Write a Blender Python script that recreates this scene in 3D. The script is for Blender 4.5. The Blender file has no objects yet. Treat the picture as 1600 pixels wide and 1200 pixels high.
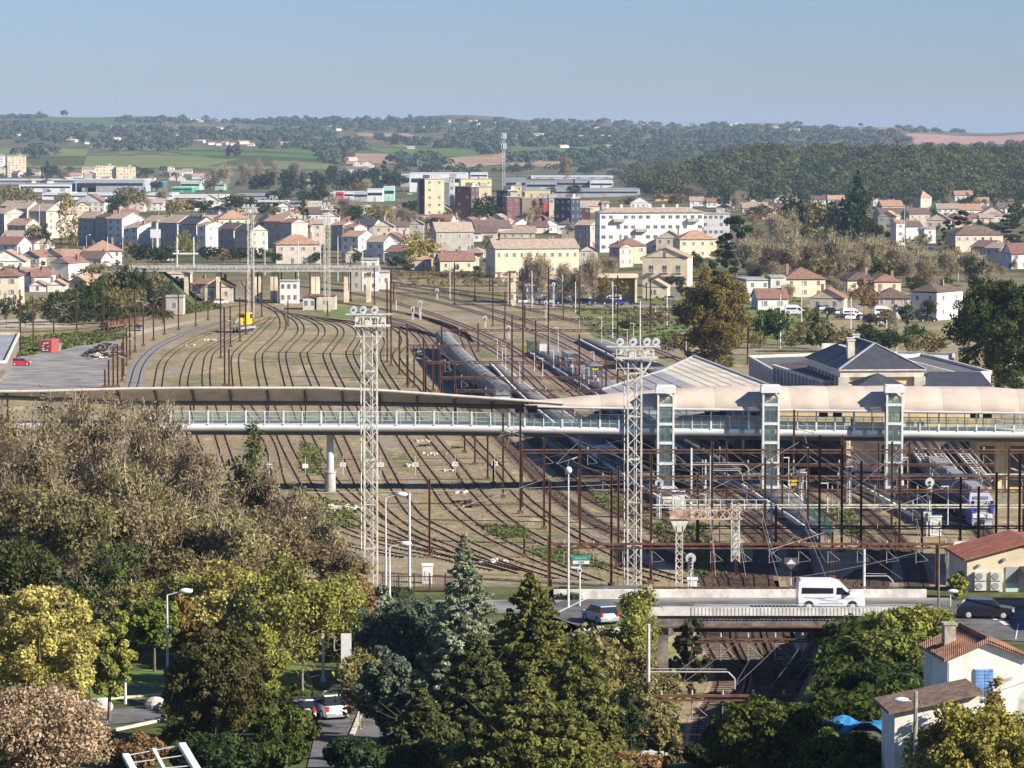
import bpy, math, random
import numpy as np
from mathutils import Vector, Matrix
scene = bpy.context.scene
col = scene.collection
R = math.radians
# ---------------------------------------------------------------- camera, world, sun, exposure
F = 5550.0; HZ = 216.0; CH = 45.0
PITCH = math.atan((600-HZ)/F)
cam = bpy.data.cameras.new('camera'); camo = bpy.data.objects.new('camera', cam); col.objects.link(camo)
camo.location = (0, 0, CH); camo.rotation_euler = (math.pi/2-PITCH, 0, 0)
cam.sensor_width = 36; cam.lens = 36*F/1600; cam.clip_start = 1; cam.clip_end = 60000
scene.camera = camo
SUN_EL = R(30); SUN_AZ = R(115)            # clockwise from +Y: from the right, a little behind the camera
sv = Vector((math.sin(SUN_AZ)*math.cos(SUN_EL), math.cos(SUN_AZ)*math.cos(SUN_EL), math.sin(SUN_EL)))
w = bpy.data.worlds.new('World'); scene.world = w; w.use_nodes = True
nt = w.node_tree; nt.nodes.clear()
sky = nt.nodes.new('ShaderNodeTexSky'); sky.sky_type = 'NISHITA'; sky.sun_disc = False
sky.sun_elevation = SUN_EL; sky.sun_rotation = SUN_AZ; sky.air_density = 1.0; sky.dust_density = 0.15; sky.ozone_density = 3.0; sky.altitude = 100
bg = nt.nodes.new('ShaderNodeBackground'); bg.inputs[1].default_value = 0.060
tint = nt.nodes.new('ShaderNodeMix'); tint.data_type = 'RGBA'; tint.blend_type = 'MULTIPLY'; tint.inputs[0].default_value = 1
tint.inputs[7].default_value = (0.545, 0.66, 1.0, 1)
wo = nt.nodes.new('ShaderNodeOutputWorld')
nt.links.new(sky.outputs[0], tint.inputs[6]); nt.links.new(tint.outputs[2], bg.inputs[0]); nt.links.new(bg.outputs[0], wo.inputs[0])
sl = bpy.data.lights.new('sun', 'SUN'); sl.energy = 5.0; sl.angle = R(0.5); sl.color = (1, 0.92, 0.80)
so = bpy.data.objects.new('sun', sl); col.objects.link(so); so.rotation_euler = sv.to_track_quat('Z', 'Y').to_euler()
scene.view_settings.view_transform = 'Standard'; scene.view_settings.look = 'None'
scene.view_settings.exposure = 0.95; scene.view_settings.gamma = 1
scene.render.engine = 'CYCLES'
cy = scene.cycles
cy.max_bounces = 5; cy.diffuse_bounces = 2; cy.glossy_bounces = 2; cy.transmission_bounces = 3; cy.transparent_max_bounces = 6; cy.volume_bounces = 0
cy.use_denoising = True; cy.caustics_reflective = False; cy.caustics_refractive = False
rng = np.random.default_rng(7); rnd = random.Random(5)
CT = math.cos(PITCH); ST = math.sin(PITCH)
def ray(u, v):
    a = (u-800)/F; b = (600-v)/F
    return Vector((a, CT+b*ST, -ST+b*CT))
def G(u, v, z=0.0):                        # point at height z seen at photo pixel u, v
    d = ray(u, v); t = (z-CH)/d.z
    return Vector((d.x*t, d.y*t, z))
def AT(u, v, D):                           # point at depth D seen at photo pixel u, v
    d = ray(u, v); t = D/d.y
    return Vector((d.x*t, D, CH+d.z*t))
def SC(D): return F/D                      # photo pixels per metre
def PX(p):
    q = Vector(p)-Vector((0, 0, CH)); dp = q.y*CT-q.z*ST
    return 800+F*q.x/dp, 600-F*(q.y*ST+q.z*CT)/dp
# ---------------------------------------------------------------- materials
MATS = {}
def mat(name, c, rough=.8, nz=.18, sc=.6, metal=0., c2=None, bump=0, spec=.3, var=0., leaf=False, alpha=None, spk=(.62, 1.4)):
    if name in MATS: return MATS[name]
    m = bpy.data.materials.new(name); m.use_nodes = True; t = m.node_tree; N = t.nodes; L = t.links
    b = N['Principled BSDF']; b.inputs['Roughness'].default_value = rough; b.inputs['Metallic'].default_value = metal
    b.inputs['Specular IOR Level'].default_value = spec
    tc = N.new('ShaderNodeTexCoord'); n1 = N.new('ShaderNodeTexNoise'); n1.inputs['Scale'].default_value = sc; n1.inputs['Detail'].default_value = 5; n1.inputs['Roughness'].default_value = .65
    L.new(tc.outputs['Object'], n1.inputs['Vector'])
    rp = N.new('ShaderNodeValToRGB'); L.new(n1.outputs[0], rp.inputs[0])
    c2 = c2 or tuple(x*(1-1.6*nz) for x in c)
    rp.color_ramp.elements[0].position = .36; rp.color_ramp.elements[1].position = .62
    rp.color_ramp.elements[0].color = (*c2, 1); rp.color_ramp.elements[1].color = (*[min(1, x*(1+nz*.6)) for x in c], 1)
    out = rp.outputs[0]
    if var or leaf:
        hs = N.new('ShaderNodeHueSaturation'); L.new(out, hs.inputs['Color']); oi = N.new('ShaderNodeObjectInfo')
        mr = N.new('ShaderNodeMapRange'); L.new(oi.outputs['Random'], mr.inputs[0]); mr.inputs[3].default_value = 1-var; mr.inputs[4].default_value = 1+var
        if leaf:
            gi = N.new('ShaderNodeNewGeometry'); m2 = N.new('ShaderNodeMapRange'); L.new(gi.outputs['Random Per Island'], m2.inputs[0]); m2.inputs[3].default_value = spk[0]; m2.inputs[4].default_value = spk[1]
            mm = N.new('ShaderNodeMath'); mm.operation = 'MULTIPLY'; L.new(mr.outputs[0], mm.inputs[0]); L.new(m2.outputs[0], mm.inputs[1]); L.new(mm.outputs[0], hs.inputs['Value'])
            h2 = N.new('ShaderNodeMapRange'); L.new(oi.outputs['Random'], h2.inputs[0]); h2.inputs[3].default_value = .5-.035*min(1, var*4); h2.inputs[4].default_value = .5+.03*min(1, var*4); L.new(h2.outputs[0], hs.inputs['Hue'])
        else: L.new(mr.outputs[0], hs.inputs['Value'])
        out = hs.outputs[0]
    L.new(out, b.inputs['Base Color'])
    if bump:
        bp = N.new('ShaderNodeBump'); bp.inputs['Strength'].default_value = bump; bp.inputs['Distance'].default_value = .1
        n2 = N.new('ShaderNodeTexNoise'); n2.inputs['Scale'].default_value = sc*6; L.new(tc.outputs['Object'], n2.inputs['Vector']); L.new(n2.outputs[0], bp.inputs['Height']); L.new(bp.outputs[0], b.inputs['Normal'])
    if leaf:
        df = N.new('ShaderNodeBsdfDiffuse'); tr = N.new('ShaderNodeBsdfTranslucent'); mx = N.new('ShaderNodeMixShader'); mx.inputs[0].default_value = .28
        L.new(out, df.inputs[0]); L.new(out, tr.inputs[0]); L.new(df.outputs[0], mx.inputs[1]); L.new(tr.outputs[0], mx.inputs[2])
        L.new(mx.outputs[0], N['Material Output'].inputs[0])
    if alpha is not None: b.inputs['Alpha'].default_value = alpha
    MATS[name] = m; return m
def tiles(name, c, c2, sc=1.0):            # roof tiles: patchy colour with courses
    if name in MATS: return MATS[name]
    m = mat(name, c, .85, .2, .9, c2=c2, var=.12); t = m.node_tree; N = t.nodes; L = t.links
    tc = N.new('ShaderNodeTexCoord'); wv = N.new('ShaderNodeTexWave'); wv.inputs['Scale'].default_value = 1.3*sc; wv.inputs['Distortion'].default_value = .6; wv.bands_direction = 'X'
    L.new(tc.outputs['Object'], wv.inputs[0]); bp = N.new('ShaderNodeBump'); bp.inputs['Strength'].default_value = .6; bp.inputs['Distance'].default_value = .12
    L.new(wv.outputs[0], bp.inputs['Height']); L.new(bp.outputs[0], N['Principled BSDF'].inputs['Normal'])
    n = N.new('ShaderNodeTexNoise'); n.inputs['Scale'].default_value = 5; n.inputs['Detail'].default_value = 3; L.new(tc.outputs['Object'], n.inputs[0])
    return m
def glass(name, c, rough=.08):
    if name in MATS: return MATS[name]
    m = bpy.data.materials.new(name); m.use_nodes = True; b = m.node_tree.nodes['Principled BSDF']
    b.inputs['Base Color'].default_value = (*c, 1); b.inputs['Roughness'].default_value = rough; b.inputs['Specular IOR Level'].default_value = .8
    MATS[name] = m; return m
def seethrough(name, c, a):
    if name in MATS: return MATS[name]
    m = bpy.data.materials.new(name); m.use_nodes = True; t = m.node_tree; N = t.nodes; L = t.links
    tr = N.new('ShaderNodeBsdfTransparent'); tr.inputs[0].default_value = (.86, .95, .93, 1); b = N['Principled BSDF']; b.inputs['Base Color'].default_value = (*c, 1); b.inputs['Roughness'].default_value = .1
    mx = N.new('ShaderNodeMixShader'); mx.inputs[0].default_value = a; L.new(tr.outputs[0], mx.inputs[1]); L.new(b.outputs[0], mx.inputs[2]); L.new(mx.outputs[0], N['Material Output'].inputs[0])
    MATS[name] = m; return m
# ---------------------------------------------------------------- mesh builder
class MB:
    def __init__(s): s.v = []; s.f = []; s.m = []
    def add(s, vs, fs, mi=0):
        n = len(s.v); s.v += [tuple(p) for p in vs]; s.f += [tuple(i+n for i in f) for f in fs]; s.m += [mi]*len(fs); return s
    def box(s, c, d, rz=0, mi=0, M=None):
        x, y, z = d[0]/2, d[1]/2, d[2]/2; ca, sa = math.cos(rz), math.sin(rz); vs = []
        for k in ((-1, -1, -1), (1, -1, -1), (1, 1, -1), (-1, 1, -1), (-1, -1, 1), (1, -1, 1), (1, 1, 1), (-1, 1, 1)):
            a, b, e = k[0]*x, k[1]*y, k[2]*z; vs.append((c[0]+a*ca-b*sa, c[1]+a*sa+b*ca, c[2]+e))
        return s.add(vs, [(0, 3, 2, 1), (4, 5, 6, 7), (0, 1, 5, 4), (1, 2, 6, 5), (2, 3, 7, 6), (3, 0, 4, 7)], mi)
    def tube(s, p, q, r0, r1=None, n=6, mi=0, cap=True):
        p = Vector(p); q = Vector(q); r1 = r0 if r1 is None else r1; d = q-p
        if d.length < 1e-6: return s
        d.normalize(); a = d.orthogonal().normalized(); b = d.cross(a); vs = []
        for c, r in ((p, r0), (q, r1)):
            for i in range(n):
                t = 2*math.pi*(i+.5)/n; vs.append(c+a*(r*math.cos(t))+b*(r*math.sin(t)))
        fs = [(i, (i+1) % n, n+(i+1) % n, n+i) for i in range(n)]
        if cap: fs += [tuple(range(n))[::-1], tuple(range(n, 2*n))]
        return s.add(vs, fs, mi)
    def beam(s, p, q, w, h, mi=0):        # rectangular bar, w across, h up
        p = Vector(p); q = Vector(q); d = (q-p)
        if d.length < 1e-6: return s
        d.normalize(); up = Vector((0, 0, 1)) if abs(d.z) < .95 else Vector((0, 1, 0)); a = d.cross(up).normalized(); b = a.cross(d)
        vs = [c+a*(i*w/2)+b*(j*h/2) for c in (p, q) for i, j in ((-1, -1), (1, -1), (1, 1), (-1, 1))]
        return s.add(vs, [(0, 3, 2, 1), (4, 5, 6, 7), (0, 1, 5, 4), (1, 2, 6, 5), (2, 3, 7, 6), (3, 0, 4, 7)], mi)
    def prism(s, poly, a, b, ax='x', mi=0):   # polygon in the two other axes swept from a to b
        n = len(poly)
        def P(t, q):
            return (t, q[0], q[1]) if ax == 'x' else ((q[0], t, q[1]) if ax == 'y' else (q[0], q[1], t))
        vs = [P(a, q) for q in poly]+[P(b, q) for q in poly]
        return s.add(vs, [tuple(range(n))[::-1], tuple(range(n, 2*n))]+[(i, (i+1) % n, n+(i+1) % n, n+i) for i in range(n)], mi)
    def sphere(s, c, r, nu=8, nv=6, mi=0, sq=(1, 1, 1), vmin=0, vmax=math.pi):
        vs = []; 
        for j in range(nv+1):
            t = vmin+(vmax-vmin)*j/nv
            for i in range(nu):
                a = 2*math.pi*i/nu; vs.append((c[0]+r*sq[0]*math.sin(t)*math.cos(a), c[1]+r*sq[1]*math.sin(t)*math.sin(a), c[2]+r*sq[2]*math.cos(t)))
        fs = [(j*nu+i, (j+1)*nu+i, (j+1)*nu+(i+1) % nu, j*nu+(i+1) % nu) for j in range(nv) for i in range(nu)]
        return s.add(vs, fs, mi)
    def xf(s, M):
        s.v = [tuple(M @ Vector(p)) for p in s.v]; return s
    def mesh(s, name, mats, smooth=False):
        me = bpy.data.meshes.new(name); me.from_pydata(s.v, [], s.f)
        for m in (mats if isinstance(mats, (list, tuple)) else [mats]): me.materials.append(m)
        if any(s.m): me.polygons.foreach_set('material_index', s.m)
        if smooth: me.polygons.foreach_set('use_smooth', [True]*len(s.f))
        me.update(); return me
    def build(s, name, mats, parent=None, loc=None, smooth=False):
        return obj(name, s.mesh(name, mats, smooth), parent, loc)
def obj(name, me, parent=None, loc=None, rz=0):
    o = bpy.data.objects.new(name, me); col.objects.link(o)
    if parent: o.parent = parent
    if loc is not None: o.location = loc
    if rz: o.rotation_euler[2] = rz
    return o
def tag(o, label=None, cat=None, group=None, kind=None):
    if label: o['label'] = label
    if cat: o['category'] = cat
    if group: o['group'] = group
    if kind: o['kind'] = kind
    return o
def thing(name, label, cat, loc=(0, 0, 0), rz=0, group=None):
    o = bpy.data.objects.new(name, None); o.empty_display_size = .5; col.objects.link(o); o.location = loc; o.rotation_euler = (0, 0, rz)
    return tag(o, label, cat, group)
KIDS = {}
def kids(o): return [c for c in o.children]
def dup(o, loc=None, rz=None, label=None, group=None, scale=None, parent=None):
    c = o.copy(); col.objects.link(c); c.parent = parent
    if loc is not None: c.location = loc
    if rz is not None: c.rotation_euler = (0, 0, rz)
    if scale is not None: c.scale = scale if isinstance(scale, (tuple, list)) else (scale,)*3
    if label: c['label'] = label
    if group: c['group'] = group
    for k in o.children: dup(k, parent=c)
    return c
def struct(o): return tag(o, kind='structure')
# automatic labels that name the nearest landmark
LAND = []; AUTO = []
def land(u, v, name): LAND.append((u, v, name))
def auto(o, desc): AUTO.append((o, desc)); return o
def finish_labels():
    fam = {}
    ORD = ['', 'second ', 'third ', 'fourth ', 'fifth ', 'sixth ', 'seventh ', 'eighth ', 'ninth ', 'tenth ', 'eleventh ', 'twelfth ', 'thirteenth ', 'fourteenth ', 'fifteenth ', 'sixteenth ', 'seventeenth ', 'eighteenth ', 'nineteenth ', 'twentieth ']
    ups = {}
    for o, desc in AUTO:
        u, v = PX(o.matrix_world.translation if o.parent else o.location)
        best = sorted(LAND, key=lambda l: (abs(l[0]-u)+2.2*abs(l[1]-v)))
        for l in best[:1]:
            du, dv = u-l[0], v-l[1]
            if abs(dv)*2.2 > abs(du): rel = 'in front of' if dv > 0 else 'behind'
            else: rel = 'left of' if du < 0 else 'right of'
            fam.setdefault((desc, rel, l[2]), []).append(((abs(du)+2.2*abs(dv)), o))
    for (desc, rel, nm), li in fam.items():
        li.sort(key=lambda t: t[0])
        for i, (d, o) in enumerate(li):
            if len(li) == 1: s = '%s %s %s' % (desc, rel, nm)
            else: s = '%s, %s one %s %s' % (desc, ('nearest' if i == 0 else (ORD[i].strip() if i < 20 else 'far')), rel, nm)
            ws = s.split()
            if len(ws) > 16: print('LONG', s)
            o['label'] = s if len(ws) <= 16 else ' '.join(ws[:16])
# ---------------------------------------------------------------- terrain
def sstep(a, b, x):
    t = np.clip((x-a)/(b-a), 0, 1); return t*t*(3-2*t)
def terr(x, y):
    x = np.asarray(x, float); y = np.asarray(y, float)
    t = x/np.maximum(y, 1)*F+800           # picture column in line with the point, used to shape the hills
    yl = np.array([0, 3900, 4500, 5200, 5800, 6500, 7300, 8500, 9500, 16000]); zl = np.array([0, 0, 8, 29, 40, 54, 62, 92, 88, 40])
    zr = np.array([0, 0, 5, 14, 26, 44, 52, 66, 62, 40])
    k = sstep(700, 1500, t)
    z = np.interp(y, yl, zl)*(1-k)+np.interp(y, yl, zr)*k
    z = z+np.where(y > 6500, 6*np.sin(t/90.)*sstep(6500, 8500, y)+3*np.sin(t/37.+1), 0)
    # wooded hill on the right
    hx = np.clip((t-930)/260, 0, 1); z = z+(1-(y > 4200))*0+30*hx*hx*(3-2*hx)*sstep(2450, 3150, y)*(1-sstep(3400, 4600, y))
    # foreground bank with the railway cutting in it
    up = 6*(1-sstep(305, 343, y))
    up = up+sstep(285, 190, y)*4*sstep(8, 24, x)+sstep(240, 150, y)*6*(1-sstep(0, 20, x))
    xl = np.interp(y, [150, 200, 255, 267, 300, 318, 345], [-6, 0, 6.5, 8.5, 12, 14, 12]); xr = np.interp(y, [150, 200, 255, 267, 300, 318, 345], [4, 11, 19, 21, 27.5, 32, 45])
    ins = sstep(xl-1.6, xl, x)*(1-sstep(xr, xr+3, x))
    ins = ins*sstep(215, 240, y)
    return z+up*(1-ins)
def terr1(x, y): return float(terr(np.array([x]), np.array([y]))[0])
_mt = np.concatenate([np.arange(150, 700, 2.), np.arange(700, 3000, 8.), np.arange(3000, 16000, 15.)])
def hit(u, v):
    d = ray(u, v); xs = d.x/d.y*_mt; zz = CH+d.z/d.y*_mt; h = terr(xs, _mt); below = np.nonzero(zz <= h)[0]
    if len(below) == 0: i = len(_mt)-1; return Vector((xs[i], _mt[i], h[i]))
    i = below[0]
    if i == 0: D = _mt[0]
    else:
        a0 = zz[i-1]-h[i-1]; a1 = h[i]-zz[i]; D = _mt[i-1]+(_mt[i]-_mt[i-1])*a0/max(a0+a1, 1e-9)
    x = d.x/d.y*D; return Vector((x, D, terr1(x, D)))
def build_ground():
    ys = np.concatenate([np.arange(60, 150, 10.), np.arange(150, 400, 1.6), np.geomspace(400, 4000, 110), np.linspace(4040, 16000, 190)])
    ts = np.linspace(-.36, .36, 261)
    T, Y = np.meshgrid(ts, ys); X = T*np.maximum(Y, 260); Z = terr(X, Y)
    n, m = X.shape; V = np.stack([X, Y, Z], -1).reshape(-1, 3)
    i = np.arange((n-1)*m).reshape(n-1, m)[:, :-1].ravel(); q = np.stack([i, i+1, i+m+1, i+m], 1)
    me = grid_mesh('ground', V, q); me.polygons.foreach_set('use_smooth', np.ones(len(q), bool))
    return me
def grid_mesh(name, V, q):
    me = bpy.data.meshes.new(name); me.vertices.add(len(V)); me.vertices.foreach_set('co', np.asarray(V, np.float32).ravel())
    k = q.shape[1]; me.loops.add(q.size); me.loops.foreach_set('vertex_index', q.astype(np.int32).ravel())
    me.polygons.add(len(q)); me.polygons.foreach_set('loop_start', np.arange(0, q.size, k, dtype=np.int32)); me.polygons.foreach_set('loop_total', np.full(len(q), k, np.int32))
    me.update(); me.validate(); return me
def ground_mat():
    m = bpy.data.materials.new('earth_and_grass'); m.use_nodes = True; t = m.node_tree; N = t.nodes; L = t.links; b = N['Principled BSDF']; b.inputs['Roughness'].default_value = .95; b.inputs['Specular IOR Level'].default_value = .1
    tc = N.new('ShaderNodeTexCoord')
    def nz(s, d=6, r=.62, sy=1):
        mp = N.new('ShaderNodeMapping'); mp.inputs['Scale'].default_value = (1, sy, 1); L.new(tc.outputs['Object'], mp.inputs[0])
        n = N.new('ShaderNodeTexNoise'); n.inputs['Scale'].default_value = s; n.inputs['Detail'].default_value = d; n.inputs['Roughness'].default_value = r; L.new(mp.outputs[0], n.inputs[0]); return n.outputs[0]
    def ramp(f, a, b_, c0, c1):
        r = N.new('ShaderNodeValToRGB'); L.new(f, r.inputs[0]); r.color_ramp.elements[0].position = a; r.color_ramp.elements[1].position = b_; r.color_ramp.elements[0].color = (*c0, 1); r.color_ramp.elements[1].color = (*c1, 1); return r.outputs[0]
    def mix(f, a, b_):
        x = N.new('ShaderNodeMix'); x.data_type = 'RGBA'
        if isinstance(f, float): x.inputs[0].default_value = f
        else: L.new(f, x.inputs[0])
        L.new(a, x.inputs[6]); L.new(b_, x.inputs[7]); return x.outputs[2]
    dirt = ramp(nz(.35, 8), .34, .66, (.20, .145, .09), (.44, .345, .22))
    fine = ramp(nz(1.3, 6, .75), .38, .66, (.16, .115, .075), (.50, .40, .265))
    dirt = mix(.5, dirt, fine)
    dry = ramp(nz(.9, 5, .6), .35, .7, (.20, .19, .085), (.34, .30, .15))
    gm = ramp(nz(.045, 7, .68, .6), .50, .58, (0, 0, 0), (1, 1, 1))
    a = mix(ramp(nz(.16, 6, .7), .44, .60, (0, 0, 0), (.85, .85, .85)), dirt, dry)
    a = mix(ramp(nz(.07, 7, .72, .5), .53, .60, (0, 0, 0), (.75, .75, .75)), a, ramp(nz(2.5, 4), .3, .7, (.20, .165, .14), (.34, .29, .25)))
    a = mix(ramp(nz(.11, 8, .75, .8), .56, .64, (0, 0, 0), (.7, .7, .7)), a, ramp(nz(1.5, 4), .3, .7, (.11, .085, .055), (.2, .16, .1)))
    a = mix(ramp(nz(.13, 8, .75, .4), .57, .62, (0, 0, 0), (.6, .6, .6)), a, ramp(nz(1.8, 4), .3, .7, (.42, .36, .27), (.6, .52, .4)))
    green = ramp(nz(.7, 5), .3, .7, (.07, .10, .025), (.14, .17, .05))
    gm2 = N.new('ShaderNodeMath'); gm2.operation = 'MULTIPLY'; L.new(gm, gm2.inputs[0]); L.new(ramp(nz(.5, 6, .7), .40, .55, (0, 0, 0), (.8, .8, .8)), gm2.inputs[1])
    a = mix(gm2.outputs[0], a, green)
    sp = N.new('ShaderNodeSeparateXYZ'); L.new(tc.outputs['Object'], sp.inputs[0])
    far = N.new('ShaderNodeMapRange'); L.new(sp.outputs[1], far.inputs[0]); far.inputs[1].default_value = 950; far.inputs[2].default_value = 1200; 
    fm = ramp(nz(.03, 8, .7), .4, .6, (.045, .06, .025), (.20, .17, .09))
    a = mix(far.outputs[0], a, fm)
    near = N.new('ShaderNodeMapRange'); L.new(sp.outputs[1], near.inputs[0]); near.inputs[1].default_value = 300; near.inputs[2].default_value = 340; near.inputs[3].default_value = 1; near.inputs[4].default_value = 0
    hz = N.new('ShaderNodeMapRange'); L.new(sp.outputs[2], hz.inputs[0]); hz.inputs[1].default_value = .6; hz.inputs[2].default_value = 2.5
    nn = N.new('ShaderNodeMath'); nn.operation = 'MULTIPLY'; L.new(near.outputs[0], nn.inputs[0]); L.new(hz.outputs[0], nn.inputs[1])
    ng = ramp(nz(.5, 6), .35, .7, (.05, .065, .02), (.13, .15, .05))
    a = mix(nn.outputs[0], a, ng)
    L.new(a, b.inputs['Base Color'])
    bp = N.new('ShaderNodeBump'); bp.inputs['Strength'].default_value = .5; bp.inputs['Distance'].default_value = .25; L.new(nz(1.6, 8, .7), bp.inputs['Height']); L.new(bp.outputs[0], b.inputs['Normal'])
    return m
gme = build_ground(); gme.materials.append(ground_mat()); struct(obj('ground', gme))
def sheet(name, poly, m, dz=.012, n=14, kind='structure', z=None, label=None):   # quad of photo pixels draped on the ground
    P = [(hit(*p) if z is None else G(p[0], p[1], z)) for p in poly]
    V = []; 
    for j in range(n+1):
        for i in range(n+1):
            a, b = i/n, j/n; p = P[0]*(1-a)*(1-b)+P[1]*a*(1-b)+P[2]*a*b+P[3]*(1-a)*b
            V.append((p.x, p.y, (terr1(p.x, p.y) if z is None else z)+dz))
    q = np.array([(j*(n+1)+i, j*(n+1)+i+1, (j+1)*(n+1)+i+1, (j+1)*(n+1)+i) for j in range(n) for i in range(n)])
    me = grid_mesh(name, np.array(V), q); me.materials.append(m); o = obj(name, me); o['kind'] = kind
    return o
def ribbon(name, pts, w, m, dz=.02, z=None, step=3.0):
    C = smooth(pts, step); V = []; q = []
    for i, p in enumerate(C):
        d = (C[min(i+1, len(C)-1)]-C[max(i-1, 0)]).normalized(); nrm = Vector((-d.y, d.x, 0))
        for s in (-1, 1):
            a = p+nrm*(s*w/2); V.append((a.x, a.y, (terr1(p.x, p.y) if z is None else z)+dz))
        if i: k = 2*i; q.append((k-2, k-1, k+1, k))
    me = grid_mesh(name, np.array(V), np.array(q)); me.materials.append(m); return obj(name, me)
def smooth(P, step=3.0):                   # Catmull-Rom through world points, even steps
    P = [Vector(p) for p in P]; Q = [P[0]*2-P[1]]+P+[P[-1]*2-P[-2]]; out = []
    for i in range(1, len(Q)-2):
        a, b, c, d = Q[i-1:i+3]; n = max(1, int((c-b).length/step))
        for k in range(n):
            t = k/n; out.append(.5*((2*b)+(c-a)*t+(2*a-5*b+4*c-d)*t*t+(3*b-a-3*c+d)*t*t*t))
    out.append(P[-1]); return out
# ---------------------------------------------------------------- palette
white = mat('white_paint', (.74, .74, .72), .55, .08, 1.5)
galv = mat('galvanised_steel', (.62, .63, .62), .5, .12, 3, metal=.0)
cream_steel = mat('cream_painted_steel', (.66, .64, .55), .6, .22, 2, c2=(.42, .38, .29))
rust = mat('rusty_brown_steel', (.17, .085, .055), .85, .3, 1.2, c2=(.09, .048, .036), spec=.1)
darkst = mat('dark_steel', (.04, .035, .035), .7, .2, 2)
conc = mat('weathered_concrete', (.44, .42, .37), .9, .2, .8, bump=.2)
dconc = mat('stained_concrete', (.22, .19, .165), .9, .35, .9, bump=.3)
railm = mat('rail_steel', (.085, .05, .032), .9, .2, .5, spec=.03); buried = mat('buried_sleeper', (.30, .235, .16), .95, .3, 3)
sleep = mat('sleeper_wood', (.105, .075, .055), .9, .3, 3)
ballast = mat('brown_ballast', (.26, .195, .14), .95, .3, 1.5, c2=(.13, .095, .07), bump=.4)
gballast = mat('grey_ballast', (.24, .235, .22), .95, .2, 2.0, bump=.4)
asphalt = mat('asphalt', (.15, .145, .14), .9, .2, .4, c2=(.07, .07, .072), bump=.2)
lasphalt = mat('worn_light_asphalt', (.27, .255, .23), .9, .2, .18, c2=(.15, .15, .15), bump=.2)
platm = mat('platform_asphalt', (.17, .165, .16), .9, .2, .5)
paint = mat('road_marking_paint', (.72, .72, .70), .7, .15, 2)
edge = mat('white_platform_edge', (.68, .65, .58), .8, .2, 1)
trunkm = mat('bark', (.17, .14, .11), .9, .3, 3)
pale_bark = mat('pale_bark', (.36, .32, .26), .9, .25, 3)
pane = glass('dark_window_glass', (.02, .025, .03)); dpane = mat('town_window_glass', (.15, .155, .165), .4, .3, 1, var=.3)
L = lambda n, c, var=.2, nz=.25: mat(n, c, .8, nz, .5, leaf=True, var=var)
lf_olive = L('olive_leaves', (.235, .205, .085), .1); lf_brown = L('brown_leaves', (.27, .21, .11), .1); lf_green = L('green_leaves', (.075, .10, .025))
lf_dark = L('dark_green_leaves', (.052, .078, .03)); lf_yellow = L('yellow_leaves', (.50, .44, .14), .02); lf_pink = L('pinkish_leaves', (.47, .35, .22), .02)
lf_blue = L('bluish_needles', (.29, .33, .20), .02); lf_con = L('conifer_needles', (.17, .175, .05), .02); lf_lime = L('lime_leaves', (.30, .31, .075), .06)
lf_twig = L('twig_bark', (.27, .215, .14)); lf_ptwig = L('pale_twig_bark', (.46, .39, .27)); lf_rust = L('rusty_leaves', (.27, .165, .08), .05); lf_gold = L('golden_leaves', (.30, .235, .07))
FL = lambda n, c: mat(n, c, .8, .15, .02, leaf=True, var=.05, spk=(.85, 1.15)); lf_far = FL('far_wood_leaves', (.085, .115, .042)); lf_far2 = FL('far_hedge_leaves', (.11, .135, .075))
lf_magn = mat('glossy_leaves', (.10, .12, .03), .35, .35, 1.5, leaf=True, var=.1)
# ---------------------------------------------------------------- foliage
def quads(C, Nn, S, rg, asp=1.0):
    n = len(C); Nn = Nn/np.maximum(np.linalg.norm(Nn, axis=1, keepdims=True), 1e-6)
    A = np.cross(Nn, rg.normal(size=(n, 3))); A /= np.maximum(np.linalg.norm(A, axis=1, keepdims=True), 1e-6); B = np.cross(Nn, A)
    S = np.asarray(S).reshape(-1, 1)*np.ones((n, 1)); a = A*S*.5; b = B*S*.5*asp
    V = np.stack([C-a-b*.4, C-b*.9+a*.15, C+a+b*.3, C+b-a*.2], 1).reshape(-1, 3)
    return V
def leafmesh(name, V, m):
    q = np.arange(len(V)).reshape(-1, 4); me = grid_mesh(name, V, q); me.materials.append(m); return me
def blobs(rg, centres, radii, n, size, updown=.25, shell=.5, sq=.85, asp=1.0):
    K = len(centres); radii = np.asarray(radii, float); p = radii**2; p /= p.sum(); k = rg.choice(K, n, p=p)
    d = rg.normal(size=(n, 3)); d /= np.linalg.norm(d, axis=1, keepdims=True); r = radii[k]*(shell+(1-shell)*rg.random(n)**.6)
    C = np.asarray(centres)[k]+d*r[:, None]*np.array([1, 1, sq]); Nn = d*.75+rg.normal(size=(n, 3))*.5+np.array([0, 0, updown])
    return quads(C, Nn, size*(.6+.8*rg.random(n)), rg, asp)
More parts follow.
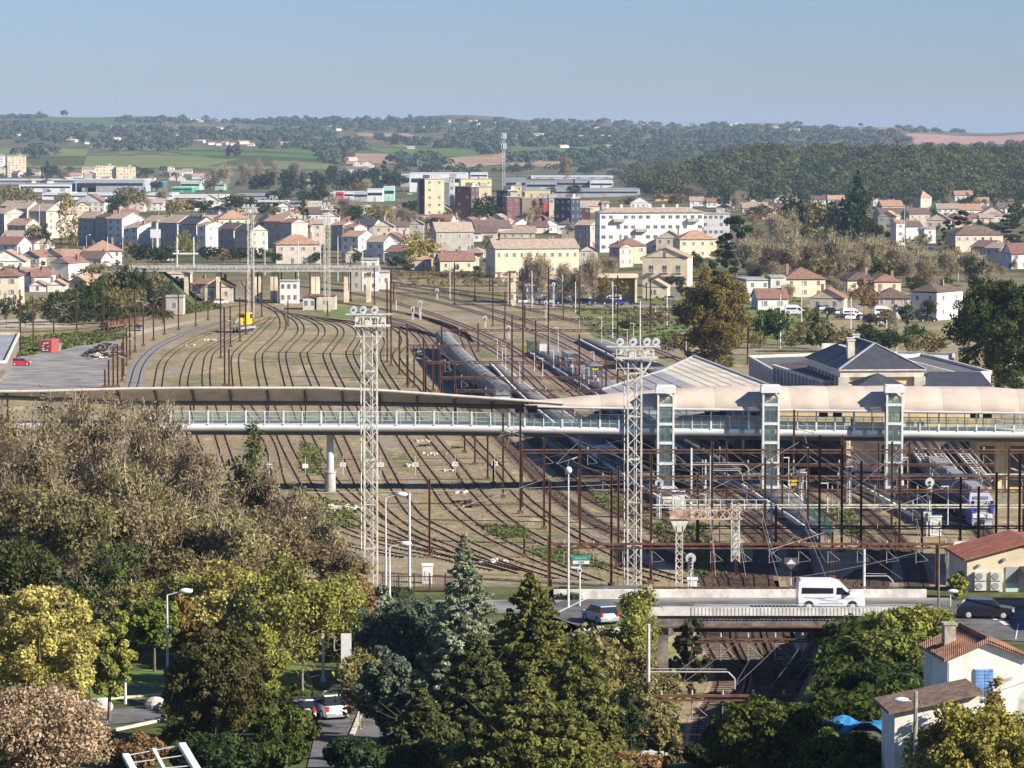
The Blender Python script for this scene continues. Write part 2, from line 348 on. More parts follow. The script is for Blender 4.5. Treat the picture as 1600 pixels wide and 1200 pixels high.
def crown_centres(rg, K, R_, H, z0, shape='round'):
    out = []; rad = []
    while len(out) < K:
        p = rg.uniform(-1, 1, 3)
        if shape == 'round':
            if np.linalg.norm(p) > 1 or np.linalg.norm(p) < .3: continue
            p = p*(1+.10*math.sin(p[0]*5+p[2]*4+R_*7)*math.cos(p[1]*5))
            c = (p[0]*R_*.78, p[1]*R_*.78, z0+H/2+p[2]*H*.5*.82); r = R_*rg.uniform(.12, .30)*(45/K)**.30
        elif shape == 'cone':
            t = (p[2]+1)/2; rr = R_*(1-t)**.72*.9; a = rg.uniform(0, 6.283); c = (rr*math.cos(a)*rg.uniform(.4, 1), rr*math.sin(a)*rg.uniform(.4, 1), z0+t*H*.94); r = R_*(.10+.13*(1-t))
        elif shape == 'fir':               # drooping boughs around a spire
            t = (p[2]+1)/2; t = 1-(1-t)**.8; rr = R_*(1-t)**.88*(.9+.12*math.sin(t*70)); a = rg.uniform(0, 6.283); q = rg.uniform(.35, 1); c = (rr*math.cos(a)*q, rr*math.sin(a)*q, z0+t*H*.97-q*rr*.16); r = R_*(.035+.085*(1-t))*rg.uniform(.7, 1.3)
        elif shape == 'column':
            t = (p[2]+1)/2; rr = R_*math.sin(math.pi*min(1, .12+t*.86))**.6*.7; a = rg.uniform(0, 6.283); c = (rr*math.cos(a), rr*math.sin(a), z0+t*H*.93+R_*.2); r = R_*rg.uniform(.25, .42)
        elif shape == 'layer':             # cedar-like tiers
            t = math.floor(rg.uniform(0, 7))/7; rr = R_*(1-t*.75); a = rg.uniform(0, 6.283); q = rg.uniform(.2, 1); c = (rr*math.cos(a)*q, rr*math.sin(a)*q, z0+t*H*.95+rg.uniform(-.02, .02)*H-q*.04*H); r = R_*.17
        out.append(c); rad.append(r)
    return np.array(out), np.array(rad)
def limbs(mb, rg, H, R_, z0, r0, n=7, mi=0):
    top = Vector((rg.normal()*.03*H, rg.normal()*.03*H, H*.8)); mb.tube((0, 0, -.6), (0, 0, z0), r0, r0*.75, 7, mi); mb.tube((0, 0, z0), top, r0*.75, r0*.15, 6, mi)
    for i in range(n):
        t = (i+1)/(n+1); a = rg.uniform(0, 6.283); p = Vector((0, 0, z0)).lerp(top, t*.7); rr = R_*rg.uniform(.6, .9)*(1-.3*t)
        q = p+Vector((math.cos(a)*rr, math.sin(a)*rr, rg.uniform(.25, .6)*R_)); mb.tube(p, q, r0*.35*(1-.5*t), r0*.08, 5, mi)
def make_tree(name, loc, R_, H, shape='round', m=None, seed=0, n=3000, leaf=.5, z0f=.25, K=45, bark=None, label=None, cat='tree', group=None, rz=0, part='crown'):
    rg = np.random.default_rng(seed+11); m = m or lf_green; z0 = H*z0f
    root = thing(name, label, cat, loc, rz, group)
    mb = MB(); limbs(mb, rg, H, R_, z0, max(.12, H*.018)); mb.build('trunk', bark or trunkm, root)
    C, r = crown_centres(rg, K, R_, H-z0, z0, shape); V = blobs(rg, C, r, n, leaf, sq=(.45 if shape in ('layer', 'fir') else .85), asp=(2.2 if shape == 'fir' else 1.0))
    obj(part, leafmesh(part, V, m), root); return root
def bare_tree(name, loc, R_, H, seed=0, ntw=2600, nleaf=900, lm=None, tm=None, bark=None, label=None, group=None, tw=.055, leaf=.3, spread=.5, lev=3, trunk=None):
    rg = np.random.default_rng(seed+77); root = thing(name, label, 'tree', loc, 0, group); mb = MB(); tips = []
    def grow(p, d, ln, r, k):
        q = p+d*ln; mb.tube(p, q, r, r*.62, 5 if k < 2 else 4, cap=False)
        if k >= lev: tips.append((p, q, ln)); return
        nb = 3 if k else 4
        for i in range(nb):
            e = (d*.75+Vector(rg.normal(size=3))*spread+Vector((0, 0, .22))).normalized(); grow(p+d*ln*rg.uniform(.6, 1), e, ln*rg.uniform(.62, .86), r*.58, k+1)
        tips.append((p, q, ln))
    hh = H*.2 if trunk is None else trunk
    grow(Vector((0, 0, -.4)), Vector((0, 0, 1)), hh+.4, max(.1, H*.016), 0)
    co = np.array(mb.v); zmax = co[:, 2].max(); rmax = np.percentile(np.hypot(co[:, 0], co[:, 1]), 96); sx = R_*.86/max(rmax, .1); sz = H*.93/zmax
    S = Matrix.Diagonal((sx, sx, sz, 1)); mb.xf(S); tips = [(S @ a, S @ b, l) for a, b, l in tips]
    mb.build('trunk', bark or trunkm, root)
    T = len(tips); k = rg.integers(0, T, ntw); P = np.array([tips[i][0] for i in k]); Q = np.array([tips[i][1] for i in k]); t = rg.random((ntw, 1)); C = P+(Q-P)*t+rg.normal(size=(ntw, 3))*.12*R_
    d = rg.normal(size=(ntw, 3))*.6+np.array([0, 0, .55])+(C-np.array([0, 0, H*.45]))/max(R_, 1)*.55; d /= np.linalg.norm(d, axis=1, keepdims=True); ln = (.07+.13*rg.random((ntw, 1)))*R_*1.1
    s = np.cross(d, rg.normal(size=(ntw, 3))); s /= np.linalg.norm(s, axis=1, keepdims=True); s *= tw*(.5+.6*rg.random((ntw, 1)))
    e2 = C+d*ln; V = np.stack([C-s, C+s, e2+s*.3, e2-s*.3], 1).reshape(-1, 3)
    tmesh = leafmesh('twigs', V, tm or lf_twig); obj('twigs', tmesh, root)
    if nleaf:
        k = rg.integers(0, T, nleaf); P = np.array([tips[i][1] for i in k]); C = P+rg.normal(size=(nleaf, 3))*.13*R_; V = quads(C, rg.normal(size=(nleaf, 3))+(C-np.array([0, 0, H*.5]))/R_, leaf*(.6+.8*rg.random(nleaf)), rg)
        obj('crown', leafmesh('crown', V, lm or lf_olive), root)
    return root
def mass(name, pts, sizes, m, per, leaf, label, cat='trees', seed=3, flat=.8):  # far-off wood that reads as one mass
    rg = np.random.default_rng(seed); pts = np.asarray(pts); sizes = np.asarray(sizes); n = len(pts)*per; k = np.repeat(np.arange(len(pts)), per)
    d = rg.normal(size=(n, 3)); d /= np.linalg.norm(d, axis=1, keepdims=True); d[:, 2] = np.abs(d[:, 2])*1.0-.25
    lump = 1+.25*np.sin(d[:, 0]*5+k)*np.cos(d[:, 1]*4+k*2); C = pts[k]+d*(sizes[k]*lump)[:, None]*np.array([1, 1, flat])+np.array([0, 0, .35])*sizes[k][:, None]
    V = quads(C, d*.9+rg.normal(size=(n, 3))*.42, sizes[k]*leaf*(.7+.6*rg.random(n)), rg)
    o = obj(name, leafmesh(name, V, m)); return tag(o, label, cat, None, 'stuff')
def scatter(poly, n, seed=1, size=(4, 6), jit=True):   # random ground points inside a polygon of photo pixels
    rg = np.random.default_rng(seed); P = np.array(poly, float); lo = P.min(0); hi = P.max(0); out = []; sz = []
    def inside(x, y):
        c = False; j = len(P)-1
        for i in range(len(P)):
            if (P[i][1] > y) != (P[j][1] > y) and x < (P[j][0]-P[i][0])*(y-P[i][1])/(P[j][1]-P[i][1])+P[i][0]: c = not c
            j = i
        return c
    while len(out) < n:
        x = rg.uniform(lo[0], hi[0]); y = rg.uniform(lo[1], hi[1])
        if inside(x, y): p = hit(x, y); out.append(tuple(p)); sz.append(rg.uniform(*size))
    return out, sz
for u_, v_, n_ in [(60, 215, 'the left hill woods'), (200, 240, 'the pale left field'), (330, 222, 'the hill hamlet'), (450, 245, 'the emerald field'), (500, 199, 'the upper left woods'), (570, 255, 'the brown field'), (640, 212, 'the tan hill field'), (720, 203, 'the ridge village'), (830, 213, 'the central far slope'), (870, 190, 'the skyline village'), (950, 212, 'the low white farms'), (1000, 200, 'the right far slope'), (1070, 197, 'the long far hamlet'), (1150, 194, 'the pale skyline row'), (1215, 200, 'the terraced far hamlet'), (1300, 193, 'the right skyline farm'), (1100, 228, 'the forest top farm'), (960, 228, 'the green far field'), (1340, 196, 'the pink far field'), (300, 188, 'the white ridge farm')]: LAND.append((u_, v_, n_))
# ---------------------------------------------------------------- hills: fields, woods, hillside houses
def field(poly, c, c2, name='field', n=16):
    m = mat('field_%d' % len(bpy.data.objects), c, .95, .12, .012, c2=c2, spec=.05); return sheet(name, poly, m, .6, n)
GR = (.10, .17, .04); GR2 = (.085, .145, .035); OL = (.17, .19, .06); OL2 = (.14, .165, .05); BR = (.36, .25, .155); BR2 = (.29, .19, .12); PK = (.40, .24, .19)
for p, a, b in [
    ([(0, 231), (150, 229), (420, 236), (520, 243)], OL, OL2), ([(-30, 233), (140, 229), (130, 262), (-30, 262)], OL, OL2),
    ([(30, 245), (420, 243), (430, 262), (60, 264)], OL, OL2), ([(240, 234), (510, 234), (530, 256), (330, 247)], GR, GR2), ([(400, 243), (520, 250), (520, 266), (300, 264)], OL, OL2),
    ([(20, 183), (225, 184), (222, 195), (60, 195)], GR2, (.08, .13, .05)), ([(400, 196), (520, 193), (520, 206), (400, 210)], GR2, (.08, .13, .05)),
    ([(155, 196), (225, 196), (225, 199.5), (155, 199)], BR, BR2), ([(540, 240), (605, 241), (620, 256), (540, 257)], BR, BR2), ([(575, 233), (760, 233), (770, 245), (620, 246)], GR, GR2),
    ([(680, 249), (800, 239), (850, 252), (690, 264)], BR, BR2), ([(780, 231), (985, 229), (975, 242), (800, 243)], GR, GR2), ([(555, 208), (635, 209), (690, 221), (560, 213)], BR, BR2),
    ([(790, 252), (910, 253), (880, 262), (800, 260)], BR, BR2), ([(1400, 209), (1640, 207), (1640, 226), (1430, 226)], PK, (.34, .2, .16)), ([(1260, 194), (1410, 197), (1400, 202), (1270, 200)], PK, (.3, .2, .15)),
    ([(440, 214), (560, 216), (560, 224), (440, 222)], GR, GR2), ([(600, 222), (720, 220), (760, 230), (620, 231)], OL, OL2), ([(1020, 193), (1110, 193), (1110, 196), (1020, 196)], GR, GR2)]:
    field(p, a, b)
def lot(rows, size, seed):
    P = []; S = []
    for i, (poly, n) in enumerate(rows):
        a, b = scatter(poly, n if n > 1000 else int(n*.78), seed+i, size); P += a; S += b
    return P, S
P, S = lot([([(0, 205), (120, 204), (150, 214), (280, 222), (300, 232), (0, 222)], 130), ([(0, 190), (150, 198), (150, 206), (0, 205)], 90), ([(150, 200), (520, 205), (520, 216), (280, 222), (160, 212)], 200),
    ([(20, 243), (50, 231), (95, 232), (95, 240), (60, 250)], 26), ([(150, 228), (300, 220), (300, 236), (150, 236)], 40), ([(400, 216), (560, 222), (545, 236), (400, 232)], 60), ([(490, 232), (545, 232), (545, 258), (515, 258), (500, 245)], 50),
    ([(545, 220), (570, 222), (575, 236), (545, 238)], 20), ([(0, 184), (70, 183), (70, 186), (0, 187)], 30), ([(180, 186), (400, 186), (520, 190), (520, 196), (180, 193)], 150), ([(400, 186), (700, 188), (700, 210), (560, 206), (400, 196)], 250),
    ([(700, 188), (1130, 190), (1130, 210), (700, 218)], 330), ([(700, 214), (1130, 206), (1180, 222), (980, 232), (780, 229)], 300), ([(580, 215), (780, 224), (790, 236), (600, 226)], 90), ([(720, 232), (790, 233), (790, 240), (760, 242)], 18), ([(600, 246), (690, 244), (700, 262), (640, 262)], 50),
    ([(1100, 196), (1260, 200), (1400, 206), (1420, 222), (1130, 222)], 260), ([(1230, 191), (1300, 193), (1300, 196), (1230, 196)], 24), ([(1400, 198), (1620, 197), (1620, 206), (1400, 209)], 110), ([(980, 232), (1130, 222), (1200, 226), (1100, 240), (960, 262), (880, 262), (900, 246)], 160), ([(1000, 226), (1250, 226), (1400, 228), (1250, 236), (1000, 240)], 120),
    ([(800, 240), (900, 241), (980, 240), (960, 250), (800, 256)], 60), ([(1160, 188), (1260, 190), (1260, 193), (1160, 192)], 34)], (6, 11), 40)
mass('hill_woodland', P, S, lf_far2, 70, .42, 'hazy hedgerows and woods covering the far hills', 'trees', 5)
for i, (u, v, s) in enumerate([(100, 183, 11), (365, 249, 13), (62, 182, 8), (200, 178, 7), (1493, 199, 11), (1345, 199, 7), (640, 185, 7), (935, 186, 8)]):
    p = hit(u, v); t = make_tree('lone_tree', p, s, s*1.5, 'round', lf_far2, 300+i, 260, s*.28, .12, 16); auto(t, 'lone dark hill tree')
# big wood on the right
P, S = lot([([(958, 282), (1010, 255), (1100, 238), (1250, 232), (1640, 226), (1640, 312), (1050, 312), (1000, 300)], 1250)], (5, 10), 90)
rg = np.random.default_rng(4); kk = rg.choice(3, len(P), p=(.5, .28, .22)); P = np.array(P); S = np.array(S)
for q, (m_, nm_) in enumerate(((lf_far, 'green crowns of the forest covering the low hill'), (FL('far_olive_leaves', (.12, .125, .05)), 'olive crowns mixed through the hill forest'), (FL('far_deep_leaves', (.06, .09, .045)), 'darkest crowns of the hill forest'))):
    mass('oak_forest', P[kk == q], S[kk == q]*(1, 1.1, .85)[q], m_, 170, .2, nm_, 'forest', 6+q, 1.0)
# the middle-distance thicket behind the town
P, S = lot([([(370, 285), (560, 268), (640, 275), (650, 296), (480, 300), (380, 300)], 90), ([(0, 262), (60, 268), (60, 286), (0, 286)], 10), ([(60, 262), (330, 268), (330, 280), (60, 276)], 45), ([(840, 262), (1000, 262), (1000, 275), (860, 272)], 35), ([(620, 262), (860, 262), (860, 270), (620, 272)], 45), ([(1050, 306), (1300, 308), (1640, 310), (1640, 322), (1050, 320)], 60)], (4, 7), 120)
mass('suburb_thicket', P, S, lf_dark, 90, .32, 'dark trees between the sheds and the green fields', 'trees', 8)
hw = mat('hill_house_wall', (.9, .86, .78), .9, .1, .1, var=.1); hr = mat('hill_house_roof', (.62, .40, .30), .9, .2, .1, var=.15)
def small_house():
    r = thing('hillside_house', 'white house', 'house'); m = MB(); m.box((0, 0, 1.6), (14, 9, 3.6)); m.build('wall', hw, r)
    m = MB(); m.prism([(-5.2, 3.3), (5.2, 3.3), (0, 5.6)], -7.6, 7.6, 'x'); m.build('roof', hr, r); return r
sh0 = small_house(); first = True
hs = [(15, 214), (24, 212), (50, 214), (57, 212), (90, 218), (98, 219), (106, 216), (112, 221), (120, 220), (135, 224), (182, 217), (230, 213), (236, 218), (272, 214), (288, 187), (297, 187), (305, 188), (312, 189), (300, 221), (312, 222), (330, 225), (341, 226), (352, 225), (362, 226), (380, 224), (392, 227), (342, 201), (358, 204), (520, 199), (528, 203), (445, 226), (475, 228), (480, 229), (640, 231), (642, 232), (550, 250), (560, 258), (575, 258), (665, 199), (675, 200), (715, 202), (730, 200), (745, 195), (758, 208), (588, 187), (600, 188), (700, 190), (728, 188), (740, 190), (770, 192), (800, 215), (812, 212), (842, 211), (850, 191), (873, 188), (880, 187), (935, 201), (938, 214), (955, 215), (880, 211), (1010, 196), (1020, 198), (1065, 196), (1072, 195), (1080, 197), (1113, 192), (1125, 194), (1140, 195), (1150, 193), (1160, 194), (1190, 195), (1200, 197), (1210, 199), (1220, 200), (1230, 203), (1245, 203), (1252, 205), (1290, 193), (1297, 192), (1325, 194), (880, 230), (952, 230), (985, 226), (992, 226), (1065, 232), (1090, 226), (1100, 226), (1118, 228), (1128, 230), (1180, 227), (1185, 233), (955, 222), (910, 215)]
for i, (u, v) in enumerate(hs):
    p = hit(u, v+1); s = rnd.uniform(.6, 1.0)
    if first: h = sh0; h.location = p; h.scale = (s,)*3; h.rotation_euler = (0, 0, rnd.uniform(-.5, .7)); first = False
    else: h = dup(sh0, p, rnd.uniform(-.5, .7), scale=(s*rnd.uniform(.8, 1.4), s, s))
    h['group'] = 'houses on the far hills'
    auto(h, 'hazy hillside house')
# ---------------------------------------------------------------- railway tracks
pball = mat('brown_ballast_sun_painted', (.40, .31, .22), .95, .3, 1.5, c2=(.22, .165, .115))  # cutting ballast painted paler in place of missing sunlight
def track(pts, desc, bed=None, bw=3.4, sleepers=True, near=True):
    W = [G(u, v) for u, v in pts]; C = smooth(W, 4.0)
    root = thing('railway_track', desc, 'railway track', (0, 0, 0), 0, 'railway tracks of the station yard')
    for s in (-1, 1):
        V = []; q = []
        for i, p in enumerate(C):
            d = (C[min(i+1, len(C)-1)]-C[max(i-1, 0)]).normalized(); n = Vector((-d.y, d.x, 0)); a = p+n*(s*.74)
            for dx, z in ((-.042, .0), (-.042, .15), (.042, .15), (.042, .0)): V.append((a.x+n.x*dx, a.y+n.y*dx, z))
            if i:
                k = 4*i
                for j in range(3): q.append((k-4+j, k-3+j, k+1+j, k+j))
        me = grid_mesh('rail', np.array(V), np.array(q)); me.materials.append(railm); obj('rail', me, root)
    if bed: r = ribbon('ballast_bed', [tuple(p) for p in W], bw, bed, .03, 0.0); r.parent = root
    if sleepers:
        mb = MB(); acc = 0
        for i in range(1, len(C)):
            a, b = C[i-1], C[i]
            if a.y > 620: continue
            l = (b-a).length; k = int(l/.85)
            for j in range(k):
                p = a.lerp(b, j/k); an = math.atan2(b.y-a.y, b.x-a.x); mb.box((p.x, p.y, .06 if bed else .03), (.26, 2.5, .09 if bed else .05), an)
        if mb.v: mb.build('sleepers', sleep if bed else buried, root)
    return root
TR = [
 ([(190, 640), (208, 605), (218, 572), (238, 548), (265, 532), (300, 518), (335, 507), (370, 498), (400, 490)], 'outermost left siding on pale grey ballast', gballast),
 ([(240, 640), (247, 605), (253, 572), (264, 556), (282, 542), (310, 527), (345, 513), (380, 502), (405, 494)], 'second siding from the left curving past the asphalt yard', None),
 ([(330, 740), (300, 680), (288, 605), (294, 572), (304, 554), (320, 543), (345, 530), (375, 514), (402, 500)], 'third siding from the left among dry grass', None),
 ([(640, 872), (520, 846), (430, 812), (380, 770), (350, 700), (324, 605), (325, 565), (330, 552), (343, 541), (368, 528), (400, 508), (428, 495)], 'fourth siding from the left running behind the bare trees', None),
 ([(780, 892), (700, 874), (560, 838), (480, 800), (440, 760), (420, 690), (378, 622), (372, 605), (368, 561), (376, 546), (398, 526), (416, 508), (428, 496)], 'siding beside the row of brown masts in the left yard', None),
 ([(800, 893), (700, 866), (620, 845), (560, 820), (500, 785), (470, 740), (440, 680), (413, 605), (405, 561), (412, 546), (437, 522), (443, 507), (438, 492), (424, 480)], 'siding that meets the yard throat beside the white cabin', None),
 ([(690, 862), (600, 818), (545, 775), (515, 745), (481, 682), (453, 605), (442, 557), (450, 542), (470, 520), (466, 503), (446, 490)], 'winding siding passing left of the concrete footbridge pier', None),
 ([(820, 897), (740, 872), (700, 856), (645, 833), (600, 800), (572, 772), (556, 740), (530, 682), (494, 605), (476, 557), (481, 546), (503, 522), (496, 506), (468, 494)], 'winding siding just right of the concrete footbridge pier', None),
 ([(880, 905), (800, 880), (740, 855), (700, 834), (652, 808), (625, 772), (605, 735), (578, 682), (533, 605), (512, 559), (516, 546), (533, 522), (524, 508), (488, 497)], 'siding passing under the nearest lattice floodlight tower', None),
 ([(930, 908), (860, 882), (810, 860), (760, 835), (722, 808), (697, 783), (677, 752), (654, 721), (628, 682), (575, 605), (548, 557), (553, 540), (562, 522), (548, 508), (505, 499)], 'first siding right of the nearest floodlight tower', None),
 ([(1020, 910), (960, 892), (905, 871), (850, 848), (810, 826), (775, 800), (741, 765), (712, 727), (674, 682), (617, 608), (590, 560), (596, 535), (585, 518), (545, 504), (500, 497)], 'second siding right of the nearest floodlight tower', None),
 ([(1085, 912), (1010, 890), (965, 868), (915, 843), (859, 811), (814, 775), (779, 732), (734, 685), (663, 609), (628, 572), (620, 554), (632, 538), (630, 524), (610, 510), (560, 500)], 'third siding right of the nearest floodlight tower', None),
 ([(1118, 1004), (1110, 905), (1060, 880), (1010, 852), (950, 828), (905, 802), (857, 763), (800, 702), (745, 645), (709, 605), (672, 570), (664, 545), (655, 528), (630, 510), (570, 497)], 'track in the dark shadow left of the long grey train', ballast),
 ([(1165, 1004), (1150, 905), (1100, 868), (1045, 838), (990, 812), (935, 785), (905, 763), (830, 685), (785, 640), (735, 597), (700, 558), (684, 535), (660, 515), (620, 500), (560, 488)], 'track carrying the long grey train', ballast),
 ([(1170, 905), (1140, 874), (1090, 838), (1030, 803), (975, 767), (930, 735), (880, 692), (835, 653), (790, 614), (748, 573), (733, 548), (722, 524), (700, 508), (640, 490)], 'track between the long grey train and the nearest platform', ballast),
 ([(1215, 1004), (1190, 907), (1195, 862), (1185, 842), (1130, 800), (1045, 745), (945, 683), (862, 622), (815, 578), (770, 547), (720, 520), (660, 497), (600, 484), (520, 472)], 'main line track right of the narrow first platform', ballast),
 ([(1290, 1004), (1255, 905), (1246, 862), (1215, 832), (1140, 779), (1000, 690), (905, 620), (815, 553), (765, 526), (700, 500), (640, 480), (560, 460), (430, 443)], 'main line track along the left edge of the second platform', ballast),
 ([(1370, 917), (1375, 870), (1355, 845), (1290, 796), (1190, 730), (1060, 655), (960, 590), (880, 540), (790, 503), (700, 476), (600, 455), (500, 441)], 'main line track between the second platform and green fence', ballast),
 ([(1440, 960), (1425, 880), (1403, 848), (1340, 792), (1240, 725), (1110, 655), (1000, 592), (925, 548), (850, 512), (760, 482), (660, 458), (560, 442)], 'main line track along the left edge of the third platform', ballast),
 ([(1560, 870), (1535, 832), (1490, 795), (1400, 730), (1290, 670), (1150, 600), (1030, 550), (930, 512), (830, 485), (720, 462), (620, 445)], 'track under the blue and grey regional train', ballast),
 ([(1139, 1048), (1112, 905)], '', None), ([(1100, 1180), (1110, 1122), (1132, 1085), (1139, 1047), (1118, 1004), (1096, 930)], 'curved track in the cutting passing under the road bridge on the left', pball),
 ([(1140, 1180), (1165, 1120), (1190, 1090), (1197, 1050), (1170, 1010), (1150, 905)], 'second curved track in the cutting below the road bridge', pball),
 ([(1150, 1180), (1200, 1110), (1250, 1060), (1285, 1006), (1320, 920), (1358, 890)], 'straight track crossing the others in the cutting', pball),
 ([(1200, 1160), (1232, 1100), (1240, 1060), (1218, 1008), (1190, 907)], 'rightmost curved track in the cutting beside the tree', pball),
 ([(30, 520), (120, 515), (230, 500), (330, 484), (430, 472), (520, 468)], 'rusty branch line along the far left bank', ballast),
 ([(1100, 470), (1000, 474), (900, 470), (800, 464), (700, 452), (600, 440)], 'siding along the far green verge', ballast),
 ([(1060, 490), (960, 486), (860, 478), (760, 466), (680, 452)], 'overgrown siding on the green verge near the parked cars', ballast)]
for pts, d, bed in TR:
    if d: track(pts, d, bed)
# ladder track at the head of the sidings
track([(380, 440), (395, 462), (424, 482), (450, 490), (500, 497), (560, 504), (640, 515), (700, 530)], 'dark ladder track at the head of the sidings', ballast)
# ground sheets
greenf = mat('verge_grass', (.15, .185, .05), .95, .3, .25, c2=(.10, .12, .04)); dryg = mat('dry_grass_bank', (.26, .215, .12), .95, .3, .3, c2=(.14, .13, .06)); grit = mat('pale_grit', (.46, .40, .30), .95, .25, .6)
lawn = mat('lawn', (.14, .20, .04), .95, .25, .35, c2=(.09, .13, .03))
def gs(name, poly, m, dz, lab=None, n=10): return sheet(name, poly, m, dz, n)
gs('grass_verge', [(880, 468), (1250, 462), (1300, 540), (930, 530)], greenf, .016); gs('grass_verge', [(640, 455), (860, 462), (840, 476), (660, 466)], greenf, .016)
gs('grass_verge', [(480, 480), (560, 478), (610, 505), (510, 496)], greenf, .016); gs('grass_verge', [(0, 536), (190, 516), (200, 528), (20, 560)], greenf, .016); gs('grass_verge', [(280, 455), (330, 462), (345, 482), (285, 492)], greenf, .016)
gs('dry_bank', [(620, 432), (900, 428), (900, 450), (640, 452)], dryg, .014); gs('dry_bank', [(0, 480), (200, 470), (200, 508), (0, 520)], dryg, .014); gs('grit_patch', [(0, 500), (60, 498), (130, 510), (0, 514)], grit, .018)
gs('asphalt_yard', [(14, 545), (185, 530), (160, 625), (-60, 625)], lasphalt, .02); gs('service_path', [(60, 532), (220, 523), (330, 497), (60, 540)], grit, .018)
for k, p in enumerate([[(480, 778), (540, 788), (570, 830), (500, 815)], [(470, 690), (500, 700), (506, 740), (470, 740)], [(760, 822), (800, 822), (822, 840), (775, 840)], [(830, 858), (880, 858), (960, 885), (850, 880)], [(920, 772), (960, 772), (1010, 800), (960, 800)], [(1010, 815), (1070, 815), (1080, 850), (1030, 845)], [(800, 540), (830, 540), (850, 560), (815, 560)], [(1080, 860), (1110, 855), (1130, 885), (1095, 885)], [(1300, 795), (1325, 800), (1350, 835), (1320, 830)], [(740, 545), (765, 545), (775, 560), (750, 560)]]):
    gs('grass_patch', p, greenf if k % 2 else lawn, .022)
gs('old_asphalt_track', [(770, 470), (1000, 470), (1060, 480), (800, 480)], lasphalt, .024)
# grass tufts that break up the patches
def tufts(polys, n, size, m, label, seed):
    P = []
    for p in polys: a, b = scatter(p, n, seed, (1, 1)); P += a; seed += 1
    rg = np.random.default_rng(seed); C = np.repeat(np.array(P), 7, 0)+rg.normal(size=(len(P)*7, 3))*np.array([.35, .35, .0])+np.array([0, 0, .16]); d = rg.normal(size=C.shape)*.8+np.array([0, -.3, .4])
    o = obj('grass_tufts', leafmesh('grass_tufts', quads(C, d, size*(.4+.8*rg.random(len(C))), rg), m)); tag(o, label, 'grass', None, 'stuff')
lf_grass = L('grass_blades', (.15, .18, .06)); lf_dry = L('dry_weeds', (.33, .29, .15))
tufts([[(478, 775), (545, 785), (575, 830), (500, 820)], [(755, 820), (810, 822), (830, 842), (770, 842)], [(825, 855), (890, 858), (965, 890), (850, 880)], [(915, 768), (965, 772), (1015, 805), (955, 800)], [(1010, 815), (1110, 820), (1110, 880), (1030, 850)], [(1295, 790), (1330, 800), (1360, 845), (1320, 835)], [(1060, 880), (1120, 870), (1130, 900), (1080, 900)], [(470, 690), (500, 700), (506, 745), (470, 740)]], 150, .38, lf_grass, 'bright green tufts growing between the sidings', 31)
tufts([[(200, 520), (700, 515), (1000, 900), (480, 860)]], 5200, .13, lf_dry, 'dry weeds scattered over the siding ground', 51)
tufts([[(880, 466), (1250, 462), (1290, 540), (930, 530)], [(0, 530), (190, 516), (200, 528), (20, 560)], [(280, 455), (330, 462), (345, 482), (285, 492)]], 700, .9, lf_grass, 'rough grass of the verges beyond the platforms', 71)
# litter and stones on the sidings
stone = mat('pale_stone', (.62, .58, .5), .9, .2, 2); dstone = mat('dark_debris', (.07, .05, .04), .9, .3, 2)
def heap(u, v, n, r, m, label, s=.35):
    p = G(u, v); rg = random.Random(int(u*7+v)); mb = MB()
    for i in range(n): mb.box((rg.gauss(0, r), rg.gauss(0, r), s*.3), (s*rg.uniform(.5, 1.6), s*rg.uniform(.5, 1.4), s*rg.uniform(.4, 1.1)), rg.uniform(0, 3))
    o = mb.build('rubble_heap', m, None, p); tag(o, label, 'rubble', None, 'stuff'); auto(o, label); return o
for u, v, n, r, m, l in [(658, 690, 8, .7, stone, 'white rubble scattered on the sidings'), (662, 697, 10, .5, dstone, 'dark debris heap on the sidings'), (672, 710, 9, .8, stone, 'white rubble scattered on the sidings'), (640, 728, 12, .6, stone, 'white rubble scattered on the sidings'), (700, 736, 8, .5, stone, 'white rubble scattered on the sidings'), (718, 770, 7, .5, stone, 'white rubble scattered on the sidings'), (728, 785, 16, .7, dstone, 'dark debris heap on the sidings'), (738, 792, 14, .6, dstone, 'dark debris heap on the sidings'), (537, 795, 60, 1.3, stone, 'pale stone scatter near the footbridge pier'), (297, 540, 8, .7, stone, 'white rubble scattered on the sidings'), (330, 532, 10, .9, stone, 'white rubble scattered on the sidings'), (716, 700, 9, .6, dstone, 'dark debris heap on the sidings'), (770, 878, 10, .8, stone, 'white rubble scattered on the sidings'), (443, 476, 8, 1.5, stone, 'white rubble scattered on the sidings')]:
    heap(u, v, n, r, m, l)
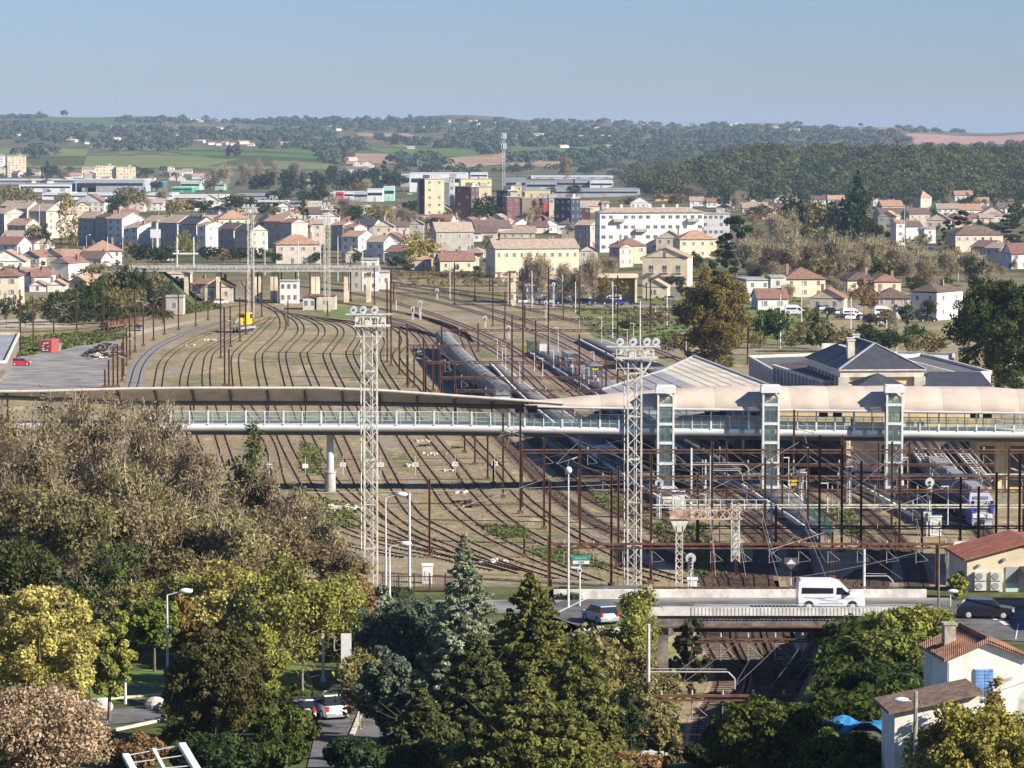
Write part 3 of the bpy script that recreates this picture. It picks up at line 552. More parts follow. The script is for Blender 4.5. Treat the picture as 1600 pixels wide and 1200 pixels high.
# ---------------------------------------------------------------- platforms
def platform(lft, rgt, label, h=.75):
    A = smooth([G(*p) for p in lft], 6); B = smooth([G(*p) for p in rgt], 6); n = 40
    A = [A[int(i*(len(A)-1)/n)] for i in range(n+1)]; B = [B[int(i*(len(B)-1)/n)] for i in range(n+1)]
    root = thing('platform', label, 'platform', (0, 0, 0), 0, 'station platforms')
    def strip(name, P, Q, z0, z1, m):
        V = []; q = []
        for i in range(n+1):
            V += [(P[i].x, P[i].y, z0), (P[i].x, P[i].y, z1), (Q[i].x, Q[i].y, z1), (Q[i].x, Q[i].y, z0)]
            if i:
                k = 4*i
                for j in range(3): q.append((k-4+j, k-3+j, k+1+j, k+j))
        q += [(0, 1, 2, 3), (4*n+3, 4*n+2, 4*n+1, 4*n)]
        me = grid_mesh(name, np.array(V), np.array(q)); me.materials.append(m); obj(name, me, root)
    strip('surface', A, B, 0, h, platm)
    def off(P, Q, t0, t1):
        r0 = []; r1 = []
        for a, b in zip(P, Q):
            d = (b-a).normalized(); r0.append(a+d*t0); r1.append(a+d*t1)
        return r0, r1
    a, b = off(A, B, -.06, .42); strip('edge', a, b, h-.3, h+.012, edge)
    if (B[n//2]-A[n//2]).length > 3: a, b = off(B, A, -.06, .3); strip('edge', a, b, h-.3, h+.012, edge)
    return root
platform([(764, 572), (810, 620), (885, 685), (962, 742), (1010, 775), (1045, 797)], [(779, 572), (838, 618), (925, 680), (1013, 740), (1062, 775), (1085, 795)], 'narrow nearest platform along the long grey train')
platform([(824, 553), (926, 618), (1030, 684), (1170, 774), (1278, 848)], [(862, 545), (960, 600), (1080, 672), (1236, 775), (1300, 842)], 'second platform ending beside the green fence')
platform([(902, 534), (960, 564), (1150, 663), (1337, 764), (1425, 814)], [(940, 534), (1000, 560), (1200, 655), (1400, 762), (1460, 812)], 'third platform in front of the station buildings')
# ---------------------------------------------------------------- footbridge
DB = 449.0
def zb(v, D=DB): return AT(800, v, D).z
def xb(u, D=DB): return (u-800)/F*D
fb = thing('footbridge', 'long white footbridge with glass rails and twisting beige canopy', 'footbridge', (0, 0, 0))
us = np.linspace(-60, 1680, 88)
def swp(name, prof, m, closed=False, sm=False):   # prof(u) -> list of (y, z)
    V = []; q = []; k = None
    for i, u in enumerate(US):
        P = prof(u); k = len(P)
        for y, z in P: V.append((xb(u), y, z))
        if i:
            for j in range(k-(0 if closed else 1)): a = (i-1)*k+j; b = (i-1)*k+(j+1) % k; q.append((a, b, b+k, a+k))
    me = grid_mesh(name, np.array(V), np.array(q)); me.materials.append(m)
    if sm: me.polygons.foreach_set('use_smooth', np.ones(len(q), bool))
    return obj(name, me, fb)
white_deck = mat('white_deck_steel', (.60, .60, .585), .5, .06, .3); canop = mat('beige_canopy_membrane', (.55, .46, .375), .75, .08, .35); ceil = mat('canopy_lining', (.66, .53, .38), .8, .12, .5)
def dt(u): return np.interp(u, [-60, 300, 700, 1000, 1300, 1680], [663, 663, 664, 669, 672, 675])
US = list(us)
swp('deck', lambda u: [(DB, zb(dt(u)+10.5)), (DB, zb(dt(u))), (DB+6.5, zb(dt(u))), (DB+6.5, zb(dt(u)+10.5))], white_deck, True)
swp('girder', lambda u: [(DB+.5, zb(dt(u)+17)), (DB+.15, zb(dt(u)+10.6)), (DB+6.3, zb(dt(u)+10.6)), (DB+6, zb(dt(u)+17))], mat('dark_girder', (.10, .095, .09), .7, .15, 1), True)
# left canopy: sheet that leans toward the viewer over the deck
US = list(np.linspace(-60, 880, 60))
def lc(u):
    zt = zb(np.interp(u, [-60, 60, 200, 300, 500, 600, 740, 880], [612, 611, 607, 606, 606, 610, 620, 630])); zbm = zb(np.interp(u, [-60, 0, 200, 500, 600, 740, 880], [617, 619, 628, 628.5, 629.5, 632, 635]), DB+4.6)
    out = []
    for i in range(9):
        t = i/8; out.append((DB+4.6-5.6*(1-math.cos(t*1.45))/(1-math.cos(1.45))*1.0, zbm+(zt-zbm)*math.sin(t*1.45)/math.sin(1.45)))
    return out+[(y+.12, z+.18) for y, z in out[::-1]]
swp('canopy', lc, ceil, True)
def fascia(u):
    a = lc(u)[8]; return [(a[0]-.12, a[1]-.14), (a[0]-.12, a[1]+.22), (a[0]+.1, a[1]+.22), (a[0]+.1, a[1]-.14)]
swp('canopy_edge', fascia, mat('pale_edge_trim', (.60, .54, .46), .6, .1, 1), True)
swp('gutter', lambda u: [(lc(u)[0][0]-.2, lc(u)[0][1]-.42), (lc(u)[0][0]-.2, lc(u)[0][1]-.02), (lc(u)[0][0]+.3, lc(u)[0][1]+.02), (lc(u)[0][0]+.3, lc(u)[0][1]-.42)], mat('grey_gutter', (.16, .155, .16), .6, .1, 1), True)
for u in range(1, 880, 59):                # ribs
    P = lc(u); mb = MB()
    for a, b in zip(P[:8], P[1:9]): mb.beam((xb(u), a[0]-.12, a[1]-.1), (xb(u)+.02, b[0]-.12, b[1]-.1), .26, .34)
    mb.beam((xb(u), DB+4.9, zb(dt(u))), (xb(u)+.01, DB+4.7, P[0][1]), .18, .3); mb.build('rib', mat('canopy_rib', (.13, .10, .085), .7, .1, 1), fb)
# right canopy: vaulted membrane panels
zt_r = lambda u: zb(np.interp(u, [820, 880, 960, 1060, 1140, 1400, 1560, 1680], [629, 624, 617, 610, 606.5, 606.5, 609, 615]))
ze_r = lambda u: zb(np.interp(u, [820, 880, 1040, 1300, 1600, 1680], [631.5, 634, 636.5, 639, 643, 645]))
def rc(u):
    zt, ze = zt_r(u), ze_r(u); w_ = np.interp(u, [820, 1100], [2.0, 4.2]); out = []
    for i in range(11):
        t = i/10*2.3; out.append((DB-1.0+w_*(1-math.cos(t)), ze+(zt-ze)*math.sin(min(t, math.pi/2)) if t < math.pi/2 else zt-(zt-ze)*.35*(1-math.sin(t))))
    return out+[(y+.05, z-.16) for y, z in out[::-1]]
uu = [820]+list(np.arange(880, 1700, 59.5)); cans = []
for a, b in zip(uu[:-1], uu[1:]):
    US = list(np.linspace(a, b-.25, 7)); bulge = lambda u, a=a, b=b: .10*math.sin(math.pi*(u-a)/(b-a))
    swp('canopy_panel', lambda u: [(y-bulge(u), z+bulge(u)*.6) for y, z in rc(u)], canop, True, True)
US = list(np.linspace(840, 1680, 30))
swp('canopy_edge', lambda u: [(DB-1.1, ze_r(u)-.28), (DB-1.12, ze_r(u)-.01), (DB-.85, ze_r(u)-.01), (DB-.85, ze_r(u)-.28)], white_deck, True)
# glass rail with posts
gl = seethrough('rail_glass', (.35, .46, .44), .22)
for seg, (a, b) in enumerate([(265, 820), (820, 1027), (1053, 1190), (1218, 1383), (1410, 1680)]):
    top = (lambda u: zb(dt(u)-20.5)) if seg == 0 else (lambda u: ze_r(u)-.35)
    mb = MB(); mr = MB()
    st = np.arange(a, b, 29.5)
    for i, u in enumerate(st):
        u2 = min(u+29.5, b); z0 = zb(dt(u)); z1 = zb(dt(u2)); h = (zb(dt(u)-20.5)-z0)
        mb.add([(xb(u), DB-.05, z0+.1), (xb(u2)-.1, DB-.05, z1+.1), (xb(u2)-.1, DB-.05, z1+h), (xb(u), DB-.05, z0+h)], [(0, 1, 2, 3)])
        th = top(u)-z0 if i % 2 == 0 and seg else h+(.12 if i % 2 == 0 else 0)
        mr.box((xb(u), DB-.02, z0+th/2), (.22 if i % 2 == 0 else .13, .14, th))
        if seg == 0 or 1: mr.box((xb(u)+(.55 if seg == 0 else 1.2), DB+.0, z0+h/2), (.07, .06, h))
        for f in (.33, .62): mr.beam((xb(u), DB+.1, z0+h*f), (xb(u2), DB+.1, z1+h*f), .05, .06)
        mr.beam((xb(u), DB+.05, z0+h), (xb(u2), DB+.05, z1+h), .06, .07)
    mb.build('glass_panel', gl, fb); mr.build('railing', white, fb)
# far side wall of the right half: glazed screen with cream boards
mb = MB(); m2 = MB()
for u in np.arange(900, 1690, 29.5):
    z0 = zb(dt(u)); mb.beam((xb(u), DB+6.4, z0), (xb(u), DB+6.4, ze_r(u)+.3), .12, .12)
for f in (.4, .8, 1.2, 1.7): mb.beam((xb(900), DB+6.3, zb(dt(900))+f), (xb(1680), DB+6.3, zb(dt(1680))+f), .05, .05)
mb.build('screen_frame', galv, fb)
for u in (812, 832, 1110, 1130, 1290, 1312, 1528, 1548): m2.box((xb(u), DB+1.8, zb(dt(u)-22)), (1.15, .12, .62))
m2.build('information_screen', darkst, fb)
mb = MB()
mb.tube((xb(513), DB+2.5, 2.4), (xb(513), DB+2.5, zb(680)), .5, .42, 14); mb.build('pier_column', mat('pier_steel', (.60, .60, .60), .5, .1, 1), fb)
mb = MB(); mb.tube((xb(513), DB+2.5, -.3), (xb(513), DB+2.5, 2.5), .74, .70, 16); mb.tube((xb(513), DB+2.5, 2.42), (xb(513), DB+2.5, 2.6), .8, .8, 16); mb.build('pier_base', conc, fb)
mb = MB()
for u in (60,): mb.tube((xb(u), DB+3, -.3), (xb(u), DB+3, zb(680)), .45, .4, 12)
mb.build('pier_column', white_deck, fb)
# lift towers
liftg = seethrough('lift_glass', (.16, .22, .21), .35)
def lift():
    r = thing('lift_tower', 'lift', 'lift tower'); Wd, Dp, H = 2.15, 2.0, 12.75; m = MB()
    for x in (-1, 1):
        for y in (0, 1): m.box((x*(Wd/2-.11), y*(Dp-.2)+.1, H/2-.2), (.24, .2, H-.4))
    for z in (.25, 3.3, 5.9, 8.3, 10.7):
        m.box((0, .09, z), (Wd-.5, .16, .34)); m.box((0, Dp-.1, z), (Wd-.5, .16, .34))
    m.build('frame', white, r)
    m = MB(); m.box((0, Dp/2, H-.1), (Wd+.35, Dp+.4, .85)); m.box((0, Dp/2, H+.37), (Wd+.1, Dp+.2, .1)); m.build('cap', white, r)
    m = MB(); m.box((0, .12, H/2-.5), (Wd-.5, .03, H-1.2)); m.box((-Wd/2+.12, Dp/2, H/2-.5), (.03, Dp-.4, H-1.2)); m.box((Wd/2-.12, Dp/2, H/2-.5), (.03, Dp-.4, H-1.2)); m.build('glass_shaft', liftg, r)
    m = MB()
    for i, z in enumerate((.5, 3.5, 6.1, 8.5)):
        m.beam((-.8, Dp-.35, z), (.8, Dp-.35, z+2.1), .06, .06); m.beam((.8, Dp-.3, z), (-.8, Dp-.3, z+2.1), .06, .06)
    m.box((0, Dp-.5, H/2), (.12, .12, H-2)); m.build('guide_bracing', galv, r)
    return r
l0 = lift(); l0.location = (xb(1040), DB-2.2, .7); l0['label'] = 'white framed glass lift tower on the nearest platform, beside the lattice tower'; l0['group'] = 'lift towers of the footbridge'
dup(l0, (xb(1204), DB-2.2, .75), label='white framed glass lift tower at the middle platform'); dup(l0, (xb(1397), DB-2.2, .75), label='white framed glass lift tower in front of the cream station wall')
land(1040, 700, 'the first lift tower'); land(1204, 700, 'the middle lift tower'); land(1397, 700, 'the lift tower by the cream station')
# ---------------------------------------------------------------- lattice floodlight towers
def pylon(H, W=1.25, seg=1.4, rot=0, nl=3, P=1.45, lr=.42):
    r = thing('floodlight_tower', 'tower', 'floodlight tower'); m = MB(); h = W/2; n = int(H/seg); c = [(-h, -h), (h, -h), (h, h), (-h, h)]; t = .075
    for x, y in c: m.beam((x, y, -.3), (x, y, H), .13, .13)
    for k in range(n):
        z0, z1 = k*H/n, (k+1)*H/n
        for i in range(4):
            a, b = c[i], c[(i+1) % 4]
            if (k+i) % 2: a, b = b, a
            m.beam((*a, z0), (*b, z1), t, t)
            if k % 3 == 0: m.beam((*c[i], z0), (*c[(i+1) % 4], z0), t*1.2, t*1.2)
    m.build('lattice_mast', cream_steel, r)
    m = MB(); m.tube((-h-.35, 0, 0), (-h-.35, 0, H), .05, n=4); m.tube((-h-.35, .4, 0), (-h-.35, .4, H), .05, n=4)
    for k in range(int(H/.45)): m.beam((-h-.35, 0, k*.45), (-h-.35, .4, k*.45), .05, .05)
    m.tube((0, .2, 0), (0, .2, H), .07, n=5); m.tube((.18, .1, 0), (.18, .1, H), .04, n=4); m.build('ladder', galv, r)
    m = MB()
    for s in (-1, 1): m.beam((s*h, -h, H-1.7), (s*P, -h, H), .09, .09); m.beam((s*h, h, H-1.7), (s*P, h, H), .09, .09)
    m.beam((-P, -h, H-.9), (P, -h, H-.9), .08, .08)
    for y in (-h-.3, h+.3): m.beam((-P-.2, y, H+.1), (P+.5, y, H+.1), .12, .16)
    m.box((0, 0, H+.18), (2*P, 2*h+.6, .08))
    for x in (-P, -P/2, 0, P/2, P):
        for y in (-h-.3, h+.3): m.tube((x, y, H+.1), (x, y, H+.95), .04, n=4)
    for z in (.5, .95):
        for y in (-h-.3, h+.3): m.beam((-P, y, H+z), (P, y, H+z), .06, .06)
    m.box((-.2, 0, H+.4), (.7, .5, .5)); m.build('platform', cream_steel, r)
    m = MB(); m.beam((-P-1, -.3, H+1.25), (P+.7, -.3, H+1.25), .14, .14); m.beam((-P-1, .3, H+1.25), (P+.7, .3, H+1.25), .09, .09)
    for x in (-1.0, -.3, .5, 1.1): m.beam((x, 0, H+.2), (x, 0, H+1.25), .07, .07)
    m.build('crossbar', galv, r)
    xs = [-1.67, -.72, .42] if nl == 3 else [-1.5, -.2, 1.2, 2.1]
    for x in xs:
        m = MB(); a = Vector((.05, -1, -.35)).normalized(); c0 = Vector((x, -.2, H+1.3+lr)); prev = None; q_ = lr/.77
        for k, (s, rr) in enumerate([(s*q_, rr*q_) for s, rr in ((.5, .12), (.42, .42), (.2, .62), (-.1, .74), (-.25, .77))]):
            if prev: m.tube(c0-a*prev[0], c0-a*s, prev[1], rr, 16, cap=False)
            prev = (s, rr)
        m.tube(c0+a*.22*q_, c0+a*.27*q_, .72*q_, .66*q_, 16, 1); m.tube(c0+a*.28*q_, c0+a*.33*q_, .2*q_, .16*q_, 10, 2); m.beam(c0+Vector((-lr, 0, 0)), (x-.1, 0, H+1.2), .04, .04); m.beam(c0+Vector((lr, 0, 0)), (x+.1, 0, H+1.2), .04, .04)
        m.build('floodlight', [white, mat('lamp_reflector', (.78, .80, .84), .25, .05, 1, spec=.8), darkst], r, smooth=False)
    for x, y in ((-1.7, .2), (.9, .3)):
        m = MB(); m.tube((x, y, H+1.1), (x+.35, y-.5, H+.7), .06, .26, 12); m.build('floodlight', galv, r)
    return r
p0 = pylon(26.4); p0.location = G(580, 925); tag(p0, 'tall cream lattice floodlight tower with three round lamps, nearest the photographer', 'floodlight tower', None, 'lattice floodlight towers')
p1 = pylon(23.0, nl=4, W=1.35, P=1.85, lr=.45); p1.location = G(991, 918); tag(p1, 'cream lattice floodlight tower with four lamps in front of the beige canopy', 'floodlight tower', None, 'lattice floodlight towers')
for u, v, l in [(393, 496, 'distant lattice floodlight tower rising over the road viaduct, left of its neighbour'), (512, 487, 'distant lattice floodlight tower rising above the small red roofed hut'), (808, 470, '')]:
    if l: o = dup(p0, G(u, v), label=l); o.scale = (1, 1, 1.0)
land(580, 700, 'the nearest floodlight tower'); land(991, 750, 'the four-lamp floodlight tower'); land(393, 420, 'the distant viaduct tower'); land(512, 420, 'the tower above the red roofed hut')
# ---------------------------------------------------------------- brown catenary masts
def mast_mesh():
    m = MB(); m.box((0, 0, 0), (.30, .05, 1)); m.box((-.15, 0, 0), (.05, .24, 1)); m.box((.15, 0, 0), (.05, .24, 1)); return m.mesh('mast', rust)
def catmast(H, arm=0):
    r = thing('catenary_mast', 'mast', 'catenary mast'); m = MB()
    m.box((-.10, 0, H/2), (.05, .2, H)); m.box((.10, 0, H/2), (.05, .2, H)); m.box((0, 0, H/2), (.16, .04, H)); m.box((0, 0, .15), (.7, .7, .5)); m.build('post', rust, r)
    if arm:
        m = MB(); m.tube((0, 0, H-2.2), (arm*2.6, 0, H-3.0), .05, n=5); m.tube((0, 0, H-.5), (arm*2.6, 0, H-3.0), .04, n=5); m.tube((arm*1.2, 0, H-2.6), (arm*1.6, 0, H-4.2), .03, n=4); m.build('bracket', mat('dull_grey_steel', (.26, .25, .24), .7, .2, 2), r)
        m = MB(); m.tube((arm*.3, 0, H-2.3), (arm*.9, 0, H-2.5), .1, .1, 7); m.build('insulator', mat('brown_insulator', (.5, .42, .33), .3, .1, 2), r)
    return r
BASE = {}
MS = [(32, 545, 452), (52, 534, 465), (84, 525, 465), (120, 520, 455), (162, 507, 457), (211, 551, 452), (240, 532, 478), (224, 541, 475), (257, 523, 447), (255, 505, 450), (279, 516, 460), (306, 510, 445), (325, 500, 465), (345, 560, 440), (351, 603, 480), (358, 604, 545), (375, 534, 465), (384, 523, 445), (394, 516, 420), (360, 542, 478), (164, 606, 577), (170, 606, 562), (177, 606, 550), (184, 605, 538), (191, 596, 535), (193, 588, 525), (198, 572, 512), (203, 562, 492), (409, 495, 443), (450, 510, 470), (484, 460, 400), (512, 495, 470), (548, 470, 405), (585, 476, 418), (605, 567, 440), (611, 572, 420), (624, 586, 516), (636, 602, 505), (647, 606, 540), (662, 620, 527), (677, 612, 538), (687, 612, 545), (711, 618, 562), (690, 597, 560), (730, 620, 596), (744, 625, 580), (747, 550, 505), (789, 500, 455), (710, 476, 410), (642, 434, 402), (726, 708, 675), (742, 726, 672), (762, 750, 676), (786, 778, 645), (813, 803, 642), (850, 827, 684), (859, 938, 752), (906, 856, 681), (955, 917, 733), (966, 885, 728), (1017, 912, 708), (819, 871, 841), (671, 872, 748), (771, 758, 720), (817, 602, 420), (857, 560, 418), (905, 610, 522), (947, 612, 545), (905, 520, 430), (965, 520, 430), (1016, 520, 440), (1105, 560, 500), (1168, 570, 500), (788, 532, 495), (837, 575, 500), (1280, 868, 680), (1315, 862, 680), (1320, 790, 688), (1350, 900, 858), (1393, 830, 690), (1463, 945, 850), (1420, 800, 690), (1486, 740, 690), (1556, 870, 738), (1592, 905, 708), (1135, 800, 690), (1240, 780, 640), (1163, 760, 700), (1112, 900, 690), (961, 1085, 1005), (1150, 905, 800), (1195, 850, 715), (1212, 885, 790), (1262, 845, 700), (1300, 905, 830), (1345, 868, 720), (1378, 905, 850), (1405, 860, 730), (1440, 905, 800), (1500, 880, 745), (1528, 900, 760), (1090, 850, 740), (1222, 812, 700), (1372, 800, 692), (1575, 840, 700), (536, 440, 395), (440, 470, 425), (462, 470, 420), (742, 470, 420), (765, 455, 415), (797, 478, 425), (880, 500, 440), (925, 478, 420), (770, 510, 430), (830, 480, 430)]
protos = {}
for i, (u, v, t) in enumerate(MS):
    p = G(u, v); H = AT(u, t, p.y).z; key = (round(H), (i % 3)-1 if v < 860 and H > 7 else 0)
    if key not in protos: protos[key] = catmast(key[0], key[1]); o = protos[key]; o.location = p
    else: o = dup(protos[key], p)
    o.scale = (1.25 if p.y > 600 else 1, 1.25 if p.y > 600 else 1, H/key[0]); o['group'] = 'brown catenary masts'; auto(o, 'rusty brown catenary mast')
    BASE[(u, v)] = p
# pale steel poles
def pole(u, v, t, r=.13, m=None, name='steel_pole', lab='slim pale steel pole', grp='pale poles'):
    p = hit(u, v); H = AT(u, t, p.y).z-p.z; mb = MB(); mb.tube((0, 0, -.2), (0, 0, H), r, r*.7, 8); o = mb.build(name, m or galv, None, p); tag(o, lab, 'pole', grp); auto(o, lab); return o
for u, v, t in [(831, 481, 423), (879, 476, 430), (899, 490, 440), (957, 535, 440), (1000, 545, 470), (1042, 510, 450), (1024, 500, 480), (466, 440, 375), (414, 430, 370), (501, 435, 372), (528, 440, 370), (655, 495, 470), (619, 484, 470), (703, 468, 410), (62, 395, 320), (192, 415, 372), (168, 415, 370), (1219, 544, 460), (1252, 518, 465), (1329, 540, 465), (1385, 550, 500), (1401, 550, 500), (1413, 390, 320), (1497, 440, 398), (52, 300, 300), (640, 920, 770), (1205, 860, 716), (1102, 800, 718), (1013, 1180, 976)]:
    if t < v: pole(u, v, t, .16 if v < 600 else .14)
dgal = mat('dull_grey_steel', (.26, .25, .24), .7, .2, 2); mb = MB(); mb.tube((0, 0, 0), (0, 0, -1.5), .05, n=5); mb.tube((0, 0, -1.4), (1.2, -.1, -1.25), .03, n=4); mb.tube((0, 0, -.2), (1.2, -.1, -1.2), .025, n=4); HM = mb.mesh('bracket', dgal); mb = MB(); mb.tube((0, 0, .4), (0, 0, .75), .11, .09, 7); IM = mb.mesh('insulator', MATS['brown_insulator'])
# ---------------------------------------------------------------- portals
def portal(u0, u1, v, D, z=None, col_=None, label='', th=.36, posts=True, hang=6):
    a, b = AT(u0, v, D), AT(u1, v, D); r = thing('catenary_portal', label, 'gantry', (0, 0, 0), 0, 'catenary portals'); zt = a.z
    m = MB(); m.beam(a, b, th, th*.5); m.beam(a-Vector((0, 0, th)), b-Vector((0, 0, th)), th, th*.3)
    n = max(2, int((b-a).length/1.3))
    for i in range(n):
        p = a.lerp(b, i/n); q = a.lerp(b, (i+1)/n); s = Vector((0, 0, th))
        m.beam(p-(s if i % 2 else s*0), q-(s*0 if i % 2 else s), .08, .08)
    m.build('beam', col_ or rust, r)
    if posts:
        for k, p in enumerate((a, b)):
            m = MB(); h = zt+.8-terr1(p.x, D); m.box((p.x-.14, D, zt+.8-h/2), (.06, .3, h)); m.box((p.x+.14, D, zt+.8-h/2), (.06, .3, h)); m.box((p.x, D, zt+.8-h/2), (.22, .05, h)); m.build('post', col_ or rust, r)
    if hang:
        for i in range(hang):
            p = a.lerp(b, (i+.5)/hang)-Vector((0, 0, th)); obj('bracket', HM, r, p); obj('insulator', IM, r, p)
    return r
portal(815, 1640, 703, 432, label='long rusty portal beam below the footbridge deck', hang=12)
portal(905, 1640, 744, 418, label='long rusty portal beam halfway down the lift towers', hang=10)
portal(858, 1500, 850, 350, label='rusty portal beam with insulators behind the white van', th=.42, hang=14)
portal(860, 1640, 918, 338, label='low rusty beam just behind the road bridge parapet', th=.3, hang=0)
portal(1020, 1600, 789, 400, col_=cream_steel, label='pale cream portal beam above the signal gantry', th=.3, posts=False, hang=5)
portal(1335, 1600, 741, 425, col_=cream_steel, label='short pale beam right of the middle lift tower', th=.24, posts=False, hang=2)
portal(1060, 1500, 1000, 296.5+8, label='rusty beam in the shade right behind the road bridge underside', th=.3, posts=False, hang=6) if 0 else None
portal(1000, 1600, 765, 405, label='rusty portal beam just above the pale cream beam', hang=9, th=.3)
portal(1090, 1640, 822, 372, label='rusty portal beam crossing the front of the regional train', hang=8, th=.28)
portal(1062, 1560, 725, 424, label='thin rusty beam crossing the middle of the lift towers', hang=7, th=.24, posts=False)
portal(961, 1345, 1087, 262, label='rusty portal beam across the cutting below the bridge', th=.34, hang=8)
portal(1062, 1360, 999, 281.5, label='rusty beam hanging just under the road bridge', th=.22, posts=False, hang=7)
for k, (u0, u1, v, D) in enumerate([(637, 800, 539, 640), (665, 965, 565, 610), (690, 1000, 589, 590), (712, 1180, 609, 560), (690, 965, 515, 700), (800, 1170, 498, 780), (610, 960, 457, 920), (615, 1010, 446, 980), (610, 950, 434, 1050), (820, 1060, 482, 850), (612, 812, 426, 1100)]):
    portal(u0, u1, v, D, label='rusty portal beam over the platform tracks' if 0 else '', th=.34, hang=5); auto(bpy.data.objects[[o.name for o in col.objects if o.name.startswith('catenary_portal')][-1]], 'rusty portal beam over the platform tracks')
# ---------------------------------------------------------------- overhead wires
def wire(pts, label, r=.032, m=None, sag=.0):
    mb = MB()
    for a, b in zip(pts[:-1], pts[1:]):
        a = Vector(a); b = Vector(b); n = 6; prev = a
        for i in range(1, n+1):
            t = i/n; p = a.lerp(b, t)-Vector((0, 0, sag*4*t*(1-t))); mb.tube(prev, p, r, n=3, cap=False); prev = p
    o = mb.build('overhead_wire', m or mat('copper_wire', (.34, .32, .29), .5, .1, 1)); o['category'] = 'wire'; o['group'] = 'overhead line wires'; auto_w.append((o, pts, label)); o['label'] = label; return o
auto_w = []
for k, ti in enumerate([12, 13, 14, 15, 16, 17, 18, 19]):
    W = [G(u, v) for u, v in TR[ti][0]]; W = [p for p in W if 300 < p.y < 900]; nm = TR[ti][1]
    P = [(p.x, p.y, 5.9) for p in W]; Q = [(p.x, p.y, 7.2) for p in W]
    wire(P, 'contact wire strung above the '+nm, .022); wire(Q, 'sagging catenary wire above the '+nm, .022, sag=.5)
for k, (a, b, l) in enumerate([((1135, 700, 425), (1410, 905, 330), 'thin slanting wire from the hanging brackets to the signal masts'), ((815, 650, 448), (1190, 800, 400), 'thin slanting wire crossing under the footbridge deck'), ((1000, 690, 440), (1380, 860, 350), 'thin slanting wire passing behind the lattice tower'), ((1420, 690, 430), (1200, 870, 350), 'slanting wire crossing in front of the right lift tower'), ((1463, 855, 335), (1220, 905, 330), 'thin wire reaching left from the brown mast by the small building'), ((1463, 862, 335), (1300, 880, 345), 'short wire beside the mast by the small building'), ((700, 745, 450), (1000, 680, 440), 'green tinted wire rising to the right over the sidings'), ((400, 770, 430), (1000, 755, 440), 'long low wire over the siding shadow'), ((1240, 700, 440), (1500, 830, 380), 'slanting wire above the third platform'), ((1320, 690, 430), (1520, 800, 400), 'slanting wire above the regional train'), ((1200, 860, 340), (1480, 760, 420), 'long wire rising to the right across the regional train')]):
    wire([AT(a[0], a[1], a[2]), AT(b[0], b[1], b[2])], l, .025, sag=.3)
rg = random.Random(9); WL = []
for k in range(26):
    u0 = rg.uniform(830, 1420); v0 = rg.uniform(690, 830); du = rg.uniform(90, 260)*rg.choice((1, 1, 1, -1)); v1 = v0+rg.uniform(25, 95); D0 = rg.uniform(400, 440); o = wire([AT(u0, v0, D0), AT(u0+du, v1, D0-rg.uniform(25, 60))], 'x', .026, sag=.25); o['label'] = 'thin slanting overhead wire in the tangle below the footbridge'; o['group'] = 'tangle of wires below the footbridge'
for k in range(10):
    u0 = rg.uniform(650, 1000); v0 = rg.uniform(505, 590); D0 = G(u0, v0+40).y; o = wire([AT(u0, v0, D0), AT(u0+rg.uniform(60, 200), v0+rg.uniform(20, 60), D0-60)], 'x', .03, sag=.3); o['label'] = 'thin overhead wire above the long train and platforms'; o['group'] = 'wires above the platforms'
for k in range(9):
    u0 = 1085+k*34; o = wire([AT(u0, 1003, 282), AT(u0-rg.uniform(10, 120), 1088, 262)], 'x', .02, dgal, .1); o['label'] = 'thin wire slanting between the two beams over the cutting'; o['group'] = 'wires over the cutting'
# ---------------------------------------------------------------- signal gantry and signals
def lattice_leg(m, x, y, z0, z1, w, d, t=.09, seg=.8, mi=0):
    c = [(x-w/2, y-d/2), (x+w/2, y-d/2), (x+w/2, y+d/2), (x-w/2, y+d/2)]
    for a in c: m.beam((*a, z0), (*a, z1), t, t, mi)
    n = max(1, int(abs(z1-z0)/seg))
    for k in range(n):
        a0 = z0+(z1-z0)*k/n; a1 = z0+(z1-z0)*(k+1)/n
        for i in (0, 1, 2, 3):
            m.beam((*c[i], a0), (*c[(i+1) % 4], a1), t*.7, t*.7, mi); m.beam((*c[(i+1) % 4], a0), (*c[i], a1), t*.7, t*.7, mi)
sgD = 345.; gp = AT(1061, 930, sgD); g = thing('signal_gantry', 'white lattice signal gantry with rust stained beam and hanging caged signal', 'signal gantry', (gp.x, sgD, 0))
s_ = sgD/F; ztop = AT(1061, 812, sgD).z; m = MB(); lattice_leg(m, 0, 0, -.3, ztop-.6, .62, .6, .1, .7); m.add([(-.9, -.35, ztop), (.95, -.35, ztop), (.36, -.35, ztop-1.2), (-.36, -.35, ztop-1.2), (-.9, .35, ztop), (.95, .35, ztop), (.36, .35, ztop-1.2), (-.36, .35, ztop-1.2)], [(0, 3, 2, 1), (4, 5, 6, 7), (0, 1, 5, 4), (0, 4, 7, 3), (1, 2, 6, 5), (2, 3, 7, 6)]); m.build('leg', cream_steel, g)
rstain = mat('rust_stained_white', (.60, .52, .44), .7, .3, 1.2, c2=(.36, .15, .08)); m = MB(); Lb = 99*s_
for y in (-.4, .4):
    m.beam((-.7, y, ztop+.1), (Lb, y, ztop+.1), .1, .12); m.beam((-.7, y, ztop+.95), (Lb, y, ztop+.95), .1, .12)
    for i in range(9): x = -.6+i*(Lb+.6)/9; m.beam((x, y, ztop+.1), (x+.65, y, ztop+.95), .09, .09); m.beam((x+.65, y, ztop+.1), (x, y, ztop+.95), .09, .09)
m.box((-.1, -.47, ztop+.5), (1.7, .05, .8)); m.build('beam', rstain, g)
m = MB(); lattice_leg(m, 88*s_, 0, AT(1145, 877, sgD).z, ztop+1.6, .75, .8, .1, .75); m.build('signal_cage', cream_steel, g)
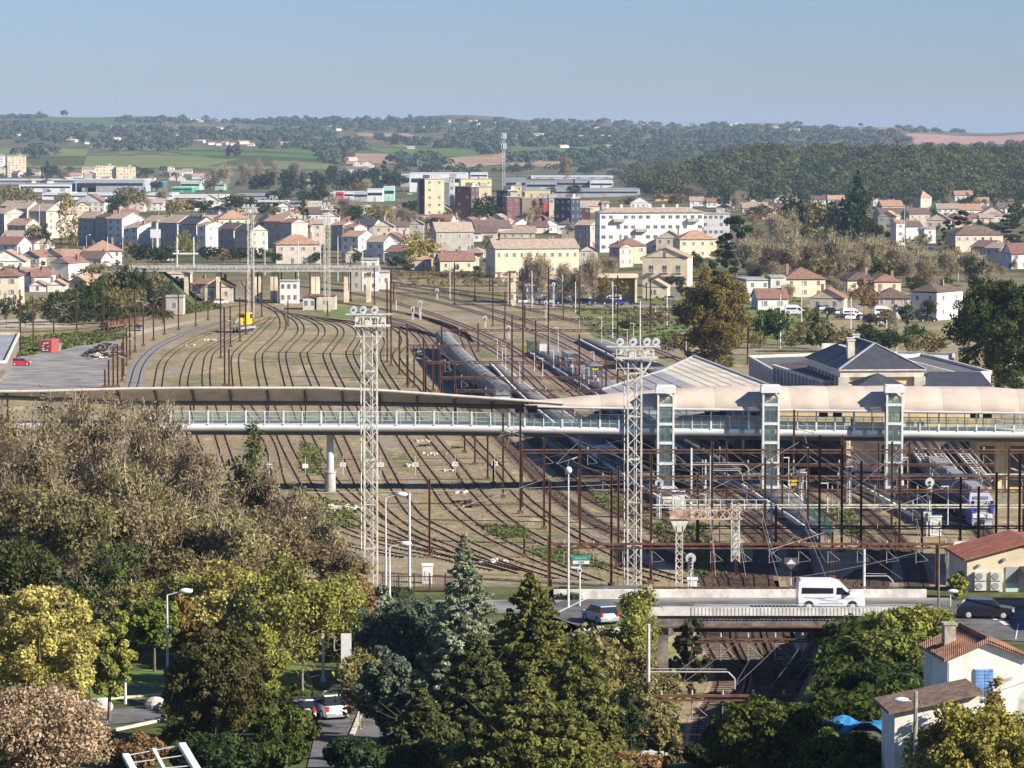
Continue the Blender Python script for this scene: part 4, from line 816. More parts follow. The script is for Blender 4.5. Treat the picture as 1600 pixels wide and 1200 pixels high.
m = MB(); m.box((88*s_, .1, ztop-2.4), (.5, .3, 2.2)); m.box((88*s_, -.1, ztop-.6), (.45, .3, 1.0)); m.build('signal_box', galv, g)
m = MB()
for i in range(9): m.tube((-.6+i*1.15, -.45, ztop+1), (-.6+i*1.15, -.45, ztop+2), .035, n=4)
m.beam((-.6, -.45, ztop+2), (8.6*1.0, -.45, ztop+2), .05, .05); m.build('handrail', galv, g)
land(1100, 870, 'the white signal gantry')
def signal(u, v, t, D=None, lab='railway signal', boxes=1):
    p = G(u, v); H = AT(u, t, p.y).z; r = thing('railway_signal', lab, 'railway signal', p, 0, 'trackside signals'); m = MB()
    m.tube((0, 0, -.2), (0, 0, H*.62), .09, n=6); m.build('post', galv, r)
    m = MB(); m.box((0, 0, H*.62+H*.15), (.5, .3, H*.30)); m.tube((0, -.16, H*.9), (0, .1, H*.9), .52, .52, 14); m.build('head', galv, r)
    m = MB()
    for i in range(3): m.tube((0, -.16, H*.62+H*.06+i*H*.08), (0, -.3, H*.62+H*.06+i*H*.08), .13, .13, 8)
    m.tube((0, -.17, H*.9), (0, -.22, H*.9), .16, .16, 8); m.build('lamp', darkst, r)
    m = MB(); lattice_leg(m, 0, .45, 0, H*.8, .5, .1, .05, .5); m.build('ladder', galv, r); return r
signal(1079, 928, 866, lab='grey railway signal with round disc beside the signal gantry leg')
signal(1030, 812, 748, lab='white narrow signal left of the first lift tower foot'); signal(1327, 790, 725, lab='pale signal with ladder right of the thick dark mast'); signal(1252, 790, 733, lab='small signal with yellow plate beside the middle lift tower')
for i, (u, v, t) in enumerate([(535, 0, 0), (657, 500, 470), (865, 480, 440), (853, 500, 470), (795, 530, 510), (758, 512, 495), (683, 468, 452), (645, 500, 480), (1452, 830, 745), (1448, 838, 800)]):
    if v:
        o = signal(u, v, t); auto(o, 'small pale trackside signal')
def cabinet(u, v, w_, h, m_, lab, name='equipment_cabinet', D=None):
    p = G(u, v); r = thing(name, lab, 'cabinet', p); m = MB(); m.box((0, w_*.4, h/2), (w_, w_*.8, h)); m.build('body', m_, r)
    m = MB(); m.prism([(-.07, h), (w_*.8+.07, h), (w_*.4, h+.25)], -w_/2-.08, w_/2+.08, 'x'); m.build('roof', m_, r)
    m = MB(); m.box((0, -.02, h*.45), (w_*.55, .05, h*.5)); m.build('door', galv, r); return r
cabinet(1052, 880, 0, 0, white, '') if 0 else None
cabinet(1060, 800, 1.5, 2.3, white, 'white cabinet with pitched lid at the end of the nearest platform'); cabinet(1043, 795, 1.1, 1.2, cream_steel, 'low cream cabinet beside the first lift tower foot')
cabinet(668, 912, 1.0, 1.8, white, 'white cabinet on a post behind the dark road fence'); cabinet(1462, 838, 1.3, 2.2, white, 'white cabinet beside the front of the regional train'); cabinet(1082, 925, .9, 1.2, white, 'small white cabinet at the foot of the round signal')
for i, (u0, v0, u1, v1, l) in enumerate([(415, 550, 610, 556, 'thin dark cable duct crossing the upper sidings'), (405, 571, 560, 567, 'thin dark cable duct crossing the winding sidings'), (440, 588, 640, 592, 'thin dark duct just above the canopy edge'), (480, 719, 800, 716, 'thin dark duct crossing behind the number plates'), (560, 733, 800, 722, 'slanting buried duct right of the nearest tower'), (470, 752, 760, 749, 'thin duct just behind the deck shadow'), (530, 786, 850, 790, 'thin dark duct in front of the footbridge pier'), (640, 812, 960, 818, 'thin duct crossing the lower right sidings'), (600, 845, 900, 850, 'thin duct above the dark road fence')]):
    m = MB(); a, b = G(u0, v0), G(u1, v1); m.beam(a+Vector((0, 0, .05)), b+Vector((0, 0, .05)), .28, .1); o = m.build('cable_duct', sleep); tag(o, l, 'cable duct', 'cable ducts across the sidings')
# numbered plates at the heads of the sidings
plate = mat('plate_white', (.8, .8, .78), .6, .04, 1); ink = mat('black_lettering', (.02, .02, .02), .7, .05, 1)
def text(body, size, loc, rot, m, name='lettering', parent=None, ext=.004):
    c = bpy.data.curves.new(name, 'FONT'); c.body = body; c.size = size; c.align_x = 'CENTER'; c.align_y = 'CENTER'; c.extrude = ext; t = bpy.data.objects.new(name, c); col.objects.link(t)
    c.materials.append(m); bpy.context.view_layer.update(); me = bpy.data.meshes.new_from_object(t.evaluated_get(bpy.context.evaluated_depsgraph_get())); bpy.data.objects.remove(t)
    t = obj(name, me, parent, loc); t.rotation_euler = rot; return t
for i, (u, v, s) in enumerate([(421, 728, ''), (477, 728, ''), (536, 726, '22'), (595, 726, '21'), (649, 726, '20'), (711, 725, '19'), (773, 724, '18')]):
    D = 474; p = AT(u, v, D); r = thing('number_plate_board', 'plate', 'sign', (p.x, D, p.z), 0, 'white number plates at the siding heads'); m = MB(); m.box((0, 0, 0), (.78, .05, .58)); m.build('plate', plate, r)
    m = MB(); m.tube((.0, .06, -p.z), (0, .06, p.z*0), .04, n=5); m.tube((0, .06, 0), (.0, .06, 1.2), .03, n=4); m.build('post', galv, r)
    if s: text(s, .5, (0, -.03, -.02), (math.pi/2, 0, 0), ink, parent=r)
    auto(r, 'small white siding plate with black number' if s else 'white siding plate among branches')
# diamond board
p = AT(1236, 882, 352); r = thing('diamond_board', 'dark square board with a white diamond behind the van', 'sign', (p.x, 352, 0)); m = MB(); m.box((0, 0, p.z), (1.35, .1, 1.35)); m.build('board', mat('dark_board', (.12, .10, .09), .8, .1, 1), r)
m = MB(); m.add([(0, -.06, p.z-.55), (.55, -.06, p.z), (0, -.06, p.z+.55), (-.55, -.06, p.z), (0, -.08, p.z-.55), (.55, -.08, p.z), (0, -.08, p.z+.55), (-.55, -.08, p.z)], [(4, 5, 6, 7), (0, 1, 5, 4), (1, 2, 6, 5), (2, 3, 7, 6), (3, 0, 4, 7)]); m.build('diamond', white, r); m = MB(); m.tube((0, .1, 0), (0, .1, p.z-.6), .07); m.build('post', galv, r)
# horizontal cantilever arms (pale pipes)
def arm(u0, v0, u1, v1, D, drop, lab, vb):
    p = AT(u0, v0, D); q = AT(u1, v1, D); b = terr1(p.x, D); r = thing('cantilever_mast', lab, 'catenary mast', (p.x, D, b)); zt = p.z-b; x = q.x-p.x; m = MB(); hp = AT(u0, vb, D).z-b
    m.tube((0, 0, -.2), (0, 0, hp), .16, .13, 8); m.build('post', galv, r); m = MB(); sg = 1 if x > 0 else -1; m.tube((0, 0, zt), (x-sg*.5, 0, zt), .065, n=7); m.tube((x-sg*.5, 0, zt), (x, 0, zt-.5), .065, n=7); m.tube((x, 0, zt-.5), (x, 0, zt-drop), .06, n=7); m.tube((0, 0, zt+.25), (x-sg*.6, 0, zt+.2), .03, n=4); m.build('arm', mat('arm_grey', (.42, .42, .40), .6, .15, 2), r); return r
arm(1013, 1050, 1148, 1052, 262, 1.3, 'grey tubular mast with a long bent arm over the cutting', 975); arm(1080, 726, 1170, 728, 420, 1.6, 'pale tubular arm hung between the first and middle lift towers', 700)
arm(1110, 735, 1160, 735, 405, 1.2, 'grey mast with short arm left of the middle lift tower', 712); arm(1350, 900, 1395, 901, 345, .8, 'grey twin mast with wires above the white van roof', 858)
# ---------------------------------------------------------------- town houses
WALL = dict(w=('white', (.80, .77, .70)), c=('cream', (.74, .63, .44)), g=('grey stone', (.47, .43, .37)), b=('beige', (.62, .54, .43)), k=('pale grey', (.60, .60, .58)), y=('yellow', (.75, .62, .33)))
ROOF = dict(o=('orange tiled', (.45, .28, .19), (.33, .20, .135)), r=('red-brown tiled', (.29, .155, .115), (.20, .115, .09)), n=('dark brown', (.17, .115, .09), (.11, .08, .07)), t=('tan tiled', (.43, .33, .25), (.32, .25, .19)), s=('dark slate', (.07, .072, .08), (.05, .052, .06)), e=('pale grey', (.45, .45, .44), (.36, .36, .35)))
wm = {k: mat('render_'+k, v[1], .9, .12, .35, var=.06) for k, v in WALL.items()}; rm = {k: tiles('roof_'+k, v[1], v[2]) for k, v in ROOF.items()}
chim = mat('chimney_brick', (.36, .24, .18), .9, .25, 1.5); sht = mat('shutter_paint', (.55, .56, .55), .7, .15, 1, var=.15); fra = mat('window_frame_paint', (.62, .60, .55), .6, .05, 1)
def win_mesh(w_, h_, sh):
    m = MB(); m.box((0, -.02, 0), (w_+.08, .10, h_+.08), mi=1); m.box((0, -.075, 0), (w_-.04, .03, h_-.04), mi=0); m.box((0, -.095, 0), (.06, .02, h_), mi=1)
    if sh:
        for s in (-1, 1): m.box((s*(w_*.78), -.05, 0), (w_*.48, .08, h_+.1), mi=2)
    return m.mesh('window', [dpane, fra, sht])
WM = {}
def winm(w_, h_, sh=0):
    k = (w_, h_, sh)
    if k not in WM: WM[k] = win_mesh(*k)
    return WM[k]
def roofgeo(m, w_, d, h, rh, ridge, o=.35, th=.18, mi=0):
    if ridge == 'h':
        s = min(d, w_)/2; z0 = h-.05; rr = (w_-d)/2 if w_ > d else 0; ry = (d-w_)/2 if d > w_ else 0
        b = [(-w_/2-o, -o), (w_/2+o, -o), (w_/2+o, d+o), (-w_/2-o, d+o)]
        vs = [(x, y, z0) for x, y in b]+[(x, y, z0+th) for x, y in b]+[(-rr, d/2-ry, h+rh), (rr+.01, d/2+ry, h+rh)]
        if w_ > d: fs = [(4, 5, 9, 8), (5, 6, 9), (6, 7, 8, 9), (7, 4, 8)]
        else: fs = [(4, 5, 8), (5, 6, 9, 8), (6, 7, 9), (7, 4, 8, 9)]
        m.add(vs, [(0, 3, 2, 1), (0, 1, 5, 4), (1, 2, 6, 5), (2, 3, 7, 6), (3, 0, 4, 7)]+fs, mi)
    elif ridge == 'x':
        s = rh/(d/2); m.prism([(-o, h-o*s), (d/2, h+rh), (d+o, h-o*s), (d+o, h-o*s+th), (d/2, h+rh+th), (-o, h-o*s+th)], -w_/2-o, w_/2+o, 'x', mi)
    elif ridge == 'y':
        s = rh/(w_/2); m.prism([(-w_/2-o, h-o*s), (0, h+rh), (w_/2+o, h-o*s), (w_/2+o, h-o*s+th), (0, h+rh+th), (-w_/2-o, h-o*s+th)], -o, d+o, 'y', mi)
    elif ridge == 'm':                      # single slope falling to the front
        m.prism([(-o, h-.05), (d+o, h+rh), (d+o, h+rh+th), (-o, h-.05+th)], -w_/2-o, w_/2+o, 'x', mi)
    else: m.box((0, d/2, h+.2), (w_+.2, d+.2, .4), mi=mi)
NT = [0]
def house(x0, x1, vb, ve, d=9, rz=0, wl='w', rf='t', ridge='x', win=None, pitch=.56, label=None, name='town_house', cat='house', ch=1, side=1, sh=1, group=None, rooflab=None):
    p = hit((x0+x1)/2, vb); s = SC(p.y); w_ = (x1-x0)/s/max(.5, math.cos(R(rz))); h = (vb-ve)/s
    span = d if ridge in 'xh' else w_
    rh = pitch*min(span, w_, 14 if ridge == 'h' else 99)/2 if ridge != 'm' else pitch*d*.5
    if ridge == 'f': rh = 0
    r = thing(name, label, cat, p, R(rz), group); NT[0] += 1
    m = MB(); m.box((0, d/2, (h-.5)/2-.25), (w_, d, h+.5))
    if ridge == 'x': m.prism([(0.01, h-.01), (d-.01, h-.01), (d/2, h+rh-.02)], -w_/2+.003, w_/2-.003, 'x')
    if ridge == 'y': m.prism([(-w_/2+.01, h-.01), (w_/2-.01, h-.01), (0, h+rh-.02)], .003, d-.003, 'y')
    if ridge == 'm': m.prism([(.01, h-.01), (d-.01, h-.01), (d-.01, h+rh-.02)], -w_/2+.003, w_/2-.003, 'x')
    m.build('wall', wm[wl], r)
    m = MB(); roofgeo(m, w_, d, h, rh, ridge); ro = m.build('roof', rm[rf], r)
    rg = random.Random(int(x0*31+vb*7))
    for k in range(ch):
        cx = rg.choice((-1, 1))*w_*rg.uniform(.18, .42); cy = d*rg.uniform(.42, .6); m = MB(); hh = rh+rg.uniform(.5, 1.0); m.box((cx, cy, h+hh/2+.1), (.75, .5, hh+.1)); m.box((cx, cy, h+hh+.2), (.9, .65, .12)); m.build('chimney', chim, ro)
    if win is None: win = (max(1, int(w_/3.2)), max(1, round(h/3.1)))
    nx, ny = win; fl = h/max(ny, 1)
    for j in range(ny):
        for i in range(nx):
            if rg.random() < .06: continue
            me = winm(.75, 1.2, sh*(rg.random() < .6)) if (j or ny == 1 or rg.random() < .6) else winm(.9, 1.9, 0); hz = fl*j+fl*.56 if me is not WM.get((.9, 1.9, 0)) else 1.0
            obj('window', me, r, (-w_/2+w_*(i+.5)/nx, -.0, hz))
        if side:
            for q in ((-1,) if rz > 5 else ((1,) if rz < -5 else ())):
                for i in range(max(1, int(d/5))):
                    if rg.random() < .35: continue
                    o = obj('window', winm(.95, 1.35, 0), r, (q*w_/2, d*(i+.5)/max(1, int(d/5)), fl*j+fl*.56)); o.rotation_euler[2] = q*math.pi/2
    if not label:
        fl_ = 'single-storey' if h < 4 else ('two-storey' if h < 7.5 else 'tall'); auto(r, '%s %s house with %s roof' % (fl_, WALL[wl][0], ROOF[rf][0])); r['group'] = group or 'houses of the town'
    return r, w_, d, h
for u, v, n in [(62, 541, 'the red container'), (107, 360, 'the tall golden poplar'), (161, 395, 'the orange hipped house'), (340, 415, 'the road viaduct'), (565, 430, 'the viaduct end block'), (820, 410, 'the cream villa row'), (1000, 360, 'the white apartment block'), (683, 310, 'the yellow brown tower'), (855, 330, 'the dark red flats'), (1035, 410, 'the cream balcony house'), (948, 455, 'the open cream shed'), (1118, 500, 'the big round brown tree'), (1150, 370, 'the big cedar'), (1340, 320, 'the tall dark conifer'), (1445, 310, 'the orange church tower'), (1530, 375, 'the grey villa on the right'), (1255, 440, 'the car park house'), (1460, 470, 'the pale blue gabled block'), (1540, 500, 'the huge dark tree'), (787, 245, 'the telecom mast'), (500, 475, 'the red roofed hut'), (450, 455, 'the white track cabin'), (335, 455, 'the red roofed railway house'), (30, 455, 'the left edge house'), (310, 295, 'the green warehouses'), (120, 292, 'the long grey warehouse'), (180, 268, 'the twin cream flats'), (28, 260, 'the cream tower block'), (560, 308, 'the grey retail boxes'), (900, 290, 'the pale factory halls'), (1420, 590, 'the station hall'), (1070, 590, 'the train shed roof'), (240, 350, 'the long shaded terrace'), (430, 360, 'the red and orange terrace'), (590, 350, 'the white gabled houses'), (700, 350, 'the thicket'), (1380, 400, 'the row of bare trees'), (1530, 780, 'the regional train'), (740, 570, 'the long grey train'), (900, 580, 'the platform crowd'), (1300, 920, 'the white van'), (150, 540, 'the timber pile'), (1260, 320, 'the oak forest edge')]: land(u, v, n)
HS = [  # x0,x1,vbase,veave,depth,rz,wall,roof,ridge
 (-12, 30, 482, 432, 10, 0, 'c', 'r', 'h'), (22, 48, 452, 430, 14, -25, 'w', 'r', 'y'), (50, 79, 453, 432, 9, 10, 'w', 'r', 'x'), (46, 72, 456, 446, 7, 0, 'w', 'o', 'y'), (74, 102, 456, 445, 7, 0, 'w', 'o', 'y'), (108, 136, 462, 440, 12, -20, 'b', 'o', 'y'), (136, 176, 459, 441, 10, 8, 'w', 'o', 'x'), (142, 180, 466, 450, 6, 8, 'w', 'o', 'm'),
 (-20, 40, 420, 408, 12, 0, 'w', 't', 'y'), (80, 108, 438, 411, 14, -20, 'w', 'r', 'y'), (30, 62, 417, 401, 16, -12, 'g', 'r', 'y'), (64, 98, 416, 400, 16, -12, 'g', 'r', 'y'), (98, 138, 416, 402, 14, 10, 'g', 'o', 'x'), (133, 190, 414, 392, 14, 8, 'w', 'o', 'h'), (-10, 28, 402, 382, 12, -20, 'w', 'r', 'x'), (28, 54, 398, 380, 12, -35, 'b', 'n', 'x'), (0, 38, 392, 372, 10, -20, 'b', 't', 'x'),
 (-15, 8, 372, 334, 14, -35, 'g', 't', 'x'), (10, 42, 374, 352, 10, -35, 'b', 'o', 'x'), (8, 44, 366, 326, 12, -30, 'b', 't', 'x'), (43, 74, 372, 330, 12, -38, 'g', 't', 'x'), (74, 104, 369, 334, 12, -38, 'b', 't', 'y'), (120, 148, 382, 341, 12, -38, 'g', 't', 'x'), (148, 166, 383, 340, 12, -38, 'g', 'n', 'x'), (166, 192, 384, 342, 13, -38, 'w', 't', 'x'), (178, 216, 380, 340, 12, 6, 'w', 'r', 'x'), (192, 216, 388, 356, 8, -38, 'w', 't', 'm'),
 (222, 246, 386, 346, 12, -38, 'w', 't', 'x'), (246, 278, 389, 348, 12, -38, 'g', 't', 'x'), (278, 308, 392, 350, 12, -38, 'g', 's', 'x'), (308, 322, 394, 352, 12, -38, 'w', 't', 'x'), (322, 352, 372, 346, 14, 20, 'c', 't', 'x'), (342, 390, 376, 342, 15, 12, 'c', 'o', 'h'), (340, 366, 398, 358, 10, -38, 'g', 'n', 'x'), (366, 392, 400, 360, 10, -38, 'g', 's', 'x'),
 (118, 164, 330, 316, 12, -10, 'w', 'r', 'y'), (310, 344, 327, 314, 11, 0, 'w', 't', 'y'), (228, 256, 329, 317, 9, 0, 'w', 't', 'x'), (0, 44, 345, 322, 10, -30, 'g', 't', 'x'), (192, 212, 345, 333, 10, 10, 'b', 'r', 'x'),
 (398, 412, 386, 350, 12, -30, 'g', 's', 'x'), (412, 440, 387, 346, 12, -30, 'g', 'o', 'x'), (438, 456, 388, 348, 12, -30, 'g', 'r', 'x'), (456, 486, 384, 353, 12, -20, 'b', 't', 'y'), (485, 508, 384, 350, 10, 6, 'b', 't', 'x'), (432, 500, 412, 382, 12, 10, 'b', 'o', 'h'), (518, 536, 390, 352, 12, -25, 'g', 'o', 'x'), (536, 552, 392, 356, 12, -25, 'w', 'r', 'x'), (533, 560, 404, 370, 12, -32, 'w', 'o', 'x'), (552, 584, 386, 352, 13, -15, 'w', 's', 'x'), (584, 616, 388, 354, 10, 0, 'b', 't', 'y'), (572, 600, 408, 378, 8, -30, 'w', 't', 'x'), (590, 632, 405, 376, 12, -10, 'w', 'r', 'y'), (615, 640, 373, 354, 9, 10, 'b', 'n', 'x'), (540, 566, 410, 396, 7, 0, 'b', 't', 'y'), (600, 640, 412, 394, 8, -20, 'c', 'r', 'm'), (640, 662, 383, 350, 10, 0, 'g', 't', 'y'),
 (470, 530, 345, 334, 12, 0, 'w', 'n', 'x'), (500, 530, 352, 338, 10, 0, 'w', 'r', 'y'), (430, 458, 334, 324, 9, 0, 'w', 'o', 'y'), (670, 714, 348, 334, 12, -10, 'b', 't', 'y'), (690, 720, 358, 344, 10, 15, 'w', 't', 'y'), (712, 748, 364, 350, 12, -15, 'b', 'r', 'y'), (756, 795, 362, 346, 10, -15, 'b', 't', 'y'),
 (682, 740, 392, 362, 13, 12, 'g', 't', 'x'), (744, 800, 372, 356, 12, 18, 'g', 'n', 'x'), (680, 706, 384, 370, 9, 0, 'g', 't', 'x'), (800, 836, 362, 352, 14, 12, 'w', 't', 'y'), (842, 880, 364, 354, 12, 8, 'w', 't', 'y'), (838, 880, 352, 340, 10, 10, 'b', 'r', 'x'), (782, 836, 372, 364, 10, 0, 'b', 't', 'x'), (878, 898, 380, 358, 14, -15, 'c', 'n', 'y'), (898, 922, 386, 352, 12, -25, 'g', 't', 'x'), (688, 742, 424, 407, 9, 12, 'c', 'r', 'x'), (648, 674, 423, 407, 7, 0, 'b', 't', 'f'), (905, 934, 416, 392, 9, 10, 'g', 'n', 'y'),
 (952, 968, 418, 387, 10, -30, 'g', 'r', 'x'), (966, 1010, 412, 384, 12, 12, 'c', 'r', 'h'), (1015, 1065, 375, 360, 13, 12, 'g', 't', 'h'), (1025, 1066, 396, 372, 13, -5, 'b', 't', 'y'), (1062, 1120, 404, 374, 12, 10, 'c', 'o', 'h'), (1000, 1040, 390, 374, 10, 10, 'b', 'r', 'x'),
 (900, 940, 332, 322, 11, 5, 'c', 't', 'x'), (940, 952, 332, 318, 9, 0, 'b', 'o', 'x'), (985, 1018, 326, 317, 11, 0, 'w', 't', 'y'), (1050, 1070, 316, 311, 9, 0, 'c', 'o', 'x'), (1210, 1236, 317, 312, 10, 0, 'w', 't', 'y'), (1266, 1290, 320, 312, 9, 0, 'w', 'n', 'x'), (1294, 1320, 322, 312, 10, 0, 'w', 'o', 'x'), (1364, 1380, 322, 314, 9, 0, 'w', 't', 'y'), (1378, 1412, 332, 322, 12, 10, 'b', 'o', 'x'), (1376, 1440, 346, 336, 13, 12, 'g', 'n', 'x'), (1372, 1400, 358, 338, 12, -15, 'b', 'o', 'y'), (1400, 1414, 384, 348, 9, 10, 'w', 'o', 'x'), (1420, 1454, 356, 334, 10, 15, 'g', 'n', 'x'), (1448, 1486, 358, 344, 12, -8, 'b', 'o', 'y'), (1492, 1520, 314, 305, 11, 0, 'w', 'o', 'x'), (1524, 1546, 322, 315, 10, 0, 'w', 'o', 'x'), (1498, 1534, 338, 328, 12, 5, 'w', 'o', 'x'), (1532, 1572, 346, 334, 11, 0, 'b', 't', 'y'), (1570, 1584, 340, 326, 8, 0, 'w', 't', 'y'), (1415, 1442, 378, 354, 11, 12, 'w', 'n', 'x'), (1444, 1462, 380, 358, 9, 10, 'w', 't', 'f'), (1464, 1500, 340, 326, 10, 0, 'w', 't', 'x'),
 (1492, 1568, 394, 367, 13, 10, 'b', 'n', 'h'), (1518, 1545, 408, 386, 12, -38, 'b', 'r', 'x'), (1540, 1562, 412, 388, 12, -38, 'b', 't', 'x'), (1562, 1582, 416, 392, 12, -38, 'w', 't', 'x'), (1580, 1640, 420, 396, 12, 8, 'w', 'r', 'x'),
 (1226, 1290, 464, 436, 12, 8, 'c', 'r', 'h'), (1266, 1318, 485, 466, 11, -10, 'b', 'r', 'y'), (1324, 1370, 455, 438, 13, 10, 'c', 'n', 'h'), (1366, 1408, 456, 440, 11, 5, 'c', 'r', 'h'), (1368, 1424, 478, 466, 12, 0, 'g', 'n', 'h'), (1184, 1232, 484, 466, 10, 6, 'w', 'r', 'x'), (1424, 1462, 500, 456, 14, -34, 'k', 'n', 'h'), (1166, 1206, 470, 438, 16, 8, 'w', 'e', 'f'), (1204, 1228, 470, 434, 12, 0, 'w', 'e', 'f'),
 (255, 296, 448, 428, 10, 0, 'b', 't', 'y'), (300, 322, 466, 444, 12, -20, 'b', 'r', 'x'), (320, 364, 472, 448, 9, 0, 'b', 'r', 'y'), (1400, 1420, 500, 484, 8, 0, 'w', 'e', 'f'),
 (1160, 1200, 332, 325, 12, 0, 'b', 't', 'x'), (1190, 1216, 342, 330, 10, 8, 'b', 'o', 'x'), (1330, 1352, 352, 340, 9, 0, 'w', 'o', 'x'), (1078, 1100, 322, 314, 10, 0, 'w', 't', 'x'), (1104, 1130, 324, 316, 9, 0, 'w', 'r', 'x'), (1140, 1165, 322, 315, 9, 0, 'b', 'o', 'y'),
 (300, 322, 280, 275, 10, 0, 'w', 'o', 'x'), (110, 128, 278, 274, 10, 0, 'w', 'o', 'x'), (128, 148, 270, 264, 10, 0, 'w', 'o', 'x'), (265, 285, 276, 270, 10, 0, 'w', 't', 'x'), (262, 272, 268, 262, 8, 0, 'w', 't', 'y'), (285, 300, 272, 267, 9, 0, 'w', 'o', 'x'), (50, 62, 274, 268, 9, 0, 'b', 'r', 'x'), (552, 566, 262, 256, 10, 0, 'w', 'n', 'y'), (566, 584, 262, 257, 10, 0, 'w', 'n', 'y'), (540, 575, 270, 264, 10, 0, 'w', 'r', 'x'), (480, 500, 292, 285, 10, 0, 'b', 'o', 'x'), (600, 625, 345, 334, 10, 5, 'b', 't', 'y')]
for row in HS: house(*row)
rg_ = random.Random(12)
for poly, n, hp in [([(395, 338), (640, 333), (700, 352), (660, 362), (395, 352)], 14, 11), ([(640, 355), (905, 352), (905, 376), (650, 378)], 14, 13), ([(0, 334), (390, 326), (390, 342), (0, 344)], 10, 10), ([(1372, 322), (1610, 322), (1610, 362), (1420, 352)], 13, 10), ([(1075, 318), (1370, 318), (1370, 330), (1090, 332)], 8, 8), ([(0, 284), (330, 276), (330, 283), (0, 290)], 12, 6), ([(640, 400), (740, 396), (740, 420), (650, 422)], 4, 14), ([(0, 400), (130, 396), (130, 440), (0, 440)], 5, 13)]:
    ys_ = [p[1] for p in poly]; xs_ = [p[0] for p in poly]
    for i in range(n):
        t_ = (i+rg_.random()*.8)/n; x = min(xs_)+(max(xs_)-min(xs_))*t_; y = rg_.uniform(min(ys_), max(ys_)); s_ = hp/12
        house(x, x+rg_.uniform(20, 34)*s_, y, y-rg_.uniform(8, 14)*s_, 10, rg_.choice((-30, -15, 0, 8, 14)), rg_.choice('wwbcg'), rg_.choice('otttrrnn'), rg_.choice('xxyh'), ch=1)
# the long cream villa row
r, w_, d, h = house(774, 905, 434, 388, 13, 14, 'c', 't', 'x', (11, 2), .42, 'long cream two-storey villa row with tan roof and three chimneys above the railway', ch=4)
# long white apartment block
def block(x0, x1, vb, vt, d, rz, m, label, nx, ny, name='apartment_block', roofm=None, band=None, ww=1.3, wh=1.3, flat=True, balc=(), parts=()):
    p = hit((x0+x1)/2, vb); s = SC(p.y); w_ = (x1-x0)/s/math.cos(R(rz)); h = (vb-vt)/s; r = thing(name, label, 'apartment block', p, R(rz)); mb = MB(); mb.box((0, d/2, h/2-.4), (w_, d, h+.8)); mb.build('wall', m, r)
    mb = MB()
    if flat: mb.box((0, d/2, h+.15), (w_+.5, d+.5, .5)); mb.box((w_*.2, d/2, h+1.2), (4, 4, 2)); ro = mb.build('roof', roofm or conc, r)
    else: roofgeo(mb, w_, d, h, 2.0, 'h', .5); ro = mb.build('roof', roofm, r)
    rg = random.Random(int(x0)); fl = h/ny
    for j in range(ny):
        for i in range(nx):
            if rg.random() < .3: continue
            obj('window', winm(ww, wh, 0), r, (-w_/2+w_*(i+.5)/nx, 0, fl*(j+.55)))
        if abs(rz) > 4:
            q = -1 if rz > 0 else 1
            for i in range(2): o = obj('window', winm(ww, wh, 0), r, (q*w_/2, d*(i+.5)/2, fl*(j+.55))); o.rotation_euler[2] = q*math.pi/2
    for bi, bj in balc:
        mb = MB(); x = -w_/2+w_*(bi+.5)/nx; z = fl*bj+.3; mb.box((x, -.7, z), (4.4, 1.4, .16)); mb.box((x, -1.38, z+.55), (4.4, .08, 1.1)); mb.box((x-2.2, -.7, z+.55), (.08, 1.4, 1.1)); mb.box((x+2.2, -.7, z+.55), (.08, 1.4, 1.1)); mb.build('balcony', conc, r)
    return r, w_, d, h
r, w_, d, h = block(937, 1100, 394, 332, 11, 9, wm['w'], 'long white four-storey apartment block with flat tan roof and few balconies', 14, 4, roofm=rm['t'], flat=False, ww=1.5, balc=((2, 3), (5, 2), (12, 3)))
for i in range(7): mb = MB(); mb.box((-w_/2+4+i*(w_-8)/6, d/2, h+2.3), (.9, .6, 1.6)); mb.build('chimney', white, [c for c in r.children if c.name.startswith('roof')][0])
block(1098, 1140, 380, 334, 11, 4, wm['k'], 'pale grey end block joined to the long white apartment block', 5, 4, roofm=conc)
yb = mat('yellow_brick', (.62, .52, .35), .9, .1, .3); db = mat('dark_brown_cladding', (.10, .06, .055), .8, .1, .3); pk = mat('wine_red_cladding', (.22, .11, .105), .8, .1, .3); ye = mat('bright_yellow_panels', (.70, .60, .20), .7, .1, .3); rd = mat('red_panels', (.45, .07, .10), .7, .1, .3)
block(664, 694, 350, 280, 14, 18, yb, 'tall yellow brick apartment tower with dark side and red window', 2, 6); block(655, 665, 350, 280, 12, -20, db, 'dark brown stair wing on the left side of the yellow tower', 1, 6)
block(694, 702, 346, 286, 10, 0, mat('grey_green_panels', (.22, .25, .22), .8, .1, .3), 'narrow grey green slab right of the yellow tower', 1, 6); block(702, 710, 344, 278, 9, 0, wm['k'], 'narrow pale grey lift shaft between two apartment towers', 1, 6)
block(735, 768, 345, 292, 12, 10, yb, 'yellow brick flats with bright yellow balconies near the middle', 3, 5); block(711, 736, 348, 292, 12, -20, db, 'dark brown flats in shade left of the yellow balconies', 2, 5)
block(735, 745, 344, 293, 3, 8, ye, 'narrow bright yellow balcony tower on the brown flats', 1, 5); block(720, 768, 305, 280, 12, 8, wm['y'], 'pale yellow flats with an arched roof behind the brown ones', 6, 2)
block(792, 812, 358, 308, 12, 10, pk, 'wine red block of flats with plain side wall', 2, 4); block(776, 793, 352, 298, 12, -25, db, 'dark brown block left of the wine red flats', 2, 4); block(816, 848, 350, 310, 12, 8, mat('taupe_panels', (.30, .24, .19), .8, .1, .3), 'taupe flats with a red panelled balcony column', 3, 4)
